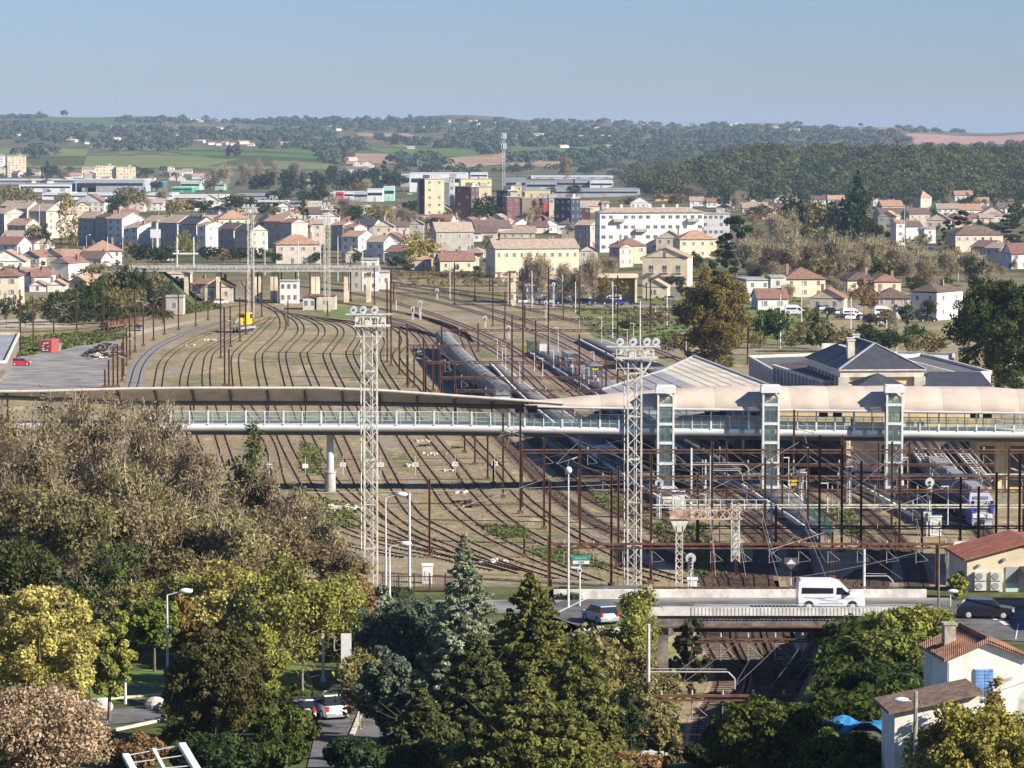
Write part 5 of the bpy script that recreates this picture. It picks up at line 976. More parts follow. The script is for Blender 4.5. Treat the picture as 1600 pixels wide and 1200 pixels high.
block(847, 858, 350, 310, 4, 5, rd, 'narrow column of red panelled balconies', 1, 4); block(858, 866, 352, 310, 8, 5, yb, 'narrow tan wall right of the red balconies', 1, 4); block(866, 892, 356, 310, 14, -20, mat('blue_black_panels', (.04, .05, .075), .7, .1, .3), 'blue black flats at the right end of the estate', 3, 4); block(892, 922, 352, 325, 14, 0, db, 'low dark brown flats beside the long white block', 3, 3); block(800, 815, 310, 290, 10, 0, wm['y'], 'small pale yellow flats with dark openings behind', 2, 2); block(820, 860, 312, 297, 12, 0, wm['y'], 'low yellow rooftop flats behind the taupe block', 4, 1)
block(12, 40, 277, 244, 16, 6, wm['c'], 'cream tower block far left with rows of balconies', 5, 8); block(-10, 14, 277, 262, 16, 0, wm['c'], 'lower cream block beside the far left tower', 4, 4); block(-8, 5, 262, 244, 16, 0, wm['w'], 'white block cut by the left picture edge', 3, 5)
block(150, 181, 279, 259, 14, 8, wm['c'], 'left one of the twin cream flats with a roof box', 6, 4); block(182, 212, 279, 261, 14, 8, wm['c'], 'right one of the twin cream flats', 6, 4)
# sheds and shops in the industrial zone
def shed(x0, x1, vb, vt, d, m, rmt, label, rz=0, ridge='f', pitch=.12, cat='warehouse', strip=None):
    p = hit((x0+x1)/2, vb); s = SC(p.y); w_ = (x1-x0)/s; h = (vb-vt)/s; r = thing('warehouse', label, cat, p, R(rz)); mb = MB(); mb.box((0, d/2, h/2-.2), (w_, d, h+.4)); mb.build('wall', m, r)
    mb = MB(); roofgeo(mb, w_, d, h, pitch*d/2 if ridge in 'xm' else pitch*w_/2, ridge, .3, .3); mb.build('roof', rmt, r)
    mb = MB(); mb.box((0, -.06, h*.62), (w_*.94, .08, h*.22)); mb.build('window_band', strip or pane, r); 
    for i in range(max(1, min(8, int(w_/14)))): mb = MB(); n = max(1, min(8, int(w_/14))); mb.box((-w_/2+w_*(i+.5)/n, -.09, min(1.8, h*.25)), (min(4, w_*.1), .1, min(3.6, h*.5))); mb.build('door', conc, r)
    return r
rfw = mat('pale_roof_sheet', (.66, .67, .68), .6, .12, .05, c2=(.52, .53, .54)); rfg = mat('grey_roof_sheet', (.30, .31, .33), .7, .15, .06); wsh = mat('white_cladding', (.74, .75, .76), .7, .06, .1); gsh = mat('green_cladding', (.06, .34, .20), .7, .1, .1); lgsh = mat('mint_cladding', (.36, .62, .50), .7, .1, .1); bsh = mat('grey_cladding', (.38, .40, .43), .7, .1, .1); redc = mat('red_fascia', (.62, .07, .12), .6, .05, .3)
for a in [(-60, 120, 288, 281, 60, bsh, rfw, 'long grey warehouse at the far left'), (30, 112, 300, 288, 40, wsh, rfg, 'white fronted warehouse with a dark band'), (118, 226, 300, 281, 50, bsh, rfw, 'grey warehouse with white parapet band'), (120, 150, 300, 287, 30, wsh, rfw, 'small white hall in front of the grey warehouse'), (226, 255, 298, 285, 40, mat('teal_cladding', (.05, .16, .16), .7, .1, .1), rfg, 'dark teal shed left of the green warehouse'), (268, 300, 301, 293, 30, gsh, rfw, 'bright green warehouse front'), (282, 312, 297, 284, 50, lgsh, rfw, 'pale mint green warehouse hall'), (336, 350, 297, 285, 40, lgsh, rfw, 'narrow mint green hall right of the brown tree'), (228, 270, 312, 303, 50, wsh, rfw, 'low white workshop roof behind the terrace'), (66, 108, 312, 302, 50, wsh, rfw, 'low white workshop among the trees on the left'), (110, 178, 312, 303, 50, wsh, rfw, 'long low white workshop behind the white gabled house'), (270, 350, 318, 306, 50, wsh, rfw, 'wide white workshop below the green warehouses'), (368, 420, 312, 304, 50, bsh, rfg, 'low grey workshop right of the white ones'), (400, 448, 322, 315, 30, wsh, rfw, 'low white retail shed with sign'),
          (520, 536, 311, 300, 20, redc, rfw, 'small red fronted shop'), (538, 553, 313, 300, 20, wsh, rfw, 'white panelled shop right of the red one'), (553, 574, 315, 300, 20, mat('blue_grey_cladding', (.42, .48, .55), .7, .1, .1), rfw, 'blue grey retail box'), (574, 598, 315, 296, 24, wsh, rfw, 'white retail box at the end of the shops'), (506, 522, 312, 302, 20, bsh, rfw, 'grey shop left of the red one'), (599, 616, 314, 292, 16, lgsh, rfw, 'mint framed petrol station canopy'), (588, 601, 292, 276, 14, conc, conc, 'grey ribbed grain tower behind the shops'),
          (640, 730, 300, 271, 50, wsh, rfw, 'large white hall behind the yellow tower'), (626, 642, 292, 273, 40, bsh, rfw, 'grey hall end left of the large white hall'), (790, 822, 300, 280, 60, rfg, rfg, 'grey factory hall behind the yellow flats'), (822, 870, 300, 284, 50, bsh, rfg, 'blue grey factory hall with low gable'), (868, 898, 296, 282, 60, rfg, rfg, 'dark roofed factory bay in the factory halls'), (896, 925, 296, 282, 60, bsh, rfg, 'middle bay of the factory halls'), (922, 958, 296, 283, 60, wsh, rfw, 'bright white end bay of the factory halls'), (830, 958, 279, 276, 90, wsh, rfw, 'very long pale roofed factory hall behind the others'), (862, 1000, 308, 296, 60, bsh, rfg, 'long grey ribbed warehouse roof before the forest'), (1024, 1044, 314, 306, 20, mat('yellow_cladding', (.75, .55, .06), .7, .05, .3), rfw, 'small bright yellow building at the forest edge'), (735, 762, 282, 270, 30, wsh, rfw, 'white hall with a roof box near the telecom mast'), (395, 500, 322, 316, 20, wsh, rfw, 'low line of white shops behind dark shrubs')]:
    shed(*a)
r = thing('shop_sign', 'white letters standing on the roof line of the shops behind dark shrubs', 'sign', AT(428, 309, 2300)); text('FEA', 3.6, (0, 0, 0), (math.pi/2, 0, 0), white, 'lettering', r, .1)
# telecom mast
p = hit(787, 296); H = AT(787, 207, p.y).z; r = thing('telecom_mast', 'white and grey lattice telecom mast with stacked antennas', 'mast', p); m = MB(); lattice_leg(m, 0, 0, 0, H, 2.2, 2.2, .28, 3.2); m.build('lattice', galv, r)
for z in (H-3, H-12): 
    for x, y in ((-1.9, 0), (1.9, 0), (0, -1.9), (0, 1.9)): m = MB(); m.box((x, y, z), (.9, .6, 5)); m.build('antenna', white, r)
# ---------------------------------------------------------------- road viaduct in the distance
D = 975.; a = AT(196, 411, D); b = AT(592, 413, D); r = thing('road_viaduct', 'pale concrete road viaduct on slim piers over the far tracks', 'bridge'); zt = 9.3
m = MB(); m.box(((a.x+b.x)/2, D+5, zt-.45), (b.x-a.x, 10, .9)); m.build('deck', conc, r); m = MB()
for y in (0, 10): m.box(((a.x+b.x)/2, D+y, zt+.2), (b.x-a.x, .25, .5)); m.box(((a.x+b.x)/2, D+y, zt+.95), (b.x-a.x, .12, .1))
for i in range(60): m.box((a.x+(b.x-a.x)*i/60, D-.15, zt+.45), (.18, .1, 1.1))
m.build('parapet', conc, r)
for u in (400, 404, 425, 430, 489, 496, 540, 575, 340, 290):
    for y in (1.5, 7): m = MB(); x = (u-800)/F*D; m.box((x, D+y, zt/2-.8), (1.1, 1.0, zt-1)); m.build('pier', wm['c'], r)
e = MB(); e.add([(a.x-16, D-4, -.5), (a.x+20, D-12, -.5), (a.x+10, D-1, zt-1.3), (a.x-6, D-1, zt-1.3), (a.x-16, D+24, -.5), (a.x+20, D+24, -.5), (a.x+10, D+11, zt-1.3), (a.x-6, D+11, zt-1.3)], [(0, 1, 2, 3), (1, 5, 6, 2), (3, 2, 6, 7), (5, 4, 7, 6), (0, 3, 7, 4)]); struct(e.build('road_embankment', mat('scrub_green', (.07, .08, .035), .95, .3, .3)))
m = MB(); m.box((a.x+1, D+5, zt-1.2), (16, 9.6, .5)); struct(m.build('viaduct_road', lasphalt))
def small(name, u, v, w_, d, h, wl, rf, ridge, label, win=(1, 1), cat='hut', pitch=.35):
    p = G(u, v); s = SC(p.y); return house(u-w_*s/2, u+w_*s/2, v, v-h*s, d, 0, wl, rf, ridge, win, pitch, label, name, cat, 0, 0, 0)
small('track_cabin', 452, 474, 5.0, 4, 6.0, 'w', 'e', 'f', 'white two-level track cabin with glazed top by the yard throat', (3, 2)); small('track_hut', 484, 484, 3.6, 8, 3.2, 'k', 'r', 'y', 'grey ended hut with red roof below the distant tower', (2, 1)); small('track_hut', 508, 484, 5.6, 5, 3.6, 'b', 'r', 'f', 'cream walled half of the red roofed hut', (1, 1))
small('substation', 552, 455, 4.6, 8, 6.5, 'g', 'e', 'f', 'shaded grey block under the viaduct end', (2, 2), 'building'); small('substation', 578, 455, 4.8, 8, 9.2, 'w', 'e', 'f', 'white block standing at the viaduct end', (2, 3), 'building'); small('substation', 598, 452, 4.5, 8, 5, 'w', 'e', 'f', 'small white annex right of the white viaduct block', (2, 1), 'building')
small('lineside_store', 273, 492, 4.4, 5, 4.5, 'g', 'e', 'f', 'weathered concrete store left of the green embankment', (1, 1), 'store'); small('lineside_store', 800, 478, 2.2, 3, 9, 'c', 'r', 'f', 'tall narrow cream tower between the portals', (1, 2), 'building'); small('lineside_store', 797, 440, 5, 3, 2, 'c', 'r', 'f', 'cream flat roofed kiosk behind the portals', (1, 1), 'building')
# open cream shed with grass in front
p = G(948, 474); s = SC(p.y); r = thing('open_shed', 'open cream shed with flat roof and dark interior behind the parked cars', 'shed', p); w_ = 95/s; h = 40/s; m = MB(); m.box((0, 8, h/2), (w_, .3, h)); m.box((-w_/2+2.2, 4, h/2), (4.4, 8, h)); m.box((w_/2-.3, 4, h/2), (.6, 8, h)); m.build('wall', wm['c'], r); m = MB(); m.box((0, 4, h+.4), (w_+.6, 8.8, .9)); m.build('roof', wm['c'], r)
house(822, 902, 474, 446, 10, 5, 'g', 't', 'x', (8, 2), label='long grey railway building behind bare trees and parked cars', ch=1); house(1004, 1042, 466, 448, 9, -8, 'c', 't', 'y', (1, 1), label='small cream garage with lime green door wall', ch=0)
# cream balcony house
r, w_, d, h = house(1004, 1074, 448, 402, 12, -10, 'c', 't', 'y', (0, 0), .42, 'cream gabled house with three balcony doors and an awning above the railway', ch=0); fl = h/2
for x in (-w_*.3, 0, w_*.3):
    obj('window', winm(1.2, 2.2, 0), r, (x, 0, fl+.9)); obj('window', winm(1.1, 1.3, 0), r, (x, 0, 1.7)); m = MB(); m.box((x, -.55, fl-.25), (2.4, 1.1, .14)); 
    for k in range(9): m.box((x-1.15+k*.287, -1.08, fl+.3), (.05, .05, 1.0))
    m.box((x, -1.08, fl+.8), (2.4, .07, .07)); m.build('balcony', fra, r)
obj('window', winm(.7, 1.5, 0), r, (0, 0, h+.9)); m = MB(); m.add([(-1, 0, fl-.6), (w_/2, 0, fl-.6), (w_/2, -2.4, fl-1.3), (-1, -2.4, fl-1.3), (-1, 0, fl-.5), (w_/2, 0, fl-.5), (w_/2, -2.4, fl-1.2), (-1, -2.4, fl-1.2)], [(0, 3, 2, 1), (4, 5, 6, 7), (0, 1, 5, 4), (1, 2, 6, 5), (2, 3, 7, 6), (3, 0, 4, 7)]); m.build('awning', mat('terracotta_awning', (.45, .28, .2), .9, .1, 1), r)
# small church tower
r, w_, d, h = house(1438, 1456, 330, 309, 9, 25, 'b', 'o', 'h', (1, 2), 1.1, 'small church tower with steep orange pyramid roof', 'church_tower', 'church', 0)
# ---------------------------------------------------------------- station hall, wings and train shed
slate = mat('blue_slate_roof', (.062, .066, .082), .6, .15, .8); stonew = mat('pale_cornice_stone', (.62, .57, .47), .85, .15, .8); ochre = mat('ochre_render', (.72, .56, .32), .9, .08, .4); zinc = mat('zinc_flashing', (.38, .39, .41), .4, .1, 1); pilm = mat('pilaster_stone_shade_tinted', (.46, .43, .37), .85, .2, .8)  # pilaster stone darkened in colour for the shaded side
D = 500.; c0 = AT(1315, 578, D); sx = D/F; Wd = 127*sx; zc = c0.z; dp = 27.; r = thing('station_hall', 'main station hall with ochre end wall, stone cornice and dark slate hipped roof', 'station building', (c0.x, D, 0), R(5)); hh = zc
m = MB(); m.box((Wd/2, dp/2, hh/2-.6), (Wd-.5, dp-.5, hh)); m.build('wall', ochre, r); m = MB(); m.box((Wd/2, dp/2, hh-.55), (Wd+.5, dp+.5, .9)); m.box((Wd/2, dp/2, hh-.02), (Wd+1.0, dp+1.0, .2)); m.build('cornice', stonew, r)
m = MB()
for x in (.3, Wd-.3): m.box((x, .0, hh/2-.7), (1.6, .7, hh-.6))
for k in range(10): m.box((-.02, .6+k*(dp-1.2)/9, hh/2-.7), (.6, 1.1, hh-.6))
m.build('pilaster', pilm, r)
for k in range(9):
    o = obj('window', winm(1.3, 2.6, 0), r, (.2, .6+(k+.5)*(dp-1.2)/9, hh-3.2)); o.rotation_euler[2] = -math.pi/2
m = MB(); a, b, rr = Wd+1, dp+1, 3.4; x0, y0 = -.5, -.5; V = [(x0, y0, hh+.08), (x0+a, y0, hh+.08), (x0+a, y0+b, hh+.08), (x0, y0+b, hh+.08), (x0+a/2, y0+6, hh+rr), (x0+a/2, y0+b-6, hh+rr)]; m.add(V, [(0, 1, 4), (1, 2, 5, 4), (2, 3, 5), (3, 0, 4, 5), (0, 3, 2, 1)]); ro = m.build('roof', slate, r)
m = MB()
for i, j in ((0, 4), (1, 4), (2, 5), (3, 5), (4, 5)): m.beam(Vector(V[i])+Vector((0, 0, .06)), Vector(V[j])+Vector((0, 0, .06)), .32, .12)
m.build('ridge_flashing', zinc, ro)
for x, y in ((x0+a*.22, 5), (x0+a*.30, 11), (x0+a*.5, 20)): m = MB(); m.box((x, y, hh+2.6), (1.0, .7, 2.6)); m.box((x, y, hh+3.9), (1.2, .9, .15)); m.build('chimney', stonew, ro)
for k in range(5): m = MB(); m.box((x0+a*.33, 12+k*2.2, hh+2.35), (.6, .6, .14)); m.build('skylight', white, ro)
# front pavilion gable roof
q = AT(1378, 603, 487); r2 = thing('station_pavilion', 'low station pavilion with small slate pyramid roof in front of the ochre wall', 'station building', (q.x, 487, 0), R(5)); zz = q.z; m = MB(); m.box((0, 3, zz/2), (6.2, 6, zz)); m.build('wall', ochre, r2); m = MB(); m.add([(-3.6, -.6, zz), (3.6, -.6, zz), (3.6, 6.6, zz), (-3.6, 6.6, zz), (0, 3, zz+1.6)], [(0, 1, 4), (1, 2, 4), (2, 3, 4), (3, 0, 4), (3, 2, 1, 0)]); m.build('roof', slate, r2)
def wing(u0, u1, vt, D, d, rz, label, m_, rf, h=None, pil=0, rise=1.2):
    a = AT(u0, vt, D); s = D/F; w_ = (u1-u0)*s/math.cos(R(rz)); r = thing('station_wing', label, 'station building', (a.x, D, 0), R(rz)); m = MB(); m.box((w_/2, d/2, a.z/2-.3), (w_-.3, d-.3, a.z-.2)); m.build('wall', m_, r)
    m = MB(); m.box((w_/2, d/2, a.z-.15), (w_+.4, d+.4, .4)); m.build('cornice', stonew, r)
    m = MB(); V = [(-.1, -.1, a.z+.06), (w_+.1, -.1, a.z+.06), (w_+.1, d+.1, a.z+.06), (-.1, d+.1, a.z+.06), (w_*.12, d/2, a.z+rise), (w_*.88, d/2, a.z+rise)]; m.add(V, [(0, 1, 5, 4), (1, 2, 5), (2, 3, 4, 5), (3, 0, 4), (3, 2, 1, 0)]); m.build('roof', rf, r)
    if pil:
        m = MB()
        for k in range(pil): m.box((w_*(k+.5)/pil, -.1, a.z/2-.4), (.5, .4, a.z-.6))
        m.build('pilaster', pilm, r)
    return r
wing(1443, 1550, 604, 500, 16, -4, 'right station wing with long slate roof and ochre wall', ochre, slate, rise=1.6)
wing(1212, 1318, 575, 531, 22, -68, 'left station wing with brown roof and pilastered wall in shade', pilm, mat('brown_flat_roof', (.14, .105, .09), .8, .2, .4), pil=9) if 0 else None
r = thing('station_wing', 'left station wing with brown roof and pilastered wall in shade', 'station building', AT(1262, 576, 520)*1, 0); r.location.z = 0
A0 = AT(1209, 571, 540); A1 = AT(1288, 597, 505); zz = 10.2; dv = (A1-A0); dv.z = 0; L_ = dv.length; dv.normalize(); nv = Vector((-dv.y, dv.x, 0)); r.location = (A0.x, A0.y, 0); r.rotation_euler = (0, 0, math.atan2(dv.y, dv.x))
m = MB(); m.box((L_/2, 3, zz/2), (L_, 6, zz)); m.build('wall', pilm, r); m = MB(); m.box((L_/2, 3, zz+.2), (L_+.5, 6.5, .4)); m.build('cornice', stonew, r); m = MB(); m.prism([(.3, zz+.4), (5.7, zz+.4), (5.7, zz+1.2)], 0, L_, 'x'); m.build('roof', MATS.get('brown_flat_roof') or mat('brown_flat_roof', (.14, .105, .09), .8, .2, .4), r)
m = MB()
for k in range(14): m.box((L_*(k+.5)/14, -.15, zz/2), (.6, .5, zz))
m.build('pilaster', stonew, r)
for k in range(13): obj('window', winm(.9, 2.2, 0), r, (L_*(k+1)/14, 0, zz-3))
# flat roofed range left of the hall
def prismroof(pts, z0, z1, name, label, mw, mr, cat='station building'):
    r = thing(name, label, cat, (pts[0].x, pts[0].y, 0)); o = Vector((pts[0].x, pts[0].y, 0)); P = [(p.x-o.x, p.y-o.y) for p in pts]; n = len(P)
    m = MB(); m.add([(x, y, z0) for x, y in P]+[(x, y, z1) for x, y in P], [tuple(range(n))[::-1], tuple(range(n, 2*n))]+[(i, (i+1) % n, n+(i+1) % n, n+i) for i in range(n)]); m.build('wall', mw, r)
    m = MB()
    for i in range(n): a = Vector((*P[i], z1+.25)); b = Vector((*P[(i+1) % n], z1+.25)); m.beam(a, b, .4, .5)
    m.build('parapet', stonew, r); c = Vector((sum(x for x, y in P)/n, sum(y for x, y in P)/n)); m = MB(); Q = [(c.x+(x-c.x)*.94, c.y+(y-c.y)*.94) for x, y in P]; m.add([(x, y, z1+.1) for x, y in Q], [tuple(range(n))]); m.build('roof', mr, r); return r
rgrey = mat('grey_felt_roof', (.13, .135, .15), .85, .2, .3)
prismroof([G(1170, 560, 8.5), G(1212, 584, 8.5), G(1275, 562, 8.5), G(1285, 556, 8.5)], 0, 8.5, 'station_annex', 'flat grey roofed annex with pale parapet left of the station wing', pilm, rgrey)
prismroof([G(1400, 562, 8), G(1500, 588, 8), G(1548, 584, 8), G(1440, 556, 8)], 0, 8, 'station_annex', 'long dark flat roof behind the station hall', wm['k'], rgrey)
prismroof([G(1286, 560, 11), G(1310, 560, 11), G(1310, 545, 11), G(1286, 545, 11)], 0, 11.4, 'white_roof_house', 'white curved roof box behind the slate roof', white, white, 'building')
prismroof([G(1396, 560, 6), G(1488, 570, 6), G(1490, 556, 6), G(1400, 553, 6)], 0, 6, 'long_canopy', 'long pale flat canopy with bare stumps behind the station', wm['b'], rfw, 'canopy')
# ochre platform building visible below the footbridge on the right
p = G(1525, 775); D = 455; r = thing('platform_building', 'ochre platform building with tall dark bays under the footbridge', 'station building', (AT(1525, 700, D).x, D, 0)); x1 = (1660-1525)/F*D; m = MB(); m.box((x1/2, 4, 3.6), (x1, 8, 7.2)); m.build('wall', ochre, r)
for u in (1529, 1580, 1625): m = MB(); m.box(((u-1525+11)/F*D, -.03, 2.9), (2.2, .1, 5.2)); m.build('window', pane, r)
m = MB()
for u in (1526, 1556, 1572, 1606, 1650): m.box(((u-1525)/F*D+.2, -.12, 3.6), (.35, .25, 7.2))
m.build('pilaster', stonew, r)
D = 462; r = thing('platform_building', 'brown timber clad platform building under the deck, left of the ochre one', 'station building', (AT(1412, 700, D).x, D, 0)); x1 = (1524-1412)/F*D; m = MB(); m.box((x1/2, 4, 3.3), (x1, 8, 6.6)); m.build('wall', mat('brown_boards', (.20, .155, .125), .9, .3, .6), r)
for u in (1425, 1440, 1456, 1478, 1492, 1506): m = MB(); m.box(((u-1412)/F*D, -.03, 2.2), (.9, .1, 2.2)); m.build('window', pane, r)
# outside stairs / bracing from deck to ground on the right
for i, (u0, u1) in enumerate(((1412, 1462), (1440, 1495), (1478, 1535))):
    mb = MB(); a = AT(u0, 688, 452); b = AT(u1, 752, 447)
    for dx in (0, 1.2): mb.beam(a+Vector((dx, 0, 0)), b+Vector((dx, 0, 0)), .12, .35)
    for k in range(18): mb.beam(a.lerp(b, k/18), a.lerp(b, k/18)+Vector((1.2, 0, 0)), .25, .05)
    for dx in (0, 1.2): mb.beam(a+Vector((dx, 0, 1)), b+Vector((dx, 0, 1)), .05, .05)
    o = mb.build('staircase', galv); tag(o, ['grey staircase flight nearest the right lift tower', 'middle grey staircase flight over the regional train', 'grey staircase flight ending by the ochre platform building'][i], 'staircase')
# train shed
shedroof = mat('train_shed_roof', (.52, .475, .38), .85, .14, .12, c2=(.38, .35, .30)); shedshade = mat('train_shed_grey_roof', (.36, .35, .35), .85, .12, .2)  # grey of the left slope paints in its weaker light
Lp = G(940, 609, 8.5); Mp = G(1033, 580, 10); Rp = G(1083, 557, 9); Ad = Vector((7.3, -68, 0)).normalized()
r = thing('train_shed', 'large low train shed with cream ribbed roof, left slope painted shade-grey, beside the footbridge', 'train shed', (0, 0, 0))
def toD(p, D): return p+Ad*((D-p.y)/Ad.y)
n = 8
m = MB(); L2, M2, R2 = toD(Lp, 464.2), toD(Mp, 464.2), toD(Rp, 464.2); m.add([Mp, Rp, R2, M2]+[p-Vector((0, 0, .3)) for p in (Mp, Rp, R2, M2)], [(3, 2, 1, 0), (4, 5, 6, 7), (0, 1, 5, 4), (2, 3, 7, 6), (1, 2, 6, 5)]); m.build('roof', shedroof, r)
m = MB(); m.add([Lp, Mp, M2, L2]+[p-Vector((0, 0, .3)) for p in (Lp, Mp, M2, L2)], [(3, 2, 1, 0), (4, 5, 6, 7), (0, 1, 5, 4), (2, 3, 7, 6), (3, 0, 4, 7)]); m.build('roof', shedshade, r)
m = MB()
for a, b, k in ((Lp, Mp, 6), (Mp, Rp, 6)):
    for i in range(1, k): p = a.lerp(b, i/k)+Vector((0, 0, .05)); m.beam(p, toD(p, 464.3), .09, .03)
m.build('seam', mat('seam_grey', (.33, .31, .27), .8, .1, 1), r); m = MB(); up = Vector((0, 0, .12)); m.beam(Rp+up, toD(Rp, 464.3)+up, .5, .3); m.beam(Mp+up*.3, Rp+up*.3, .3, .3); m.beam(Lp+up*.3, Mp+up*.3, .3, .3); m.build('edge_trim', zinc, r)
for k in range(7):
    D = 462+k*17
    for P in (Lp, Mp, Rp):
        if D < P.y: q = toD(P, D); m = MB(); m.beam((q.x, q.y, 0), (q.x, q.y, q.z-.3), .3, .3); m.build('column', darkst, r)
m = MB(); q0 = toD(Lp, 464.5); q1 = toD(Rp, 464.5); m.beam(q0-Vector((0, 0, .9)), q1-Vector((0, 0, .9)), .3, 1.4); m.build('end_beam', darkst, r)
m = MB()
for k in range(60): p = q0.lerp(q1, k/60); m.box((p.x, p.y-.2, p.z-1.75), (.16, .05, .35))
m.build('valance', white, r)
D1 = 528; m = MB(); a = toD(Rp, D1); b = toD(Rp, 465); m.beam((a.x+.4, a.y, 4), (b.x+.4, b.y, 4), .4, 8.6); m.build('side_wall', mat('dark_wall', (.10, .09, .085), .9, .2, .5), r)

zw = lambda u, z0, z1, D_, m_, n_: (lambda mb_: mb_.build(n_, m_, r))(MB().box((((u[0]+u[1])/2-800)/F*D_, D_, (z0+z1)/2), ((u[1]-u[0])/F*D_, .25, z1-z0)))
zw((1214, 1524), 8.0, 11.7, 463.6, mat('ochre_boards', (.70, .54, .30), .8, .12, .6), 'end_wall'); zw((1331, 1411), -.3, 7.9, 463.4, MATS['dark_wall'], 'shade_panel')  # second box: dark panel added to stand in for shade under the shed
# ---------------------------------------------------------------- vehicles
paints = {k: mat('car_paint_'+k, c, .25, .02, .5, spec=.6) for k, c in dict(white=(.80, .80, .80), silver=(.46, .50, .52), black=(.015, .017, .022), red=(.60, .02, .04), blue=(.03, .08, .35), grey=(.18, .19, .2)).items()}
rub = mat('tyre_rubber', (.02, .02, .02), .8, .1, 2); lampc = glass('headlamp_glass', (.7, .72, .75)); redl = glass('tail_lamp', (.5, .02, .02)); bump_ = mat('grey_bumper', (.28, .29, .30), .7, .1, 1)
def car(prof, L_, W_, col_, wheels, wr=.32, glz=None, name='parked_car', label='car', cat='car', group=None, inset=.16):
    # prof: list of (x, z) outline of the lower body; glz: list of (x, z) of the cabin outline
    r = thing(name, label, cat, (0, 0, 0), 0, group); m = MB(); n = len(prof); V = []; hw = W_/2
    for s, ins in ((-1, 0), (1, 0)):
        V += [(x, s*hw*(1-.03*(z > .9)), z) for x, z in prof]
    m.add(V, [tuple(range(n)), tuple(range(n, 2*n))[::-1]]+[(i, n+i, n+(i+1) % n, (i+1) % n) for i in range(n)]); o = m.build('body', paints[col_], r); bv = o.modifiers.new('bevel', 'BEVEL'); bv.width = .06; bv.segments = 3; bv.limit_method = 'ANGLE'
    cab, top = glz; k = len(cab); m = MB()
    zb_ = min(z for x, z in cab); zt_ = max(z for x, z in cab); V = []
    for s in (-1, 1): V += [(x, s*(hw-.03-inset*(z-zb_)/(zt_-zb_)), z) for x, z in cab]
    m.add(V, [tuple(range(k)), tuple(range(k, 2*k))[::-1]]+[(i, k+i, k+(i+1) % k, (i+1) % k) for i in range(k)]); m.build('windows', pane, r)
    m = MB(); xt = [x for x, z in cab if z > zt_-.02]; a, b = min(xt), max(xt); m.box(((a+b)/2, 0, zt_+.0), (b-a+.12, 2*(hw-inset), .09))
    for s in (-1, 1):                     # pillars
        ps = sorted(cab, key=lambda q: (q[0], q[1])); lo = [q for q in cab if q[1] < zb_+.03]; x0, x1 = min(q[0] for q in lo), max(q[0] for q in lo)
        for xb_, xt_ in ((x0, a), (x1, b), ((x0+x1)/2, (a+b)/2)): m.beam((xb_, s*(hw-.02), zb_), (xt_, s*(hw-inset-.005), zt_), .09, .08)
    o = m.build('roof', paints[col_], r)
    for x in wheels:
        for s in (-1, 1):
            m = MB(); m.tube((x, s*(hw-.2), wr), (x, s*(hw+.012), wr), wr, wr, 18); w1 = m.build('wheel', rub, r); m = MB(); m.tube((x, s*(hw+.013), wr), (x, s*(hw+.03), wr), wr*.62, wr*.5, 12); m.build('rim', galv, w1)
    xs = [x for x, z in prof]; xf, xr_ = max(xs), min(xs)
    for s in (-1, 1):
        m = MB(); m.box((xf-.06, s*(hw-.3), .72), (.16, .38, .18)); m.build('headlight', lampc, r); m = MB(); m.box((xr_+.04, s*(hw-.14), .85), (.12, .2, .36)); m.build('tail_light', redl, r)
    m = MB(); m.box((xf-.02, 0, .36), (.14, W_*.9, .2)); m.box((xr_+.02, 0, .42), (.12, W_*.92, .24)); m.build('bumper', bump_, r); m = MB(); m.box((xr_-.04, 0, .52), (.03, .5, .11)); m.build('number_plate', white, r)
    return r
hatch = [(-1.9, .22), (1.9, .22), (1.95, .55), (1.8, .78), (1.0, .92), (-1.75, .98), (-1.93, .7)]; hcab = [(1.05, .9), (.45, 1.44), (-1.55, 1.46), (-1.82, .95)]
c_hatch = car(hatch, 3.9, 1.66, 'silver', (-1.2, 1.25), glz=(hcab, 0), label='silver hatchback seen from behind on the road by the bridge')
suv = [(-2.25, .28), (2.25, .28), (2.3, .62), (2.1, .92), (1.2, 1.04), (-2.1, 1.08), (-2.3, .75)]; scab = [(1.2, 1.0), (.55, 1.6), (-1.5, 1.64), (-2.15, 1.06)]
c_suv = car(suv, 4.6, 1.85, 'black', (-1.38, 1.42), .36, (scab, 0), label='dark blue-black family car in shade on the road beside the small station building')
def place(o, u, v, D=None, rz=0, z=None):
    p = hit(u, v) if D is None else AT(u, v, D); o.location = p if z is None else (p.x, p.y, z); o.rotation_euler = (0, 0, R(rz)); return o
RZ = 6.0
place(c_hatch, 938, 972, rz=112); place(c_suv, 1540, 966, rz=-8)
def copy_car(src, col_, u, v, rz, desc, D=None, z=None, name=None, sc=1.0, full=None):
    c = dup(src, scale=sc); c.name = name or 'parked_car'
    for k in c.children:
        if k.name.startswith(('body', 'roof')): k.data = k.data.copy(); k.data.materials.clear(); k.data.materials.append(paints[col_])
    place(c, u, v, D, rz, z); c['group'] = 'cars parked around the station'
    if full: c['label'] = full
    else: auto(c, desc)
    return c
copy_car(c_hatch, 'red', 33, 571, 0, '', full='bright red hatchback parked on the asphalt yard')
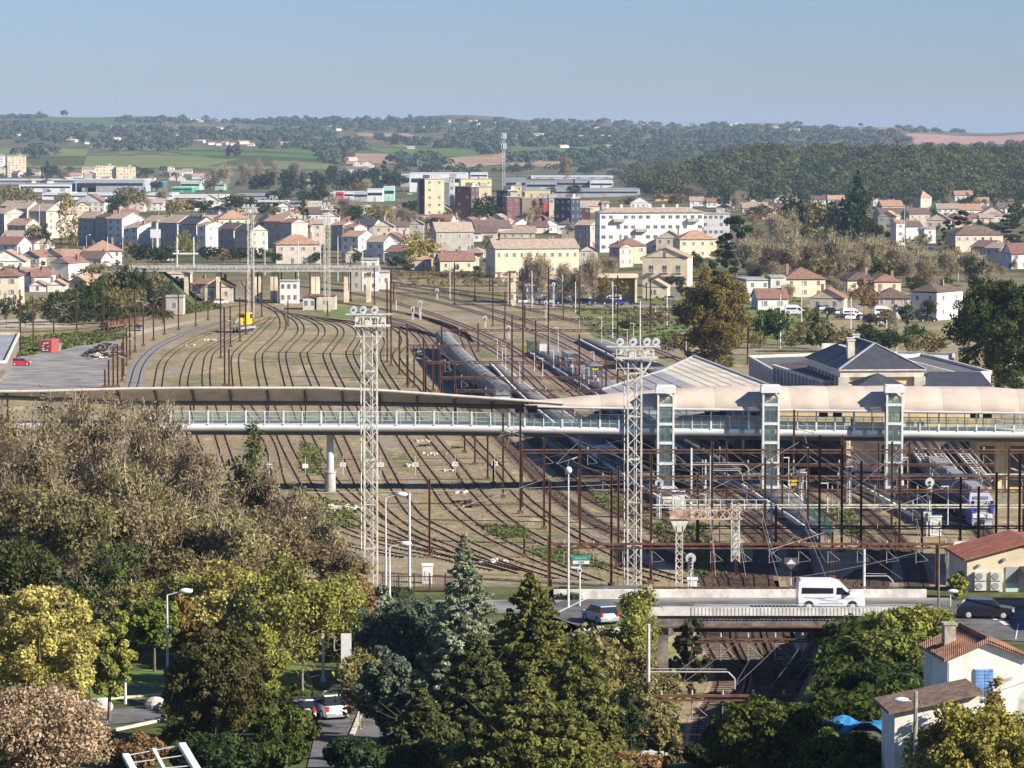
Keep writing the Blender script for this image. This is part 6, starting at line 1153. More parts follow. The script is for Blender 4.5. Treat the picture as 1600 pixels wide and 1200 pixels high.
for u, v, rz, c in [(345, 475, 10, 'white'), (218, 517, 80, 'grey'), (262, 408, 0, 'white'), (820, 474, 5, 'white'), (860, 474, 10, 'white'), (846, 475, 0, 'grey'), (880, 475, 0, 'black'), (905, 475, 0, 'grey'), (915, 475, 8, 'black'), (928, 475, 0, 'blue'), (938, 475, 0, 'black'), (952, 476, 5, 'black'), (970, 476, 0, 'blue'), (1240, 492, 10, 'grey'), (1290, 485, 12, 'white'), (1314, 492, 20, 'white'), (1330, 499, 15, 'white'), (1350, 500, 30, 'grey'), (1362, 503, 30, 'black'), (1374, 500, 25, 'grey'), (1380, 508, 20, 'white'), (1450, 503, 0, 'black'), (1388, 494, 10, 'black'), (1300, 490, 0, 'black'), (1048, 470, 5, 'grey'), (150, 410, 0, 'grey'), (160, 410, 0, 'black'), (1455, 392, 0, 'white'), (1462, 396, 0, 'grey'), (628, 300, 0, 'black'), (640, 304, 0, 'white'), (655, 304, 0, 'grey')]:
    copy_car(c_hatch if c != 'black' else c_suv, c, u, v, rz, '%s car parked' % c)
bpy.context.view_layer.update()
copy_car(c_suv, 'white', 512, 1119, 0, '', full='white car parked among the leafy branches beside the park road').rotation_euler = (0, 0, R(112))
copy_car(c_hatch, 'white', 536, 1103, 0, '', full='white car with blue windscreen parked behind the other white car').rotation_euler = (0, 0, R(112)); copy_car(c_hatch, 'white', 470, 1122, 0, '', full='white car bonnet almost hidden behind the pale trunk').rotation_euler = (0, 0, R(100))
# vans
def van(label, big=True, name='white_van'):
    r = thing(name, label, 'van', (0, 0, 0)); hw = 1.0
    prof = [(-2.75, .35), (2.62, .30), (2.78, .55), (2.76, .95), (2.55, 1.18), (1.72, 1.42), (.95, 2.18), (.55, 2.42), (.0, 2.56), (-2.5, 2.58), (-2.72, 2.40), (-2.80, 1.2)]
    n = len(prof); m = MB(); V = []
    for s in (-1, 1): V += [(x, s*hw*(1-.07*max(0, z-1.3)), z) for x, z in prof]
    m.add(V, [tuple(range(n)), tuple(range(n, 2*n))[::-1]]+[(i, n+i, n+(i+1) % n, (i+1) % n) for i in range(n)]); o = m.build('body', paints['white'], r); bv = o.modifiers.new('bevel', 'BEVEL'); bv.width = .09; bv.segments = 3; bv.limit_method = 'ANGLE'
    y = lambda z: hw*(1-.07*max(0, z-1.3))
    for s in (-1, 1):
        m = MB(); m.add([(x, s*(y(z)+.012), z) for x, z in ((-2.45, 1.42), (.18, 1.42), (.18, 1.88), (-2.40, 1.92))]+[(x, s*(y(z)-.02), z) for x, z in ((-2.45, 1.42), (.18, 1.42), (.18, 1.88), (-2.40, 1.92))], [(0, 1, 2, 3) if s > 0 else (3, 2, 1, 0), (0, 4, 5, 1), (1, 5, 6, 2), (2, 6, 7, 3), (3, 7, 4, 0)]); m.build('side_window', pane, r)
        m = MB(); q = ((.42, 1.36), (1.45, 1.32), (1.40, 1.45), (.88, 1.92), (.46, 1.92)); m.add([(x, s*(y(z)+.013), z) for x, z in q]+[(x, s*(y(z)-.02), z) for x, z in q], [tuple(range(5)) if s > 0 else tuple(range(5))[::-1]]+[(i, i+5, (i+1) % 5+5, (i+1) % 5) for i in range(5)]); m.build('front_window', pane, r)
        m = MB(); m.box((1.45, s*(hw+.16), 1.5), (.12, .22, .34)); m.build('mirror', darkst, r)
        m = MB(); m.box((2.62, s*.72, 1.0), (.3, .42, .26)); m.build('headlight', lampc, r)
        m = MB(); m.box((-2.4, s*(hw+.006), .62), (.6, .01, .03)); m.box((0, s*(hw+.006), .62), (2.0, .012, .05)); m.build('sill_strip', bump_, r)
        b = mat('blue_stripe', (.25, .33, .50), .5, .05, 1); m = MB()
        for x0, x1, z0, z1 in ((-2.2, -.5, 1.12, .98), (-.9, .6, .92, .78), (.5, 1.9, .98, 1.02), (-1.5, .2, 1.06, 1.1)): m.beam((x0, s*(hw+.004), z0), (x1, s*(hw+.004), z1), .012, .05)
        m.build('livery_stripe', b, r)
    m = MB(); m.add([(1.74, -.86, 1.45), (1.74, .86, 1.45), (1.0, .80, 2.14), (1.0, -.80, 2.14)], [(0, 1, 2, 3)]); m.v = [(x+.03, yy, z+.03) for x, yy, z in m.v]; m.build('windscreen', pane, r)
    for x in (-1.85, 1.75):
        for s in (-1, 1): m = MB(); m.tube((x, s*.78, .36), (x, s*1.012, .36), .36, .36, 20); w1 = m.build('wheel', rub, r); m = MB(); m.tube((x, s*1.013, .36), (x, s*1.03, .36), .22, .18, 14); m.build('rim', galv, w1); m = MB(); m.tube((x, s*.9, .40), (x, s*1.006, .40), .44, .44, 20); m.build('wheel_arch', darkst, r)
    m = MB(); m.box((2.74, 0, .5), (.14, 1.8, .34)); m.build('bumper', white, r); m = MB(); m.box((2.80, 0, .78), (.05, .9, .18)); m.build('grille', darkst, r)
    return r
v0 = van('white high roof van with dark side windows driving over the road bridge'); 
for i, (u, v, rz, l) in enumerate([(1243, 492, 0, 'white van parked beside the pale garages'), (1382, 494, 5, 'white camper van with dark lower body near the bare orange tree'), (955, 474, 180, 'white van parked in front of the open cream shed'), (340, 470, 0, 'white van beside the red roofed railway house'), (1330, 497, 20, 'white van in the middle of the busy car park')]):
    c = dup(v0, label=l, group='white vans'); place(c, u, v, rz=rz)
# ---------------------------------------------------------------- road bridge, roads
BD = 289.; ZR = 6.0
r = thing('road_bridge', 'road bridge with white parapets and stained concrete side over the cutting', 'bridge'); xl_, xr_ = AT(1035, 960, BD).x, AT(1470, 960, BD).x
m = MB(); m.box(((xl_+xr_)/2, BD+5.2, ZR-.5), (xr_-xl_+4, 10.4, .96)); m.build('deck', dconc, r)
zn = AT(1200, 949, BD).z; zf = AT(1200, 938, BD+10).z
m = MB(); m.box(((xl_+xr_)/2-2, BD-.05, (zn+ZR)/2), (xr_-xl_+2, .32, zn-ZR)); m.build('parapet', mat('white_parapet', (.72, .69, .62), .85, .22, .8, c2=(.50, .47, .42)), r)
m = MB(); x0 = AT(865, 945, BD+10).x; m.box(((x0+xr_)/2, BD+10.2, ZR+.42), (xr_-x0, .4, .85)); m.build('parapet', MATS['white_parapet'], r)
m = MB(); m.box(((xl_+xr_)/2, BD-.12, ZR-.95), (xr_-xl_, .3, .12)); m.build('ledge', rust, r)
m = MB(); m.box(((xl_+xr_)/2, BD+5.6, ZR-1.25), (xr_-xl_-2, 9, .56)); m.build('girder', darkst, r)
m = MB(); n = 62; xa = AT(1085, 960, BD).x; xb_ = AT(1440, 960, BD).x
for i in range(n+1): x = xa+(xb_-xa)*i/n; m.box((x, BD-.35, zn-.2), (.03, .03, .9))
for z in (zn-.6, zn+.25): m.beam((xa, BD-.35, z), (xb_, BD-.35, z), .04, .04)
m.build('railing', galv, r)
for x in (xl_-.3, xr_-.6): m = MB(); m.box((x, BD+5.2, 2.2), (1.6, 10, 5.4)); m.build('abutment', dconc, r)
land(1200, 960, 'the road bridge')
m = MB(); m.box(((xl_+xr_)/2, BD+5.2, ZR+.02), (xr_-xl_+4, 9.6, .04)); struct(m.build('bridge_road', asphalt))
m = MB(); m.box(((xl_+xr_)/2, BD+5.2, ZR+.05), (xr_-xl_, .12, .02)); struct(m.build('road_marking', paint))
m = MB(); m.box(((xl_+xr_)/2, BD+9.2, ZR+.1), (xr_-xl_+4, 1.4, .14)); struct(m.build('bridge_pavement', lasphalt))
v0.location = (AT(1297, 950, BD+3.4).x, BD+3.4, ZR+.06)
# road on the left of the bridge, and the side road down to the park
def road(poly, name='road', m=asphalt, dz=.05, n=40): return sheet(name, poly, m, dz, n)
road([(860, 947), (1090, 945), (1090, 964), (860, 1010)]); road([(520, 1180), (700, 1180), (960, 1006), (850, 960)]); road([(1440, 940), (1660, 938), (1680, 1010), (1445, 990)]); road([(500, 1090), (560, 1075), (640, 1200), (480, 1200)], dz=.06)
road([(60, 1118), (265, 1100), (275, 1122), (60, 1145)], dz=.05); road([(480, 938), (900, 938), (870, 956), (480, 970)], 'pavement', lasphalt, .04); road([(140, 1050), (260, 1045), (265, 1090), (140, 1098)], 'lawn', lawn, .03); road([(380, 1045), (480, 1035), (490, 1080), (380, 1088)], 'lawn', lawn, .035)
for q in [[(905, 983), (925, 983), (923, 986.5), (903, 986.5)], [(930, 980), (944, 980), (942, 983), (928, 983)], [(912, 1000), (936, 987), (940, 988), (920, 1001)], [(1560, 972), (1570, 972), (1580, 978), (1570, 978)], [(1545, 965), (1552, 965), (1560, 970), (1553, 970)], [(1574, 964), (1583, 964), (1586, 968), (1576, 968)], [(1590, 976), (1592, 976), (1588, 1000), (1586, 1000)], [(870, 958), (1080, 953), (1080, 954.5), (870, 960)]]:
    s = sheet('road_marking', q, paint, .075, 3)
for q in ([(905, 948), (940, 990)], ):
    pass
m = MB()
for a, b in (((945, 1003), (975, 985)), ((975, 985), (1045, 968)), ((540, 1170), (570, 1096)), ((160, 1146), (262, 1124)), ((90, 1100), (262, 1086))):
    A, B = hit(*a), hit(*b)
    for k in range(8): p = A.lerp(B, k/8); q = A.lerp(B, (k+1)/8); p.z = terr1(p.x, p.y)+.06; q.z = terr1(q.x, q.y)+.06; m.beam(p, q, .3, .2)
struct(m.build('kerb', stonew))
# dark road fence on the left
fm = mat('fence_paint', (.10, .06, .05), .7, .2, 1); r = thing('road_fence', 'dark brown spindle fence along the road above the sidings', 'fence'); A, B = hit(600, 933), hit(700, 938); A.y = B.y = 310; zt = ZR-.3; A = AT(598, 928, 304); B = AT(745, 934, 304); A.z = B.z = 0; A.z = terr1(A.x, A.y); B.z = terr1(B.x, B.y)
m = MB()
for k in range(56): p = A.lerp(B, k/55); m.box((p.x, p.y, p.z+.75), (.04, .04, 1.3))
for z in (.15, 1.35): m.beam(A+Vector((0, 0, z)), B+Vector((0, 0, z)), .06, .08)
m.build('spindle_panel', fm, r)
for k in range(7): p = A.lerp(B, k/6); m = MB(); m.box((p.x, p.y-.02, p.z+.8), (.12, .12, 1.7)); m.build('post', fm, r)
# lower footbridge at the bottom edge
r = thing('lower_walkway', 'narrow grey walkway bridge with railings across the cutting at the bottom edge', 'bridge'); D = 243; a = AT(925, 1171, D); b = AT(1180, 1178, D); m = MB(); m.beam(a, b, 1.6, .16); m.build('deck', galv, r); m = MB(); m.beam(a-Vector((0, .7, .75)), b-Vector((0, .7, .75)), .3, 1.3); m.build('girder', mat('white_girder', (.6, .6, .58), .7, .1, 1), r); m = MB()
for k in range(13): p = a.lerp(b, k/12); m.box((p.x, p.y-.88, p.z-.75), (.12, .1, 1.3)); m.box((p.x, p.y+.75, p.z+.55), (.05, .05, 1.1))
for z in (.55, 1.1): m.beam(a+Vector((0, .75, z)), b+Vector((0, .75, z)), .04, .04)
m.build('railing', darkst, r)
for u in (985, 1150): p = AT(u, 1180, D); m = MB(); m.box((p.x, D+.3, p.z/2-.6), (.5, .8, p.z)); m.build('pier', conc, r)
# ---------------------------------------------------------------- street lamps, signs
def lamp_(u, v, t, arm=0, lab='', ball=False):
    p = hit(u, v); H = AT(u, t, p.y).z-p.z; r = thing('street_lamp', lab, 'street lamp', p, 0, 'street lamps'); m = MB(); m.tube((0, 0, -.2), (0, 0, H), .11, .06, 8); m.build('pole', galv, r)
    if ball: m = MB(); m.sphere((0, 0, H+.18), .30, 14, 10); m.build('globe', white, r, smooth=True); m = MB(); m.tube((0, 0, H-.12), (0, 0, H), .07, .16, 8); m.build('collar', darkst, r)
    elif ball is None: pass
    else:
        m = MB(); m.tube((0, 0, H), (arm*.9, 0, H+.25), .045, .04, 6); m.build('arm', galv, r); m = MB(); m.sphere((arm*1.35, 0, H+.3), .5, 12, 8, sq=(1.0, .5, .42)); m.build('lamp_head', white, r, smooth=True)
    return r
lamp_(603, 945, 778, 1, 'tall street lamp with oval head right of the nearest floodlight tower'); lamp_(609, 945, 855, 1, 'shorter street lamp standing right beside the tall one'); lamp_(888, 950, 738, 0, 'tall white street lamp with round head left of the road sign', True); lamp_(196, 1100, 1010, 0, 'park lamp with white globe beside the lawn', True); lamp_(262, 1065, 930, 1, 'street lamp with oval head rising among the park trees')
for u, v, t in [(35, 372, 355), (135, 385, 368), (65, 395, 362), (75, 402, 375), (250, 410, 372)]: o = lamp_(u, v, t, 1 if u % 2 else -1); auto(o, 'small street lamp with oval head')
for u, v, t in [(940, 535, 496), (1000-10, 540, 505), (980, 548, 515), (1132-60, 560, 520), (858, 540, 505), (872, 550, 512), (928, 572, 550), (963, 580, 553), (865, 575, 548), (895, 590, 560), (920, 600, 575), (848, 590, 560), (835, 580, 552), (800, 590, 558), (812, 600, 565), (785, 570, 540), (777, 560, 530), (1260, 790, 738), (1232, 785, 715), (1293, 800, 755), (1481, 820, 760), (1418, 780, 715), (790, 580, 540), (905, 520, 495), (1050, 555, 535)]:
    p = G(u, v, .75); H = AT(u, t, p.y).z-.75; r = thing('platform_lamp', '', 'platform lamp', (p.x, p.y, .75), 0, 'platform lamps'); m = MB(); m.tube((0, 0, 0), (0, 0, H), .07, .05, 6); m.build('pole', white, r); m = MB(); m.box((-.35, 0, H), (.9, .25, .1)); m.build('lamp_head', white, r); auto(r, 'slim white platform lamp')
signg = mat('teal_sign', (.03, .30, .24), .5, .05, 1); p = hit(906, 948); r = thing('road_sign', 'green and white direction sign with pointed end on a white post', 'road sign', p); H = AT(906, 868, p.y).z-p.z; s = p.y/F
m = MB(); m.tube((0, 0, 0), (0, 0, H-.1), .06, n=8); m.build('post', white, r); m = MB(); m.prism([(-.62, H-.40), (.72, H-.40), (.92, H-.2), (.72, H), (-.62, H)], -.12, -.07, 'y'); m.build('green_panel', signg, r); m = MB(); m.box((.1, -.09, H-.56), (1.4, .05, .28)); m.build('white_panel', white, r); m = MB(); m.box((-.35, -.09, H-1.0), (.8, .05, .14)); m.build('small_panel', white, r); m = MB(); m.tube((0, -.08, H-1.25), (0, -.12, H-1.25), .2, .2, 14); m.build('round_panel', white, r)
m = MB(); m.tube((0, -.125, H-1.25), (0, -.135, H-1.25), .12, .12, 12); m.build('round_symbol', paints['blue'], r)
text('Centre ville', .2, (.08, -.13, H-.2), (math.pi/2, 0, 0), white, parent=r, ext=.002); text('GARE', .2, (.1, -.125, H-.56), (math.pi/2, 0, 0), ink, parent=r, ext=.002)
p = hit(1014, 945); r = thing('road_sign', 'small round grey sign seen from behind above the bush', 'road sign', p); m = MB(); H = AT(1014, 920, p.y).z-p.z; m.tube((0, 0, 0), (0, 0, H), .04); m.build('post', galv, r); m = MB(); m.tube((0, -.05, H), (0, -.08, H), .32, .32, 14); m.build('panel', galv, r)
# ---------------------------------------------------------------- red container, timber pile, wagons, machine
mred = mat('container_red', (.42, .09, .08), .7, .25, .8, c2=(.30, .08, .07)); p = G(71, 551); r = thing('shipping_container', 'faded red container with white graffiti beside the asphalt yard', 'container', p, R(-8)); m = MB(); m.box((0, 3, 1.35), (2.6, 6, 2.6)); m.build('body', mred, r); m = MB()
for i in range(14):
    m.box((-1.2+i*.185, -.02, 1.35), (.06, .06, 2.4)); m.box((1.31, .2+i*.43, 1.35), (.05, .18, 2.4))
m.build('corrugation', mred, r); m = MB()
rg = random.Random(3)
for i in range(9): m.box((rg.uniform(-1, 1), -.07, rg.uniform(.4, 2.3)), (rg.uniform(.2, .6), .02, rg.uniform(.08, .35)))
m.build('graffiti', white, r)
p = G(84, 548); r = thing('waste_skip', 'pale green waste skip right of the red container', 'skip', p); m = MB(); m.add([(-1.2, 0, 0), (1.2, 0, 0), (1.5, 0, 1.5), (-1.5, 0, 1.5), (-1.2, 2, 0), (1.2, 2, 0), (1.5, 2, 1.5), (-1.5, 2, 1.5)], [(3, 2, 1, 0), (4, 5, 6, 7), (0, 1, 5, 4), (1, 2, 6, 5), (3, 0, 4, 7)]); m.build('tub', mat('skip_green', (.35, .5, .42), .7, .2, 1), r)
def pile(u, v, w_, n, label, ms, name, L_=2.6, seed=1):
    p = G(u, v); rg = random.Random(seed); m = MB()
    for i in range(n):
        x = rg.gauss(0, w_*.3); y = rg.gauss(0, w_*.35); hgt = max(.1, (1-(abs(x)/w_)**1.5-(abs(y)/w_)**1.5)*w_*.45)*rg.random(); a = rg.uniform(-.5, .5)+(.0 if rg.random() < .7 else 1.5); l = L_*rg.uniform(.5, 1)
        d = Vector((math.cos(a), math.sin(a), rg.uniform(-.15, .15)))*l/2; c = Vector((x, y, hgt+.15)); m.beam(c-d, c+d, .26, .2, rg.randrange(len(ms)))
    o = m.build(name, ms, None, p); return tag(o, label, 'pile', None, 'stuff')
pile(166, 556, 5.5, 420, 'heap of old grey railway sleepers on the edge of the asphalt yard', [sleep, mat('grey_timber', (.30, .27, .23), .9, .2, 1), mat('dark_timber', (.09, .07, .055), .9, .2, 1)], 'sleeper_heap')
pile(150, 561, 2.6, 60, 'pale rubble spilling from the foot of the sleeper heap', [stone, conc], 'rubble_heap', 1.2, 4)
# low building on the left edge
P4 = [G(-40, 598), G(8, 590), G(32, 545), G(-20, 540)]
prismroof([G(-60, 600), G(9, 596), G(30, 548), G(-40, 548)], 0, 3.4, 'yard_depot', 'low depot with pale sheet roof at the left picture edge', dconc, rfg, 'depot')
p = G(12, 600); r = thing('brick_wall', 'rust red low wall and kerb near the depot corner', 'wall', (0, 0, 0)); m = MB(); a = G(0, 592); b = G(16, 575); m.beam(a+Vector((0, 0, .5)), b+Vector((0, 0, .5)), .3, 1.0); m.build('wall', mat('brick_red', (.36, .17, .12), .9, .2, 2), r)
def wagon(u0, v0, u1, v1, label, m_):
    a, b = G(u0, v0), G(u1, v1); d = b-a; r = thing('flat_wagon', label, 'wagon', (a+b)/2, math.atan2(d.y, d.x)); L_ = d.length; m = MB(); m.box((0, 0, 1.0), (L_, 2.5, .45)); m.build('bed', m_, r); m = MB()
    for i in range(int(L_/1.8)): m.box((-L_/2+.9+i*1.8, 0, 1.6), (1.2, 2.0, .8)); 
    m.build('load', rust, r)
    for x in (-L_/2+1, -L_/2+2.8, L_/2-2.8, L_/2-1):
        for s in (-1, 1): m = MB(); m.tube((x, s*.75-.06, .45), (x, s*.75+.06, .45), .45, .45, 12); m.build('wheel', darkst, r)
wagon(162, 517, 186, 514, 'rusty flat wagon loaded with scrap on the branch line', rust); wagon(188, 514, 212, 509, 'second rusty flat wagon coupled behind on the branch line', rust); wagon(228, 492, 254, 487, 'dark wagon standing by the concrete store', darkst)
yel = mat('machine_yellow', (.78, .46, .03), .5, .1, 1); p = G(380, 519); r = thing('rail_crane', 'bright yellow rail crane with cab standing on a flat wagon', 'rail crane', p, R(70)); m = MB(); m.box((0, 0, 1.1), (9, 2.6, .5)); m.build('chassis', bump_, r); m = MB(); m.box((.8, 0, 3.2), (3.2, 2.5, 2.6)); m.box((-1.9, .4, 2.6), (2.0, 1.6, 1.6)); m.build('housing', yel, r); m = MB(); m.box((1.6, -1.28, 3.7), (1.2, .06, 1.0)); m.box((-.82, 0, 3.6), (.06, 1.4, 1.0)); m.box((-.85, -.4, 2.3), (.06, .7, .5)); m.build('cab_window', pane, r); m = MB(); m.beam((-2, 0, 3.4), (-5, 0, 2.3), .5, .5); m.build('boom', bump_, r)
for x in (-3.4, -1.8, 1.8, 3.4):
    for s in (-1, 1): m = MB(); m.tube((x, s*.75-.06, .5), (x, s*.75+.06, .5), .5, .5, 12); m.build('wheel', darkst, r)
# frames on the viaduct
for u0, u1, t, l in ((277, 303, 370, 'white twin-post frame with shelf standing on the viaduct'),):
    D = 978; r = thing('gantry_frame', l, 'gantry', (AT(u0, 410, D).x, D, 8.7)); w_ = (u1-u0)/F*D; H = AT(u0, t, D).z-8.7; m = MB(); m.box((0, 0, H/2), (.3, .3, H)); m.box((w_, 0, H/2), (.3, .3, H)); m.build('post', white, r); m = MB(); m.box((w_/2, 0, H*.5), (w_+2.4, .5, .4)); m.box((w_/2-2, 0, H*.5+.6), (.3, .3, .9)); m.build('crossbar', white, r)
p = AT(243, 365, 1230); r = thing('billboard', 'blank white billboard above the embankment scrub', 'billboard', (p.x, 1230, 0)); m = MB(); m.box((0, 0, p.z), (3.6, .2, 3.0)); m.build('board', white, r); m = MB(); m.box((-1, .1, p.z/2-.8), (.2, .2, p.z)); m.box((1, .1, p.z/2-.8), (.2, .2, p.z)); m.build('post', galv, r)
# ---------------------------------------------------------------- long grey train
steel = mat('dull_train_steel', (.26, .27, .29), .42, .12, 1.2, metal=.25, spec=.4); steelr = mat('train_roof_grey', (.125, .13, .14), .55, .2, .8); ribm = mat('train_roof_rib', (.42, .43, .44), .5, .1, 1); tside = mat('train_side_grey', (.10, .11, .13), .5, .15, 1)
TP = smooth([G(u, v) for u, v in [(1100, 860), (1045, 838), (990, 812), (935, 785), (905, 763), (830, 685), (785, 640), (735, 597), (700, 558), (684, 535), (660, 515), (620, 500)]], 1.0)
cum = [0]
for a, b in zip(TP[:-1], TP[1:]): cum.append(cum[-1]+(b-a).length)
def at_s(s):
    i = min(max(np.searchsorted(cum, s)-1, 0), len(TP)-2); t = (s-cum[i])/max(cum[i+1]-cum[i], 1e-6); return TP[i].lerp(TP[i+1], t)
s0 = min(range(len(TP)), key=lambda i: abs(PX(TP[i])[1]-640)); s = cum[s0]; ci = 0
xsec = [(-1.42, .95), (-1.48, 2.6), (-1.40, 3.1), (-1.15, 3.6), (-.6, 3.95), (0, 4.05), (.6, 3.95), (1.15, 3.6), (1.40, 3.1), (1.48, 2.6), (1.42, .95)]
while s < cum[-1]-12 and ci < 18:
    a, b = at_s(s), at_s(s+9.3); d = b-a; r = thing('train_wagon', '', 'train wagon', (a.x, a.y, .25), math.atan2(d.y, d.x), 'wagons of the long grey train'); L_ = d.length-.7; n = len(xsec)
    m = MB(); V = [(x, y, z) for x in (0, L_) for y, z in xsec]; m.add(V, [(i, i+1, n+i+1, n+i) for i in range(n-1)]+[tuple(range(n))[::-1], tuple(range(n, 2*n)), (n-1, 0, n, 2*n-1)])
    m.m = [1 if 2 <= i <= 7 else 0 for i in range(len(m.f))]; m.build('body', [tside, steelr], r); m = MB()
    for k in range(4):
        x = .3+k*(L_-.6)/3; m = MB()
        for i in range(1, n-2): m.beam((x, xsec[i][0]*1.01, xsec[i][1]*1.005), (x+.001, xsec[i+1][0]*1.01, xsec[i+1][1]*1.005), .12, .07)
        m.build('roof_rib', ribm, r)
    for x in (1.6, L_-1.6): m = MB(); m.box((x, 0, .45), (1.9, 2.2, .8)); m.build('bogie', darkst, r)
    if ci == 0:
        m = MB(); m.box((-.04, 0, 2.7), (.1, 2.3, 1.0)); m.build('windscreen', glass('train_windscreen', (.25, .27, .3)), r); m = MB(); m.box((-.05, 0, 1.5), (.1, 2.6, .8)); m.build('front_panel', galv, r)
        r['label'] = 'leading grey wagon with pale front, closest to the footbridge canopy'
    else: auto(r, 'grey round-roofed wagon')
    ci += 1; s += 9.5
# ---------------------------------------------------------------- blue and grey regional train
TB = smooth([G(u, v) for u, v in [(1560, 870), (1532, 826), (1490, 795), (1400, 730), (1290, 670), (1150, 600)]], 1.0); TP = TB; cum = [0]
for a, b in zip(TP[:-1], TP[1:]): cum.append(cum[-1]+(b-a).length)
s0 = min(range(len(TP)), key=lambda i: abs(PX(TP[i])[1]-829)); s = cum[s0]
blue = mat('train_blue', (.02, .07, .55), .35, .03, 1, spec=.6); tg = mat('train_front_silver', (.42, .44, .48), .35, .05, 1, spec=.6)  # front silver toned down in colour for partial shade
for ci in range(4):
    a, b = at_s(s), at_s(s+16.5); d = b-a; r = thing('regional_train_car', ['leading car of the regional train with blue and silver front', 'second car of the regional train under the brown portal', 'third car of the regional train near the right lift tower', 'rear car of the regional train below the footbridge'][ci], 'train car', (a.x, a.y, .25), math.atan2(d.y, d.x), 'regional train cars'); L_ = d.length-.5; n = len(xsec); x0 = 2.6 if ci == 0 else 0
    m = MB(); V = [(x, y, z) for x in (x0, L_) for y, z in xsec]; m.add(V, [(i, i+1, n+i+1, n+i) for i in range(n-1)]+[tuple(range(n))[::-1], tuple(range(n, 2*n)), (n-1, 0, n, 2*n-1)]); m.m = [1 if 2 <= i <= 7 else 0 for i in range(len(m.f))]; m.build('body', [tside, steelr], r)
    for sd in (-1, 1): m = MB(); m.box(((x0+L_)/2, sd*1.49, 2.2), ((L_-x0)*.84, .03, .8)); m.build('window_band', pane, r)
    for k in range(4): m = MB(); m.box((x0+2+k*(L_-x0-3)/4, 0, 4.2), (2.2, 1.5, .45)); m.build('roof_unit', bump_, r)
    for x in (x0+1.6, L_-2.2): m = MB(); m.box((x, 0, .45), (2.8, 2.2, .8)); m.build('bogie', darkst, r)
    if ci == 0:
        prof = [(0, .45), (-.1, 1.15), (.0, 1.9), (.95, 3.2), (2.6, 4.0)]; m = MB()      # nose: (x, z) stations, half width grows back
        hwz = lambda x: 1.18+.27*min(1, max(0, x+.1)/1.6)
        V = []
        for x, z in prof: V += [(x, -hwz(x)*(1 if z < 3.5 else .72), z), (x, hwz(x)*(1 if z < 3.5 else .72), z)]
        for z in (.45, 4.0): V += [(x0, -1.45 if z < 1 else -1.0, z), (x0, 1.45 if z < 1 else 1.0, z)]
        V += [(x0, -1.46, 2.7), (x0, 1.46, 2.7)]
        m.add(V, [(0, 1, 3, 2)], 0); m.add([V[i] for i in (2, 3, 5, 4)], [(0, 1, 2, 3)], 0); m.add([V[i] for i in (4, 5, 7, 6)], [(0, 1, 2, 3)], 0); m.add([V[i] for i in (6, 7, 9, 8)], [(0, 1, 2, 3)], 0)
        for q in (0, 1): sq = [V[i+q] for i in (0, 2, 4, 6, 8)]+[V[14+q], V[10+q]]; m.add(sq, [tuple(range(7)) if q == 0 else tuple(range(7))[::-1]], 1)
        m.build('nose', [tg, blue], r)
        m = MB(); m.add([(.0, -.85, 2.0), (.0, .85, 2.0), (.80, .95, 3.05), (.80, -.95, 3.05)], [(0, 1, 2, 3)]); m.v = [(x-.06, y, z+.04) for x, y, z in m.v]; m.build('windscreen', glass('train_windscreen', (.1, .12, .14)), r)
        m = MB(); m.add([(.95, -.9, 3.25), (.95, .9, 3.25), (1.5, .85, 3.5), (1.5, -.85, 3.5)], [(0, 1, 2, 3)]); m.v = [(x-.05, y, z+.06) for x, y, z in m.v]; m.build('destination_display', paints['grey'], r)
        for sd in (-1, 1):
            m = MB(); m.box((.1, sd*1.1, 2.45), (.5, .34, 1.4)); m.build('blue_pillar', blue, r); m = MB(); m.tube((-.12, sd*.95, 1.45), (-.2, sd*.95, 1.45), .16, .16, 12); m.build('headlight', lampc, r); m = MB(); m.tube((-.12, sd*.55, 1.45), (-.2, sd*.55, 1.45), .1, .1, 10); m.build('marker_light', redl, r)
        m = MB(); m.box((-.12, 0, 1.45), (.12, 2.3, .5)); m.build('white_band', white, r); m = MB(); m.box((-.2, 0, .85), (.5, .5, .4)); m.build('coupler', darkst, r); m = MB(); m.add([(-.15, -1.1, .2), (-.15, 1.1, .2), (0, 1.15, .8), (0, -1.15, .8)], [(0, 1, 2, 3)]); m.build('skirt', tg, r)
    s += 17
# ---------------------------------------------------------------- people
def pmat(name, top, bot):
    m = bpy.data.materials.new(name); m.use_nodes = True; t = m.node_tree; N = t.nodes; Lk = t.links; tc = N.new('ShaderNodeTexCoord'); sp = N.new('ShaderNodeSeparateXYZ'); Lk.new(tc.outputs['Object'], sp.inputs[0]); rp = N.new('ShaderNodeValToRGB'); rp.color_ramp.interpolation = 'CONSTANT'
    dv = N.new('ShaderNodeMath'); dv.operation = 'DIVIDE'; dv.inputs[1].default_value = 1.8; Lk.new(sp.outputs[2], dv.inputs[0]); Lk.new(dv.outputs[0], rp.inputs[0]); e = rp.color_ramp.elements; e[0].color = (.03, .03, .03, 1); e[1].position = .05; e[1].color = (*bot, 1)
    for pos, c in ((.52, top), (.835, (.55, .36, .27)), (.93, (.08, .05, .035))): x = e.new(pos); x.color = (*c, 1)
    Lk.new(rp.outputs[0], N['Principled BSDF'].inputs['Base Color']); N['Principled BSDF'].inputs['Roughness'].default_value = .85; return m
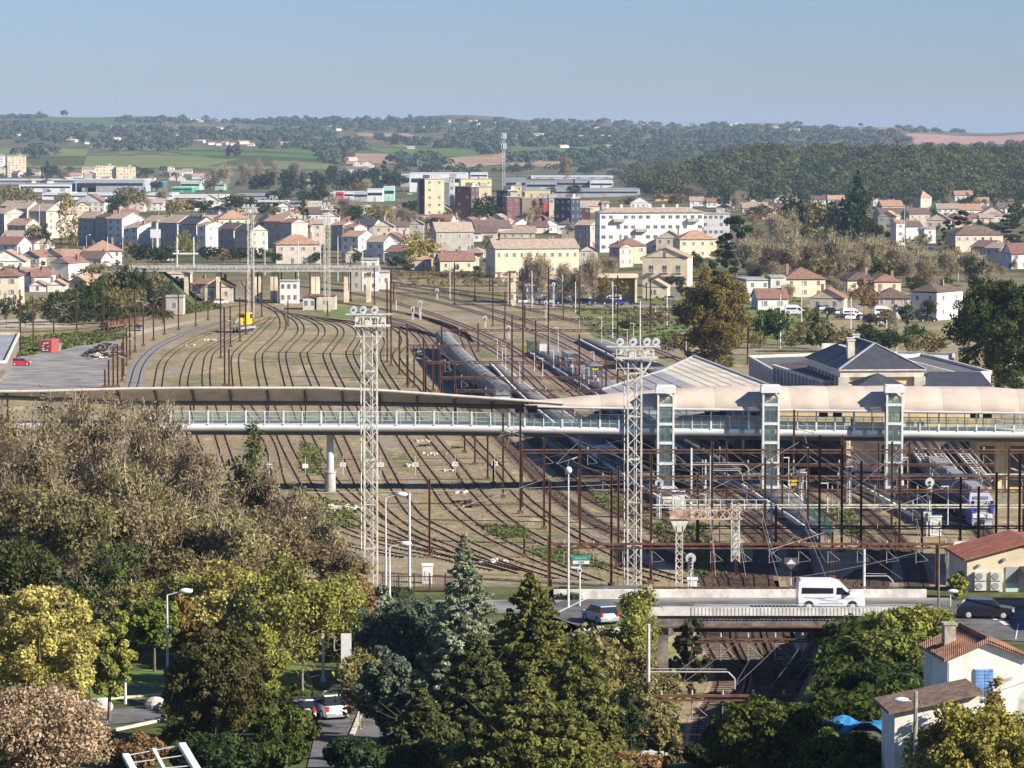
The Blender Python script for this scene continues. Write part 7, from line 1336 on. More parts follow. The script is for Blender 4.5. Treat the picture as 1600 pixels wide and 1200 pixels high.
def person_mesh(stride, seed):
    s = stride; V = [(0, 0, .95), (.0, 0, 1.2), (0, 0, 1.42), (0, 0, 1.52), (.02, 0, 1.66), (-.0, .10, .92), (s*.12, .11, .5), (s*.28, .11, .08), (s*.28+.14, .11, .04), (0, -.10, .92), (-s*.08, -.11, .5), (-s*.34, -.11, .10), (-s*.34+.13, -.11, .04), (0, .19, 1.40), (-s*.10, .25, 1.12), (-s*.02, .25, .88), (0, -.19, 1.40), (s*.10, -.25, 1.12), (s*.24, -.25, .9)]
    E = [(0, 1), (1, 2), (2, 3), (3, 4), (0, 5), (5, 6), (6, 7), (7, 8), (0, 9), (9, 10), (10, 11), (11, 12), (2, 13), (13, 14), (14, 15), (2, 16), (16, 17), (17, 18)]
    rad = [.15, .14, .16, .06, .105, .10, .07, .05, .04, .10, .07, .05, .04, .08, .055, .035, .08, .055, .035]
    me = bpy.data.meshes.new('person'); me.from_pydata(V, E, []); o = bpy.data.objects.new('person', me); col.objects.link(o); md = o.modifiers.new('skin', 'SKIN'); 
    for i, rr in enumerate(rad): me.skin_vertices[0].data[i].radius = (rr, rr*1.15 if i in (0, 1, 2) else rr)
    me.skin_vertices[0].data[0].use_root = True
    sb = o.modifiers.new('sub', 'SUBSURF'); sb.levels = 1; sb.render_levels = 1; bpy.context.view_layer.update()
    dg = bpy.context.evaluated_depsgraph_get(); m2 = bpy.data.meshes.new_from_object(o.evaluated_get(dg)); bpy.data.objects.remove(o); m2.polygons.foreach_set('use_smooth', [True]*len(m2.polygons)); return m2
PM = [person_mesh(s, i) for i, s in enumerate((1.0, .15, .6))]; CL = [('dark', (.02, .022, .03), (.02, .02, .03)), ('red', (.35, .05, .05), (.03, .03, .05)), ('pale', (.5, .5, .48), (.05, .07, .14)), ('blue', (.06, .10, .25), (.04, .04, .05)), ('brown', (.16, .10, .06), (.08, .08, .09))]
PV = {}
for i in range(3):
    for c, a, b in CL: me = PM[i].copy(); me.materials.clear(); me.materials.append(MATS.setdefault('cl_'+c, pmat('clothes_'+c, a, b))); PV[(i, c)] = me
def person(p, i, c, rz, full=None):
    o = obj('person', PV[(i, c)], None, p, rz); o['category'] = 'person'
    if full: o['label'] = full
    else: o['group'] = 'people on the platforms'; auto(o, 'person in %s clothes standing on a platform' % c)
    return o
zd = lambda u: zb(dt(u))
person((xb(603), DB+1.5, zd(603)), 0, 'dark', 3.1, 'person in dark clothes walking along the footbridge behind the glass, near the floodlight tower'); person((xb(633), DB+1.6, zd(633)), 1, 'pale', 0, 'person in a pale top seen through the footbridge glass'); person((xb(414), DB+1.6, zd(414)), 0, 'brown', 0, 'person in brown on the footbridge behind the bare branches'); person((xb(353), DB+1.6, zd(353)), 1, 'pale', 0, 'person in pale clothes at the left end of the footbridge'); person((xb(1334), DB+1.5, zd(1334)), 0, 'dark', 0, 'person in black walking between the middle and right lift towers'); person((xb(1590), DB+1.5, zd(1590)), 1, 'blue', 0, 'person in blue at the right end of the footbridge')
pts = [(868, 566), (872, 568), (876, 570), (880, 571), (884, 573), (889, 580), (893, 582), (897, 584), (900, 586), (905, 588), (908, 596), (912, 600), (916, 603), (893, 572), (899, 575), (905, 579), (934, 604), (941, 606), (875, 575), (884, 578), (868, 572), (930, 600), (958, 715), (952, 712), (1248, 810), (1060, 790), (1410, 770), (1398, 780)]
for k, (u, v) in enumerate(pts): p = G(u, v, .76); person(p, k % 3, CL[(k*2) % 5][0], k*1.3)
# platform furniture
def shelter(u, v, w_, label, mm, rz=-84):
    p = G(u, v, .76); r = thing('platform_shelter', label, 'shelter', p, R(rz)); m = MB(); m.box((0, 0, 2.5), (w_, 2.4, .16)); m.build('roof', mm, r); m = MB(); m.box((0, 1.0, 1.25), (w_*.94, .06, 2.2)); m.box((-w_*.47, 0, 1.25), (.06, 2, 2.2)); m.build('glass_wall', seethrough('shelter_glass', (.2, .25, .25), .4), r); m = MB()
    for x in (-w_*.47, w_*.47):
        for y in (-1, 1): m.box((x, y, 1.25), (.09, .09, 2.5))
    m.build('post', darkst, r); m = MB(); m.box((0, .5, .45), (w_*.6, .4, .06)); m.build('bench', mat('bench_wood', (.3, .2, .12), .7, .1, 1), r); return r
shelter(833, 552, 5, 'small dark roofed shelter at the far end of the second platform', rgrey); shelter(890, 570, 9, 'flat grey platform shelter beside the waiting crowd', rfg); shelter(928, 590, 9, 'second flat grey platform shelter, nearer the train shed', rfg); shelter(948, 727, 3, 'white kiosk-like shelter on the shaded second platform', white)
for k, (u, v, l) in enumerate([(848, 553, 'white timetable board beside the far platform shelter'), (865, 470, 'small white board on the grass verge')]):
    p = G(u, v, .7); r = thing('notice_board', l, 'board', p); m = MB(); m.box((0, 0, 1.3), (1.6, .12, 1.5)); m.build('panel', white, r); m = MB(); m.box((-.6, .02, .3), (.08, .08, 1)); m.box((.6, .02, .3), (.08, .08, 1)); m.build('leg', galv, r)
ylw = mat('yellow_sign', (.80, .62, .03), .5, .05, 1)
for k, (u, v, l) in enumerate([(888, 553, 'yellow platform sign above the waiting crowd'), (930, 577, 'yellow platform sign nearer the train shed'), (1238, 757, 'bright yellow double sign right of the middle lift tower')]):
    p = AT(u, v, G(u, v+25).y); r = thing('platform_sign', l, 'sign', (p.x, p.y, .75)); m = MB(); m.box((0, 0, p.z-.75), (1.1, .12, .3)); 
    if k == 2: m.box((0, 0, p.z-.3), (1.1, .12, .25))
    m.build('panel', ylw, r); m = MB(); m.tube((-.3, .1, 0), (-.3, .1, p.z-.75), .04); m.build('post', galv, r)
# green mesh fence on the second platform
gf = mat('green_mesh', (.03, .13, .09), .6, .1, 1); r = thing('mesh_fence', 'dark green mesh fence along the end of the second platform', 'fence'); A, B = G(1256, 796, .75), G(1298, 840, .4); m = MB()
for k in range(50): p = A.lerp(B, k/49); m.box((p.x, p.y, p.z+.85), (.05, .05, 1.7))
for z in (.1, .9, 1.7): m.beam(A+Vector((0, 0, z)), B+Vector((0, 0, z)), .05, .05)
m.build('mesh_panel', gf, r); m = MB()
for k in range(6): p = A.lerp(B, k/5); m.box((p.x, p.y, p.z+.9), (.14, .14, 1.9))
m.build('post', gf, r)
p = G(1525, 905, 4); wl_ = thing('retaining_wall', 'dark retaining wall beside the small station building', 'wall'); m = MB(); a = AT(1400, 900, 345); b = AT(1640, 900, 345); m.beam((a.x+4, 338, 1.5), (b.x, 338, 1.5), .5, 8.6); m.build('wall', dconc, wl_)
# ---------------------------------------------------------------- small station building on the right
D = 303.; a = AT(1513, 930, D); s = D/F; w_ = 12.0; r = thing('small_station_building', 'small cream building with red tiled roof and four air conditioners beside the road', 'building', (a.x, D+1, ZR-.2), R(4)); h = AT(1513, 876, D).z-ZR+.2
m = MB(); m.box((w_/2, 4, h/2), (w_, 8, h)); m.prism([(0.01, h-.01), (w_-.01, h-.01), (w_*.45, h+1.35)], .003, 7.99, 'y'); m.build('wall', wm['c'], r); m = MB(); m.prism([(-.35, h-.12), (w_*.45, h+1.4), (w_+.4, h-.12), (w_+.4, h+.06), (w_*.45, h+1.6), (-.35, h+.06)], -.4, 8.4, 'y'); ro = m.build('roof', tiles('roof_small_tiles', (.40, .15, .09), (.27, .10, .07), 2), r)
for x in (.3, 1.6, 1.9):
    pass
for x, z in ((1.1, 1.6), (1.1, .75), (2.5, 1.6), (2.5, .75)):
    m = MB(); m.box((x, -.25, z), (1.0, .4, .75)); u_ = m.build('air_conditioner', fra, r); m = MB(); m.tube((x-.12, -.46, z), (x-.12, -.49, z), .3, .3, 16); m.build('fan_grille', bump_, u_)
m = MB(); m.box((3.9, -.04, 1.2), (1.1, .1, 2.3)); m.build('door', mat('grey_door', (.32, .32, .32), .6, .05, 1), r); m = MB(); m.box((3.9, -.1, .5), (1.1, .06, .9)); m.build('door_panel', mat('mint_panel', (.45, .62, .52), .6, .05, 1), r); m = MB(); m.add([(4.6, 0, 2.3), (6.8, 0, 2.3), (6.8, -1.2, 1.8), (4.6, -1.2, 1.8), (4.6, 0, 2.4), (6.8, 0, 2.4), (6.8, -1.2, 1.9), (4.6, -1.2, 1.9)], [(0, 3, 2, 1), (4, 5, 6, 7), (0, 1, 5, 4), (1, 2, 6, 5), (2, 3, 7, 6), (3, 0, 4, 7)]); m.build('awning', darkst, r)
m = MB(); m.tube((3.2, -.05, 3.0), (3.2, -.2, 3.0), .16, .16, 12); m.tube((1.0, -.05, 2.5), (1.0, -.2, 2.5), .15, .15, 12); m.build('vent', bump_, r)
prismroof([AT(1489, 885, D+8), AT(1514, 885, D+8), AT(1520, 880, D+16), AT(1495, 880, D+16)], 0, 8.2, 'grey_annex', 'flat grey annex left of the small cream building', conc, conc, 'building')
r = thing('pavement_lamp', 'small pale lamp head beside the dark car', 'street lamp', hit(1485, 948)); m = MB(); m.tube((0, 0, 0), (0, 0, 1.2), .05); m.build('pole', galv, r); m = MB(); m.sphere((.2, 0, 1.3), .45, 12, 8, sq=(1, .5, .4)); m.build('lamp_head', white, r)
# unseen houses added beyond the right edge, sized to shade the road and tracks
for i, (x, y, w_, d, h, l) in enumerate([(66, 298, 16, 14, 9, 'added unseen house just beyond the right picture edge'), (64, 350, 14, 22, 29, 'added unseen tall house beyond the right picture edge behind the first'), (64, 272, 14, 20, 10.5, 'added unseen lower house beyond the right picture edge nearer the camera')]):
    z0 = terr1(x, y); r = thing('town_house', l, 'house', (x, y, z0)); m = MB(); m.box((0, d/2, h/2-1), (w_, d, h+2)); m.build('wall', wm['b'], r); m = MB(); roofgeo(m, w_, d, h, 2.6, 'h'); m.build('roof', rm['r'], r)
    for j in range(4):
        for k in range(4): obj('window', winm(1.1, 1.6, 1), r, (-w_/2+w_*(k+.5)/4, 0, 1.9+j*h/4.3))
# ---------------------------------------------------------------- white house with blue shutters
D = 196.; s = D/F; a = AT(1470, 1030, D); tx = tiles('roof_old_tiles', (.37, .20, .13), (.19, .11, .08), 2.2)
wh = mat('weathered_white_render', (.78, .74, .66), .9, .16, .6, c2=(.58, .54, .46)); zb0 = terr1(a.x+4, D)-.5; ze = AT(1482, 1030, D).z; hh = ze-zb0; W_ = 4.4
r = thing('white_house', 'weathered white house with blue shutters and old red tiled roof at the right', 'house', (AT(1481, 1030, D).x, D, zb0), R(8)); m = MB(); m.box((W_/2, 2.6, hh/2), (W_, 5.2, hh)); m.prism([(.01, hh-.01), (W_-.01, hh-.01), (W_/2, hh+.85)], .003, 5.19, 'y'); m.build('wall', wh, r)
m = MB(); m.prism([(-.28, hh-.11), (W_/2, hh+.9), (W_+.28, hh-.11), (W_+.28, hh+.05), (W_/2, hh+1.06), (-.28, hh+.05)], -.3, 5.4, 'y'); ro = m.build('roof', tx, r); m = MB()
for k in range(14):                                   # tile courses along each slope
    y = -.26+k*.42; m.tube((-.3, y, hh+.05), (W_/2, y, hh+1.1), .09, n=6); m.tube((W_+.3, y, hh+.05), (W_/2, y, hh+1.1), .09, n=6)
m.tube((W_/2, -.32, hh+1.14), (W_/2, 5.4, hh+1.14), .15, n=8); m.build('tiles', tx, ro)
m = MB(); m.box((.75, 2.6, hh+.95), (.65, .6, 1.3)); m.box((.75, 2.6, hh+1.64), (.8, .72, .12)); m.build('chimney', mat('old_chimney', (.42, .37, .30), .9, .25, 2), ro)
blues = mat('blue_shutter_paint', (.16, .30, .56), .7, .15, 2); zc = hh-1.35; m = MB(); m.box((W_*.47, -.04, zc), (1.1, .1, 1.6)); w1 = m.build('window', fra, r)
for sd in (-1, 1):
    m = MB(); m.box((W_*.47+sd*.26, -.11, zc), (.5, .06, 1.5))
    for k in range(8): m.box((W_*.47+sd*.26, -.15, zc-.66+k*.19), (.42, .03, .05))
    m.build('shutter', blues, w1)
m = MB(); m.box((W_*.47, -.12, zc-.85), (1.3, .24, .1)); m.build('sill', fra, w1); m = MB(); m.box((W_+.02, .5, hh-1.4), (.08, .55, 1.6)); m.build('side_shutter', blues, r); m = MB(); m.tube((.05, -.1, 0), (.05, -.1, hh-.2), .06, n=6); m.build('drainpipe', galv, r)
# left return wing with lower wall
a = AT(1398, 1115, 190); b = AT(1480, 1085, 190); zg = terr1(a.x, 190)-.4; r = thing('outbuilding', 'low white outbuilding with mossy lean-to roof before the house', 'outbuilding', (a.x, 190, zg), R(4)); w_ = b.x-a.x+1.8; h0, h1 = a.z-zg, AT(1480, 1088, 190).z-zg; m = MB(); m.add([(0, 0, 0), (w_, 0, 0), (w_, 0, h1), (0, 0, h0), (0, 4, 0), (w_, 4, 0), (w_, 4, h1), (0, 4, h0)], [(3, 2, 1, 0)[::-1], (4, 7, 6, 5)[::-1][::-1], (0, 3, 7, 4), (1, 5, 6, 2), (3, 2, 6, 7)]); m.build('wall', wh, r); m = MB(); m.add([(-.4, -.4, h0+.0), (w_+.1, -.4, h1+.1), (w_+.1, 4.3, h1+.1), (-.4, 4.3, h0), (-.4, -.4, h0+.18), (w_+.1, -.4, h1+.28), (w_+.1, 4.3, h1+.28), (-.4, 4.3, h0+.18)], [(0, 3, 2, 1), (4, 5, 6, 7), (0, 1, 5, 4), (1, 2, 6, 5), (2, 3, 7, 6), (3, 0, 4, 7)]); m.build('roof', mat('mossy_tiles', (.24, .16, .115), .9, .3, 2), r)
p = AT(1430, 1180, 183); r = thing('wooden_pole', 'wooden utility pole with street lamp in front of the outbuilding', 'utility pole', (p.x, 183, terr1(p.x, 183))); H = AT(1430, 1080, 183).z-r.location.z; m = MB(); m.tube((0, 0, 0), (0, 0, H), .14, .11, 8); m.build('pole', mat('grey_wood', (.34, .31, .26), .9, .25, 2), r); m = MB(); m.sphere((-.75, 0, H-.45), .4, 12, 8, sq=(1, .5, .35)); m.build('lamp_head', white, r); m = MB(); m.tube((0, 0, H-.6), (-.5, 0, H-.45), .03, n=5); m.build('arm', galv, r)
wire([AT(1432, 1095, 183), AT(1610, 1062, 190)], 'black cable from the wooden pole to the white house', .02, darkst, .35); wire([AT(1434, 1092, 183), AT(1452, 1135, 182.5)], 'short stay cable on the wooden pole', .015, darkst)
p = AT(1462, 990, 240); o = pole(1466, 990, 855, .1, mat('brown_post', (.2, .14, .1), .8, .2, 1), 'aerial_mast', 'thin brown mast rising behind the lime tree', 'pale poles')
tarp = mat('blue_tarpaulin', (.05, .24, .50), .5, .2, 1.5); p = AT(1335, 1138, 205); mb = MB(); n = 10
for j in range(n+1):
    for i in range(n+1): x, y = i/n*4.2-2.1, j/n*2.6; mb.v.append((x, y, .35*math.sin(x*2+y)*math.cos(y*2.3)+.3-.12*abs(x)))
mb.f = [(j*(n+1)+i, j*(n+1)+i+1, (j+1)*(n+1)+i+1, (j+1)*(n+1)+i) for j in range(n) for i in range(n)]; mb.m = [0]*len(mb.f); o = mb.build('tarpaulin', tarp, None, (p.x, 205, p.z-.2)); md = o.modifiers.new('solid', 'SOLIDIFY'); md.thickness = .03; tag(o, 'crumpled bright blue tarpaulin between the garden shrubs', 'tarpaulin')
p = AT(1335, 1138, 205); m = MB(); m.box((0, 1.3, -.9), (4.0, 2.4, 1.9)); o = m.build('garden_shed', dconc, None, (p.x, 205, p.z-.25)); tag(o, 'low dark garden shed under the blue tarpaulin', 'shed')
# white pergola-like frame at the bottom left
D = 178.; r = thing('garden_arch', 'white angled tubular frame with cross bars rising at the bottom edge', 'frame', (0, 0, 0)); A0 = AT(196, 1180, D); A1 = AT(215, 1215, D-2); B0 = AT(284, 1163, D); B1 = AT(312, 1210, D-2); C0 = AT(240, 1170, D); C1 = AT(262, 1212, D-2)
for k, (p, q, ww) in enumerate(((A0, A1, .34), (B0, B1, .36), (C0, C1, .16))): m = MB(); m.beam(p, q+(q-p)*1.2, ww, ww*.6); m.build('rail', white, r)
m = MB()
for t in (0.02, .35, .7, 1.1, 1.5): m.beam(A0+(A1-A0)*t, B0+(B1-B0)*t, .05, .05)
m.build('cross_bar', galv, r); m = MB(); 
for q in (A1, B1): e = q+(q-(A0 if q is A1 else B0))*1.15; m.beam(e, (e.x, e.y, terr1(e.x, e.y)-.3), .15, .15)
m.build('leg', galv, r)
# advertising column / white panels in the park
for i, (u, v, t, w_, l) in enumerate([(541, 1045, 990, .75, 'white information panel half hidden by the slender park tree'), (505, 1065, 985, .2, 'thin white post behind the slender park tree')]):
    p = hit(u, v); H = AT(u, t, p.y).z-p.z; r = thing('information_panel', l, 'panel', p); m = MB(); m.box((0, 0, H/2), (w_, .2, H)); m.build('panel', white, r); m = MB(); m.box((0, 0, .1), (w_+.2, .4, .3)); m.build('foot', galv, r)
for i, (u, v) in enumerate(((160, 1112), (243, 1108))): p = hit(u, v); m = MB(); m.sphere((0, 0, .35), .75, 10, 6, sq=(1, .8, .7)); o = m.build('boulder', stone, None, p); tag(o, ['rounded boulder at the park road edge under the yellow tree', 'rounded boulder at the park road edge by the dark tree'][i], 'boulder')
# ---------------------------------------------------------------- mid-distance trees (copies of a few kinds)
K = {}
def proto(k, fn): K[k] = fn
PR = {}
def get(kind, var):
    key = (kind, var)
    if key in PR: return PR[key], False
    sd = hash(kind) % 97 if False else (ord(kind[0])*7+var*13)
    spec = dict(G=('round', lf_green, 900, .62), D=('round', lf_dark, 900, .62), O=('round', lf_olive, 900, .6), Y=('round', lf_gold, 900, .55), R=('round', lf_rust, 800, .55), C=('cone', lf_dark, 1000, .55), L=('layer', lf_dark, 4500, .42), P=('column', lf_gold, 1100, .5), N=('column', lf_con, 900, .5), S=('round', lf_green, 700, .5), H=('round', lf_lime, 900, .5))
    if kind == 'B': t = bare_tree('bare_tree', (0, 0, 0), 5, 10, 40+var, 4200, 700, lf_brown if var else lf_olive, lf_ptwig, tw=.06, leaf=.35)
    else:
        sh, m, n, lf = spec[kind]; t = make_tree({'C': 'conifer', 'L': 'cedar', 'P': 'poplar', 'S': 'shrub', 'N': 'cypress', 'G': 'leafy_tree', 'D': 'evergreen_tree', 'O': 'olive_green_tree', 'Y': 'golden_tree', 'R': 'rusty_tree', 'H': 'lime_tree'}[kind], (0, 0, 0), 5, 10, sh, m, sd, n, lf, .04 if kind == 'S' else (.12 if kind in 'CLNP' else .2), 34)
    PR[key] = t; return t, True
DESC = dict(G='round green tree', D='dark green tree', O='olive coloured autumn tree', Y='golden autumn tree', R='rusty brown autumn tree', C='pointed dark conifer', L='broad tiered cedar', P='upright golden poplar', N='slim green cypress', S='low green shrub', B='bare twiggy tree', H='yellow green tree')
CATG = dict(S='shrub')
MT = [ # u, vbase, vtop, halfwidth px, kind
 (107, 398, 318, 19, 'P'), (52, 395, 345, 14, 'O'), (70, 395, 345, 12, 'G'), (40, 340, 290, 22, 'O'), (15, 330, 288, 18, 'O'), (100, 325, 298, 16, 'O'), (200, 334, 290, 30, 'O'), (185, 336, 305, 22, 'D'), (175, 340, 318, 14, 'D'), (225, 330, 305, 16, 'B'), (258, 325, 295, 14, 'B'), (280, 340, 308, 18, 'Y'), (300, 338, 310, 20, 'D'), (322, 340, 312, 18, 'D'), (268, 345, 312, 14, 'O'), (360, 335, 305, 20, 'D'), (385, 335, 308, 20, 'G'), (375, 330, 300, 14, 'O'), (325, 300, 272, 16, 'R'), (75, 282, 250, 10, 'C'), (45, 278, 268, 10, 'D'), (245, 300, 283, 12, 'D'), (95, 285, 262, 12, 'B'),
 (135, 410, 385, 20, 'O'), (160, 418, 405, 14, 'S'), (200, 410, 375, 22, 'O'), (215, 415, 382, 20, 'D'), (232, 418, 380, 24, 'D'), (255, 420, 385, 24, 'D'), (275, 410, 380, 22, 'O'), (300, 405, 372, 16, 'H'), (286, 400, 357, 14, 'H'), (325, 412, 385, 24, 'D'), (350, 412, 388, 22, 'R'), (375, 414, 385, 22, 'D'), (240, 440, 405, 20, 'O'), (205, 445, 405, 14, 'O'), (180, 460, 420, 18, 'B'), (150, 440, 410, 30, 'O'), (120, 440, 425, 16, 'S'), (250, 455, 430, 26, 'G'), (225, 470, 440, 22, 'D'), (280, 460, 435, 26, 'O'), (262, 470, 445, 14, 'D'), (215, 448, 425, 16, 'D'),
 (30, 508, 458, 14, 'G'), (50, 506, 462, 16, 'O'), (70, 505, 460, 18, 'G'), (92, 505, 452, 18, 'G'), (115, 504, 448, 18, 'G'), (138, 503, 455, 18, 'G'), (160, 502, 452, 18, 'G'), (182, 500, 455, 16, 'O'), (200, 498, 448, 18, 'O'), (218, 496, 445, 14, 'O'), (10, 512, 462, 12, 'D'), (80, 508, 485, 20, 'D'), (130, 508, 482, 24, 'D'), (170, 506, 480, 20, 'D'), (40, 512, 488, 20, 'D'),
 (400, 306, 272, 14, 'D'), (420, 306, 268, 16, 'D'), (448, 308, 266, 18, 'D'), (470, 305, 270, 14, 'G'), (495, 300, 265, 14, 'D'), (500, 312, 275, 16, 'D'), (518, 295, 258, 12, 'D'), (545, 300, 268, 16, 'D'), (567, 300, 266, 18, 'D'), (600, 296, 246, 10, 'L'), (585, 298, 262, 12, 'D'), (560, 310, 278, 14, 'R'), (575, 308, 280, 12, 'B'), (380, 296, 255, 14, 'B'), (405, 290, 250, 14, 'B'), (355, 300, 258, 16, 'B'), (335, 298, 262, 12, 'B'), (430, 292, 256, 12, 'B'), (465, 288, 252, 14, 'B'), (612, 296, 262, 14, 'G'), (625, 300, 270, 14, 'D'), (440, 320, 296, 26, 'D'), (475, 322, 298, 22, 'D'), (500, 324, 290, 16, 'D'), (425, 318, 300, 12, 'D'),
 (474, 345, 310, 14, 'C'), (412, 340, 315, 14, 'G'), (430, 340, 320, 12, 'O'), (540, 345, 310, 24, 'B'), (520, 340, 305, 20, 'B'), (560, 348, 315, 18, 'B'), (555, 358, 322, 16, 'D'), (588, 355, 318, 22, 'Y'), (630, 358, 325, 20, 'B'), (610, 352, 322, 14, 'B'), (650, 340, 312, 26, 'D'), (640, 336, 315, 14, 'D'), (665, 356, 338, 16, 'G'), (680, 362, 340, 18, 'D'), (700, 360, 345, 14, 'O'), (712, 345, 318, 16, 'D'), (705, 352, 325, 14, 'G'), (760, 350, 305, 22, 'D'), (745, 352, 322, 18, 'D'), (775, 352, 318, 18, 'D'), (735, 345, 330, 12, 'R'), (838, 356, 312, 14, 'R'), (828, 358, 328, 14, 'B'), (893, 350, 330, 8, 'Y'), (880, 352, 335, 10, 'D'), (655, 420, 360, 28, 'Y'), (640, 424, 375, 20, 'H'), (672, 408, 372, 18, 'Y'), (695, 412, 390, 14, 'H'), (556, 418, 395, 12, 'D'), (620, 424, 400, 20, 'D'), (640, 425, 412, 14, 'D'), (430, 415, 395, 14, 'D'), (410, 414, 386, 16, 'D'), (390, 414, 385, 18, 'D'), (495, 412, 394, 12, 'D'), (780, 365, 354, 10, 'D'),
 (200, 484, 412, 20, 'G'), (222, 484, 414, 20, 'G'), (244, 486, 420, 20, 'O'), (186, 484, 414, 20, 'O'), (262, 488, 436, 14, 'G'), (210, 486, 436, 22, 'G'), (232, 487, 438, 20, 'G'), (170, 484, 424, 18, 'O'), (150, 485, 430, 18, 'G'), (130, 485, 436, 16, 'G'), (176, 488, 446, 18, 'H'), (196, 489, 450, 18, 'O'), (250, 489, 452, 16, 'G'), (110, 485, 446, 16, 'O'), (740, 436, 425, 18, 'S'), (725, 436, 420, 12, 'S'), (700, 436, 428, 14, 'S'), (898, 315, 288, 14, 'D'), (945, 306, 294, 10, 'D'), (882, 280, 242, 9, 'Y'), (888, 280, 248, 8, 'P'), (850, 310, 302, 14, 'D'), (862, 308, 292, 10, 'D'), (1012, 312, 284, 12, 'D'), (985, 325, 308, 14, 'D'), (1035, 320, 296, 18, 'R'), (1080, 318, 290, 20, 'B'), (1060, 322, 300, 14, 'O'), (1150, 330, 300, 14, 'B'), (1160, 326, 298, 16, 'B'), (1130, 326, 308, 12, 'D'), (1104, 322, 308, 6, 'C'),
 (1150, 436, 326, 42, 'L'), (1128, 420, 362, 22, 'L'), (1343, 392, 266, 34, 'C'), (1330, 392, 300, 30, 'D'), (1355, 395, 335, 26, 'D'), (1320, 385, 320, 24, 'D'), (1290, 380, 312, 28, 'G'), (1268, 385, 305, 30, 'O'), (1240, 385, 310, 28, 'D'), (1215, 380, 322, 24, 'R'), (1210, 395, 335, 26, 'B'), (1235, 390, 330, 26, 'B'), (1255, 380, 345, 22, 'D'), (1190, 345, 320, 22, 'D'), (1175, 350, 330, 18, 'R'), (1280, 395, 350, 26, 'O'), (1395, 350, 324, 10, 'Y'), (1180, 395, 345, 14, 'R'), (1405, 330, 310, 22, 'D'),
 (1180, 440, 372, 30, 'B'), (1205, 445, 380, 34, 'B'), (1240, 445, 372, 34, 'B'), (1275, 445, 375, 32, 'B'), (1305, 445, 370, 34, 'B'), (1340, 440, 368, 34, 'B'), (1372, 440, 372, 34, 'B'), (1400, 440, 385, 30, 'B'), (1420, 445, 395, 26, 'B'), (1455, 440, 392, 26, 'B'), (1480, 440, 392, 28, 'B'), (1510, 438, 398, 26, 'B'), (1545, 440, 410, 24, 'B'), (1440, 450, 405, 24, 'B'), (1225, 440, 400, 40, 'D'), (1290, 442, 405, 44, 'D'), (1350, 442, 405, 44, 'D'), (1400, 440, 410, 30, 'D'), (1430, 455, 430, 18, 'G'), (1445, 448, 428, 16, 'D'), (1435, 462, 440, 24, 'D'),
 (1502, 388, 322, 26, 'L'), (1480, 385, 340, 16, 'L'), (1575, 380, 330, 28, 'L'), (1550, 372, 345, 16, 'D'), (1590, 370, 312, 18, 'D'), (1480, 330, 305, 16, 'B'), (1525, 330, 308, 10, 'R'), (1556, 322, 308, 10, 'R'), (1420, 320, 310, 14, 'D'), (1460, 352, 325, 8, 'D'), (1415, 385, 368, 8, 'R'), (1392, 392, 372, 14, 'R'), (1432, 388, 366, 18, 'H'), (1250, 312, 300, 12, 'D'), (1345, 322, 308, 14, 'G'), (1535, 400, 385, 12, 'D'), (1592, 405, 370, 16, 'D'),
 (1235, 476, 445, 14, 'B'), (1305, 470, 436, 14, 'B'), (1350, 490, 434, 20, 'R'), (1335, 480, 445, 14, 'R'), (1362, 492, 450, 14, 'R'), (1275, 545, 480, 18, 'C'), (1295, 550, 482, 12, 'C'), (1258, 540, 500, 20, 'O'), (1290, 550, 500, 24, 'O'), (1215, 545, 485, 22, 'D'), (1195, 545, 480, 20, 'G'), (1240, 550, 510, 22, 'O'), (1185, 555, 515, 16, 'O'), (1320, 550, 510, 20, 'O'), (1352, 555, 505, 18, 'D'), (1370, 556, 512, 20, 'D'), (1400, 555, 500, 16, 'B'), (1418, 552, 512, 20, 'D'), (1335, 550, 520, 20, 'D'), (1390, 560, 510, 22, 'D'), (1460, 565, 515, 28, 'O'), (1430, 562, 520, 18, 'O'), (1305, 562, 520, 18, 'O'),
 (1075, 560, 510, 28, 'O'), (1050, 560, 518, 22, 'O'), (1110, 578, 548, 24, 'O'), (1090, 575, 545, 26, 'G'), (1130, 570, 540, 20, 'G'), (1135, 590, 550, 16, 'O'), (1050, 450, 430, 10, 'D'), (1062, 455, 432, 12, 'D'), (1085, 430, 390, 14, 'D'), (1080, 440, 415, 16, 'O'), (960, 438, 402, 12, 'B'), (940, 430, 400, 10, 'O'), (955, 432, 410, 10, 'B'),
 (824, 472, 398, 22, 'B'), (850, 474, 400, 22, 'B'), (880, 474, 412, 24, 'B'), (905, 474, 420, 22, 'B'), (930, 474, 400, 20, 'B'), (945, 476, 425, 14, 'Y'), (970, 474, 435, 14, 'O'), (1000, 505, 490, 24, 'O'), (1020, 510, 485, 20, 'O'), (1035, 512, 490, 14, 'R'), (980, 520, 500, 16, 'D'), (275, 470, 428, 16, 'O'), (1452, 800, 760, 12, 'S'), (960, 490, 482, 14, 'S'), (640, 600, 594, 4, 'S'), (1500, 922, 890, 16, 'H'), (1580, 630, 590, 30, 'D'), (1595, 740, 700, 16, 'S')]
cnt = {}; NMT = len(MT)
for (u, v, t, hw, k) in MT:
    i = cnt.get(k, 0); cnt[k] = i+1; tr, new = get(k, i % 3); p = hit(u, v); s = SC(p.y); sx = hw/s/5*1.08; sz = (v-t)/s/10*1.03
    if not new: tr = dup(tr, p)
    tr.location = p; tr.scale = (sx, sx, sz); tr.rotation_euler = (0, 0, i*2.1); tr['group'] = 'trees of the town' if k != 'S' else 'low shrubs'; tr['category'] = CATG.get(k, 'tree'); auto(tr, DESC[k])
rg_ = random.Random(77)
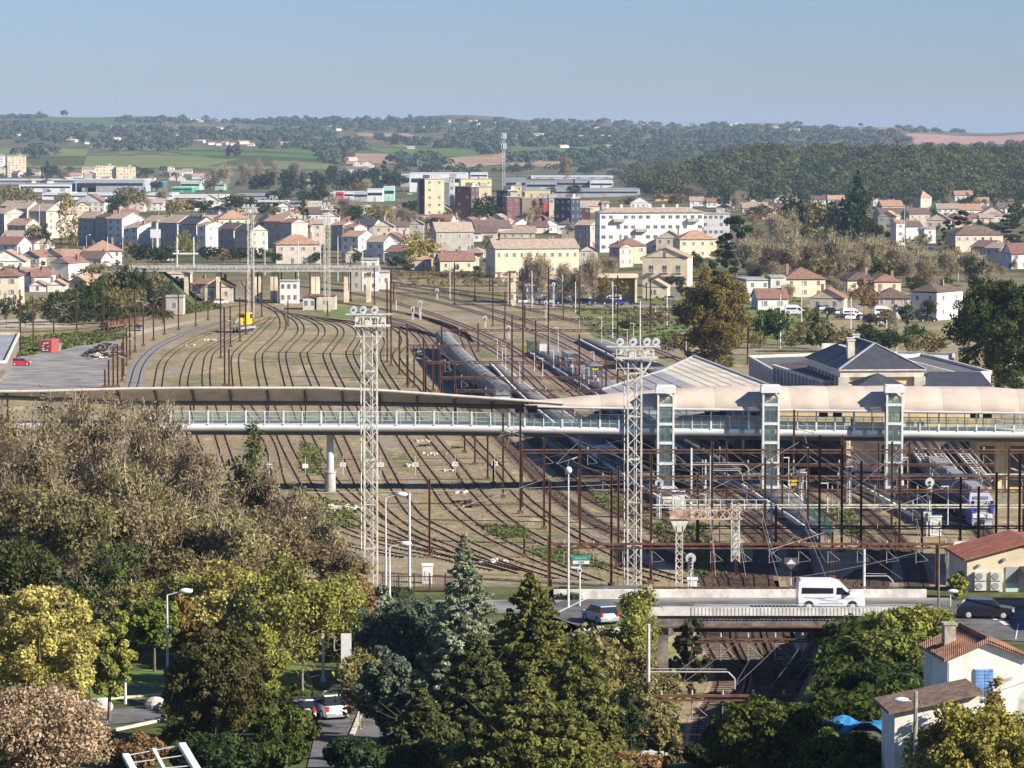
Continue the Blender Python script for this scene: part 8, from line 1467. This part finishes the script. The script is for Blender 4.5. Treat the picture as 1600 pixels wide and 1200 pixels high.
for poly, n, kinds, hw_, hh_ in [([(0, 330), (640, 330), (920, 345), (920, 385), (640, 400), (0, 385)], 70, 'GDOSYHB', 9, 16), ([(0, 398), (140, 396), (140, 460), (0, 470)], 22, 'GSODS', 9, 14), ([(0, 284), (640, 276), (640, 322), (0, 318)], 55, 'DGOBYD', 10, 17), ([(640, 300), (1050, 306), (1050, 325), (900, 330), (640, 345)], 24, 'DGOB', 9, 15), ([(1140, 330), (1620, 322), (1620, 440), (1420, 440), (1380, 395), (1140, 390)], 60, 'DGOBRD', 14, 24), ([(1150, 430), (1520, 425), (1520, 448), (1150, 452)], 30, 'BBOBD', 26, 44), ([(1080, 400), (1620, 420), (1500, 470), (1100, 460)], 26, 'DSOB', 12, 18), ([(1170, 490), (1480, 505), (1480, 545), (1180, 545)], 16, 'DSO', 14, 24), ([(1000, 395), (1130, 395), (1130, 470), (1050, 470)], 10, 'DSO', 10, 16), ([(640, 398), (770, 396), (770, 432), (640, 432)], 12, 'DSGO', 9, 14)]:
    P_, _ = scatter(poly, n, int(n*7+poly[0][1]), (1, 1))
    for p in P_: u, v = PX(p); k = rg_.choice(kinds); f_ = rg_.uniform(.6, 1.25)*SC(p[1])/5.0; MT.append((u, v, v-hh_*f_*(.4 if k == 'S' else 1)*1.1, hw_*f_*.9, k))
cnt2 = {}
for (u, v, t, hw, k) in MT[NMT:]:
    i = cnt.get(k, 0); cnt[k] = i+1; tr, new = get(k, i % 3); p = hit(u, v); s = SC(p.y); sx = hw/s/5*1.08; sz = (v-t)/s/10*1.03; tr = dup(tr, p); tr.scale = (sx, sx, sz); tr.rotation_euler = (0, 0, i*2.1); tr['group'] = 'trees of the town' if k != 'S' else 'low shrubs'; tr['category'] = CATG.get(k, 'tree'); auto(tr, DESC[k])
# ---------------------------------------------------------------- particular trees
def T(u, D, t, hwpx, fn=make_tree, vb=None, **kw):
    x = (u-800)/F*D; z = terr1(x, D) if vb is None else AT(u, vb, D).z; s = SC(D); H = AT(u, t, D).z-z
    return fn(loc=(x, D, z), R_=hwpx/s, H=H, **kw)
T(1118, 690, 402, 72, name='broadleaf_tree', shape='round', m=L('brown_olive_leaves', (.22, .175, .055), .02), seed=3, n=34000, leaf=.34, z0f=.04, K=200, label='huge round brownish tree with dense crown beside the platforms')
T(1565, 610, 416, 98, name='broadleaf_tree', shape='round', m=L('deep_green_leaves', (.07, .095, .03), .02), seed=8, n=36000, leaf=.38, z0f=.04, K=420, label='huge dark green tree behind the station at the right edge')
# left bare trees
ob = dict(fn=bare_tree, name='bare_tree', lm=lf_olive, tm=lf_ptwig)
k = 0
for (u, D, t, hw, nt_, nl, lm_, tm_) in [(20, 345, 606, 85, 10000, 3600, lf_olive, lf_ptwig), (95, 352, 602, 80, 8500, 3200, lf_brown, lf_ptwig), (170, 350, 606, 75, 8500, 3200, lf_olive, lf_ptwig), (235, 356, 612, 62, 7500, 2600, lf_olive, lf_ptwig), (295, 350, 672, 60, 7000, 2600, lf_brown, lf_ptwig), (-40, 340, 604, 80, 5000, 2600, lf_olive, lf_twig), (60, 322, 668, 85, 7000, 5200, lf_olive, lf_ptwig), (140, 325, 690, 85, 7000, 5200, lf_brown, lf_ptwig), (215, 322, 715, 85, 7000, 5600, lf_olive, lf_ptwig), (290, 330, 725, 75, 6000, 4200, lf_olive, lf_ptwig), (350, 335, 752, 60, 5500, 3200, lf_olive, lf_twig), (420, 330, 790, 52, 4500, 3600, lf_olive, lf_ptwig), (30, 300, 760, 90, 5500, 7000, lf_olive, lf_twig), (120, 298, 772, 90, 5500, 7000, lf_olive, lf_twig), (200, 300, 790, 80, 5000, 6500, lf_brown, lf_twig), (280, 305, 800, 80, 5000, 6500, lf_olive, lf_twig), (360, 300, 805, 75, 5000, 6000, lf_olive, lf_ptwig), (440, 310, 822, 62, 5000, 5600, lf_brown, lf_twig), (510, 315, 850, 50, 4000, 3200, lf_brown, lf_twig), (20, 275, 850, 80, 4000, 8000, lf_green, lf_twig), (165, 275, 852, 75, 4000, 7000, lf_green, lf_twig), (300, 278, 862, 75, 4000, 7000, lf_olive, lf_twig), (400, 280, 875, 70, 4000, 6000, lf_brown, lf_twig)]:
    k += 1; t_ = T(u, D, t, hw, fn=bare_tree, name='bare_tree' if k < 13 else 'thinning_tree', seed=500+k, ntw=nt_, nleaf=nl, lm=lm_, tm=tm_, tw=.05, leaf=.27, spread=.55, bark=pale_bark); t_['group'] = 'thinning trees on the left bank'
    auto(t_, 'half-bare %s tree' % ('olive' if lm_ is lf_olive else 'brown' if lm_ is lf_brown else 'green' if lm_ is lf_green else 'rusty'))
land(60, 700, 'the left end of the footbridge'); land(250, 760, 'the pale concrete footbridge pier'); land(120, 900, 'the big yellow tree'); land(300, 900, 'the park lamp')
T(385, 342, 645, 44, fn=bare_tree, name='ivy_clad_tree', seed=21, ntw=2600, nleaf=2400, lm=lf_green, tm=lf_ptwig, tw=.05, leaf=.3, label='slender half-bare tree with ivy crossing the footbridge deck', bark=trunkm, trunk=5)
# lime and gold trees near the bottom left
T(55, 226, 895, 118, name='autumn_tree', m=lf_yellow, seed=31, n=34000, leaf=.2, z0f=.02, K=330, label='big bright yellow autumn tree filling the lower left')
T(165, 236, 925, 50, name='autumn_tree', m=lf_lime, seed=33, n=11000, leaf=.2, z0f=.12, K=70, label='small yellow tree between the big yellow tree and the park lamp')
T(50, 196, 1060, 150, name='blossom_shrub', m=lf_pink, seed=35, n=24000, leaf=.17, z0f=.03, K=300, label='pinkish beige autumn shrub in the bottom left corner', cat='shrub', part='foliage')
T(237, 258, 935, 55, name='weeping_tree', m=L('fresh_green_leaves', (.17, .22, .045), .05), seed=37, n=9000, leaf=.24, z0f=.3, K=60, label='fresh green rounded tree with clear trunk on the park lawn')
T(335, 224, 970, 100, name='broadleaf_tree', m=L('dark_brown_green_leaves', (.125, .12, .045), .05), seed=39, n=34000, leaf=.19, z0f=.02, K=320, label='dense dark brownish green tree right of the park lamp')
T(325, 262, 925, 55, fn=bare_tree, name='autumn_tree', seed=41, ntw=1500, nleaf=3600, lm=lf_yellow, tm=lf_twig, leaf=.25, label='thin tree with bright yellow leaf clusters behind the dark tree')
T(470, 244, 868, 78, fn=bare_tree, name='slender_tree', seed=43, ntw=2600, nleaf=11000, lm=lf_lime, tm=lf_ptwig, leaf=.23, tw=.03, bark=pale_bark, label='slender lime green tree with pale forked trunk beside the white cars', trunk=5)
T(440, 262, 880, 85, name='autumn_tree', m=lf_lime, seed=44, n=18000, leaf=.2, z0f=.06, K=110, label='lime yellow tree behind the slender pale trunked tree'); T(540, 275, 890, 50, name='autumn_tree', m=lf_rust, seed=45, n=4000, leaf=.22, z0f=.1, K=40, label='rusty brown small tree left of the dark conifers')
T(440, 226, 1105, 75, name='hedge_shrub', m=L('mid_green_leaves', (.11, .14, .035), .05), seed=46, n=14000, leaf=.2, z0f=.02, K=90, label='dense green shrubbery in front of the parked white cars', cat='shrub', part='foliage')
T(290, 206, 1130, 90, name='hedge_shrub', m=lf_dark, seed=47, n=12000, leaf=.2, z0f=.02, K=90, label='dark shrub behind the white frame at the bottom', cat='shrub', part='foliage') if 0 else None
# conifers at the centre
T(725, 246, 828, 100, name='blue_cypress', shape='fir', m=lf_blue, seed=51, n=30000, leaf=.16, z0f=.03, K=420, label='pale bluish conical cypress rising before the brown poles')
T(645, 252, 926, 112, name='blue_cedar', shape='round', m=L('dark_blue_needles', (.13, .165, .105), .05), seed=53, n=34000, leaf=.18, z0f=.03, K=330, label='dark bluish cedar with pale tips left of the tall green conifer')
T(597, 262, 905, 46, name='blue_cypress', shape='cone', m=lf_blue, seed=54, n=4500, leaf=.2, z0f=.05, K=50, label='thin bluish conifer tip at the foot of the floodlight tower')
for (u, D, t, hw, sd, n_, lab) in [(830, 236, 888, 150, 55, 44000, 'tall yellow green conifer in the lower middle, highest of the group'), (905, 222, 985, 120, 57, 26000, 'green conifer right of the tallest one, beside the side road'), (745, 222, 985, 130, 59, 30000, 'dark green conifer left of the tallest one'), (660, 212, 1075, 110, 61, 20000, 'dark low conifer at the bottom between the parked cars and the big conifers'), (830, 206, 1050, 190, 63, 34000, 'broad yellow green conifer at the bottom centre')]:
    T(u, D, t, hw, name='conifer_tree', shape='fir', m=lf_con if sd not in (59, 61) else L('dark_conifer_needles', (.12, .135, .05), .02), seed=sd, n=int(n_*1.15), leaf=.17, z0f=.02, K=620, label=lab)
# shrubs by the bridge
T(1000, 274, 925, 60, fn=bare_tree, name='bamboo_clump', seed=65, ntw=5000, nleaf=16000, lm=lf_lime, tm=lf_ptwig, leaf=.22, tw=.03, spread=.3, label='tall yellow green bushy shrub right of the silver car', trunk=1.0, lev=2)
T(985, 268, 1005, 66, name='green_shrub', m=lf_olive, seed=66, n=12000, leaf=.2, z0f=.02, K=90, label='olive shrub hanging over the left cutting wall', cat='shrub', part='foliage'); T(1085, 282, 950, 32, name='green_shrub', m=L('grey_green_leaves', (.10, .105, .045), .05), seed=67, n=6000, leaf=.2, z0f=.0, K=60, label='round grey green bush against the bridge side', cat='shrub', part='foliage')
T(1430, 262, 945, 95, name='lime_tree', m=lf_lime, seed=71, n=22000, leaf=.24, z0f=.02, K=130, label='bright lime green tree right of the road bridge'); T(1390, 250, 985, 90, name='lime_tree', m=L('deep_lime_leaves', (.18, .20, .05), .05), seed=73, n=22000, leaf=.24, z0f=.02, K=140, label='darker lime tree overhanging the cutting left of the white house'); T(1400, 232, 1045, 95, name='lime_tree', m=lf_dark, seed=74, n=24000, leaf=.24, z0f=.02, K=100, label='dark shaded tree behind the garden outbuilding')
T(1205, 206, 1090, 125, name='magnolia_tree', m=lf_magn, seed=75, n=26000, leaf=.25, z0f=.02, K=260, label='large glossy leaved magnolia at the bottom right of centre'); T(1330, 196, 1138, 90, name='magnolia_tree', m=lf_magn, seed=76, n=13000, leaf=.24, z0f=.02, K=90, label='smaller glossy shrub in front of the blue tarpaulin')
T(1535, 184, 1090, 135, name='autumn_shrub', m=L('yellow_green_leaves', (.33, .30, .075), .05), seed=77, n=28000, leaf=.19, z0f=.02, K=300, label='yellow green autumn shrub in the bottom right corner', cat='shrub', part='foliage'); T(1560, 188, 1050, 30, fn=bare_tree, name='autumn_shrub', seed=78, ntw=600, nleaf=1400, lm=lf_gold, tm=lf_twig, leaf=.2, label='thin golden sprays in front of the white house wall')
T(1500, 300, 895, 22, name='green_shrub', m=lf_lime, seed=79, n=3000, leaf=.22, z0f=0, K=40, label='yellow green bush left of the air conditioners', cat='shrub', part='foliage'); T(610, 302, 925, 40, name='laurel_hedge', m=lf_dark, seed=80, n=5000, leaf=.22, z0f=0, K=50, label='dark hedge below the brown spindle fence', cat='hedge', part='foliage'); T(890, 300, 922, 34, name='laurel_hedge', m=lf_dark, seed=81, n=4000, leaf=.22, z0f=0, K=50, label='dark hedge behind the road sign posts', cat='hedge', part='foliage')
T(1548, 168, 1400, 10, name='x') if 0 else None
# a big bare tree out of the frame on the right whose shadow falls on the white house
rt = bare_tree('bare_tree', (47, 186, terr1(47, 186)), 7, 19, 91, 1500, 200, lf_brown, lf_twig, label='bare tree beyond the right picture edge shading the white house')

# more trees filling the park and the wooded bank
for i, (u, D, t, hw, m_, kd, lab, cat_) in enumerate([(190, 268, 905, 55, 'O', 0, 'olive tree between the yellow tree and the fresh green park tree', 'tree'), (280, 262, 930, 50, 'Y', 0, 'golden tree just behind the park lamp with the oval head', 'tree'), (390, 258, 930, 60, 'O', 0, 'olive tree right behind the dense dark tree', 'tree'), (500, 290, 925, 60, 'R', 0, 'reddish brown tree behind the slender lime tree', 'tree'), (560, 268, 980, 40, 'D', 0, 'dark green tree beside the white information panel', 'tree'), (420, 208, 1140, 60, 'G', 1, 'green bush at the bottom edge left of the road', 'shrub'), (330, 204, 1150, 80, 'D', 1, 'dark bush behind the white angled frame', 'shrub'), (210, 210, 1150, 60, 'R', 1, 'rusty low bush left of the white angled frame', 'shrub'), (550, 206, 1150, 60, 'D', 1, 'dark bush at the bottom between road and conifers', 'shrub'), (960, 232, 1050, 70, 'D', 1, 'dark shrub between the big conifers and the cutting', 'shrub'), (1040, 232, 1120, 40, 'O', 1, 'olive scrub on the cutting wall above the walkway', 'shrub'), (990, 214, 1190, 60, 'R', 1, 'reddish shrub under the walkway deck', 'shrub'), (1440, 216, 1090, 60, 'D', 1, 'dark shrub left of the low white outbuilding', 'shrub'), (1120, 214, 1160, 60, 'D', 1, 'dark shrub at the left foot of the magnolia', 'shrub'), (1330, 280, 985, 50, 'D', 1, 'dark shrub under the right end of the road bridge', 'shrub'), (600, 286, 965, 50, 'D', 1, 'dark low shrub below the floodlight tower road', 'shrub')]):
    T(u, D, t, hw, name='park_tree' if not kd else 'park_shrub', m=dict(O=lf_olive, Y=lf_gold, R=lf_rust, D=lf_dark, G=lf_green)[m_], seed=600+i, n=9000, leaf=.2, z0f=.1 if not kd else .02, K=80, label=lab, cat=cat_, part='crown' if not kd else 'foliage')

for i, (u, D, t, hw, m_, lab) in enumerate([(600, 226, 1010, 60, 'blue', 'dark bluish cedar bough mass at the left of the cedar'), (545, 282, 940, 45, 'lime', 'lime tree between the slender tree and the cedar'), (400, 240, 960, 55, 'lime', 'yellow lime tree top just right of the dense dark tree'), (1010, 244, 1060, 50, 'olive', 'olive tree on the left shoulder of the cutting, above the walkway'), (1475, 250, 975, 40, 'lime', 'small lime tree directly behind the white house chimney')]):
    T(u, D, t, hw, name='park_tree', m=dict(blue=MATS['dark_blue_needles'], lime=lf_lime, olive=lf_olive, dark=lf_dark)[m_], seed=700+i, n=12000, leaf=.2, z0f=.04, K=90, label=lab)

for i, (u, D, t, hw, lm_, nl, lab) in enumerate([(410, 250, 905, 70, lf_lime, 9000, 'airy lime tree between the dark tree and the slender pale trunk'), (520, 266, 895, 60, lf_lime, 7000, 'airy lime tree in front of the white information panel'), (360, 266, 885, 60, lf_gold, 8000, 'airy golden tree above the dense dark tree'), (270, 270, 900, 60, lf_lime, 7000, 'airy lime tree behind the park lamp'), (560, 232, 1020, 50, lf_olive, 6000, 'thin olive tree at the road beside the cedar')]):
    T(u, D, t, hw, fn=bare_tree, name='airy_tree', seed=800+i, ntw=2600, nleaf=nl, lm=lm_, tm=lf_ptwig, leaf=.21, tw=.03, bark=pale_bark, label=lab, trunk=3)
def undergrowth(polys, n, size, m_, label, seed):
    P_ = []; S_ = []
    for q_, p_ in enumerate(polys): a_, b_ = scatter(p_, n, seed+q_, size); P_ += a_; S_ += b_
    mass('undergrowth', P_, S_, m_, 60, .34, label, 'undergrowth', seed, .8)
undergrowth([[(1280, 985), (1480, 985), (1480, 1170), (1290, 1130)]], 190, (.6, 1.6), lf_green, 'green scrub covering the right slope of the cutting', 91)
undergrowth([[(900, 995), (1010, 1000), (1000, 1180), (900, 1180)], [(1010, 1040), (1060, 1050), (1040, 1170), (1000, 1170)]], 90, (.5, 1.3), lf_olive, 'olive scrub on the left shoulder of the cutting', 95)
undergrowth([[(240, 985), (600, 970), (620, 1030), (240, 1042)], [(560, 1000), (700, 990), (700, 1060), (590, 1060)], [(265, 1100), (470, 1090), (470, 1190), (280, 1190)]], 110, (.5, 1.3), lf_green, 'low green undergrowth between the park trees', 99)
undergrowth([[(0, 925), (560, 925), (560, 965), (0, 970)]], 260, (.8, 1.8), lf_brown, 'brown brambles under the wooded bank', 103)
undergrowth([[(100, 482), (265, 482), (265, 500), (100, 506)]], 90, (1.0, 2.2), lf_green, 'green scrub below the viaduct approach', 107)
undergrowth([[(620, 428), (900, 424), (905, 446), (640, 448)]], 160, (.6, 1.5), lf_olive, 'dry scrub on the bank behind the main line', 109)

for i, (u, D, t, hw, nl, lab) in enumerate([(455, 335, 752, 50, 1600, 'fine half-bare tree at the right edge of the wooded bank, below the pier'), (505, 322, 812, 45, 2000, 'fine half-bare tree just left of the nearest floodlight tower base'), (410, 340, 715, 40, 1500, 'fine half-bare tree between the ivy clad tree and the pier'), (545, 305, 868, 35, 1600, 'low twiggy tree beside the dark road fence')]):
    T(u, D, t, hw, fn=bare_tree, name='twiggy_tree', seed=900+i, ntw=4500, nleaf=nl, lm=lf_olive, tm=lf_ptwig, tw=.045, leaf=.24, bark=pale_bark, label=lab)
# ---------------------------------------------------------------- haze
hb = MB(); hb.box((0, 8200, 68), (13000, 16800, 142)); ho = hb.build('haze', [], None); ho['kind'] = 'stuff'; ho['label'] = 'thin blue morning haze over the valley'; ho['category'] = 'haze'
hm = bpy.data.materials.new('haze'); hm.use_nodes = True; t = hm.node_tree; t.nodes.clear(); o = t.nodes.new('ShaderNodeOutputMaterial'); pv = t.nodes.new('ShaderNodeVolumePrincipled')
pv.inputs['Color'].default_value = (.52, .70, 1, 1); pv.inputs['Density'].default_value = 4.4e-5; pv.inputs['Anisotropy'].default_value = .0
t.links.new(pv.outputs[0], o.inputs['Volume']); ho.data.materials.append(hm); ho.display_type = 'WIRE'
bpy.context.view_layer.update()
finish_labels()
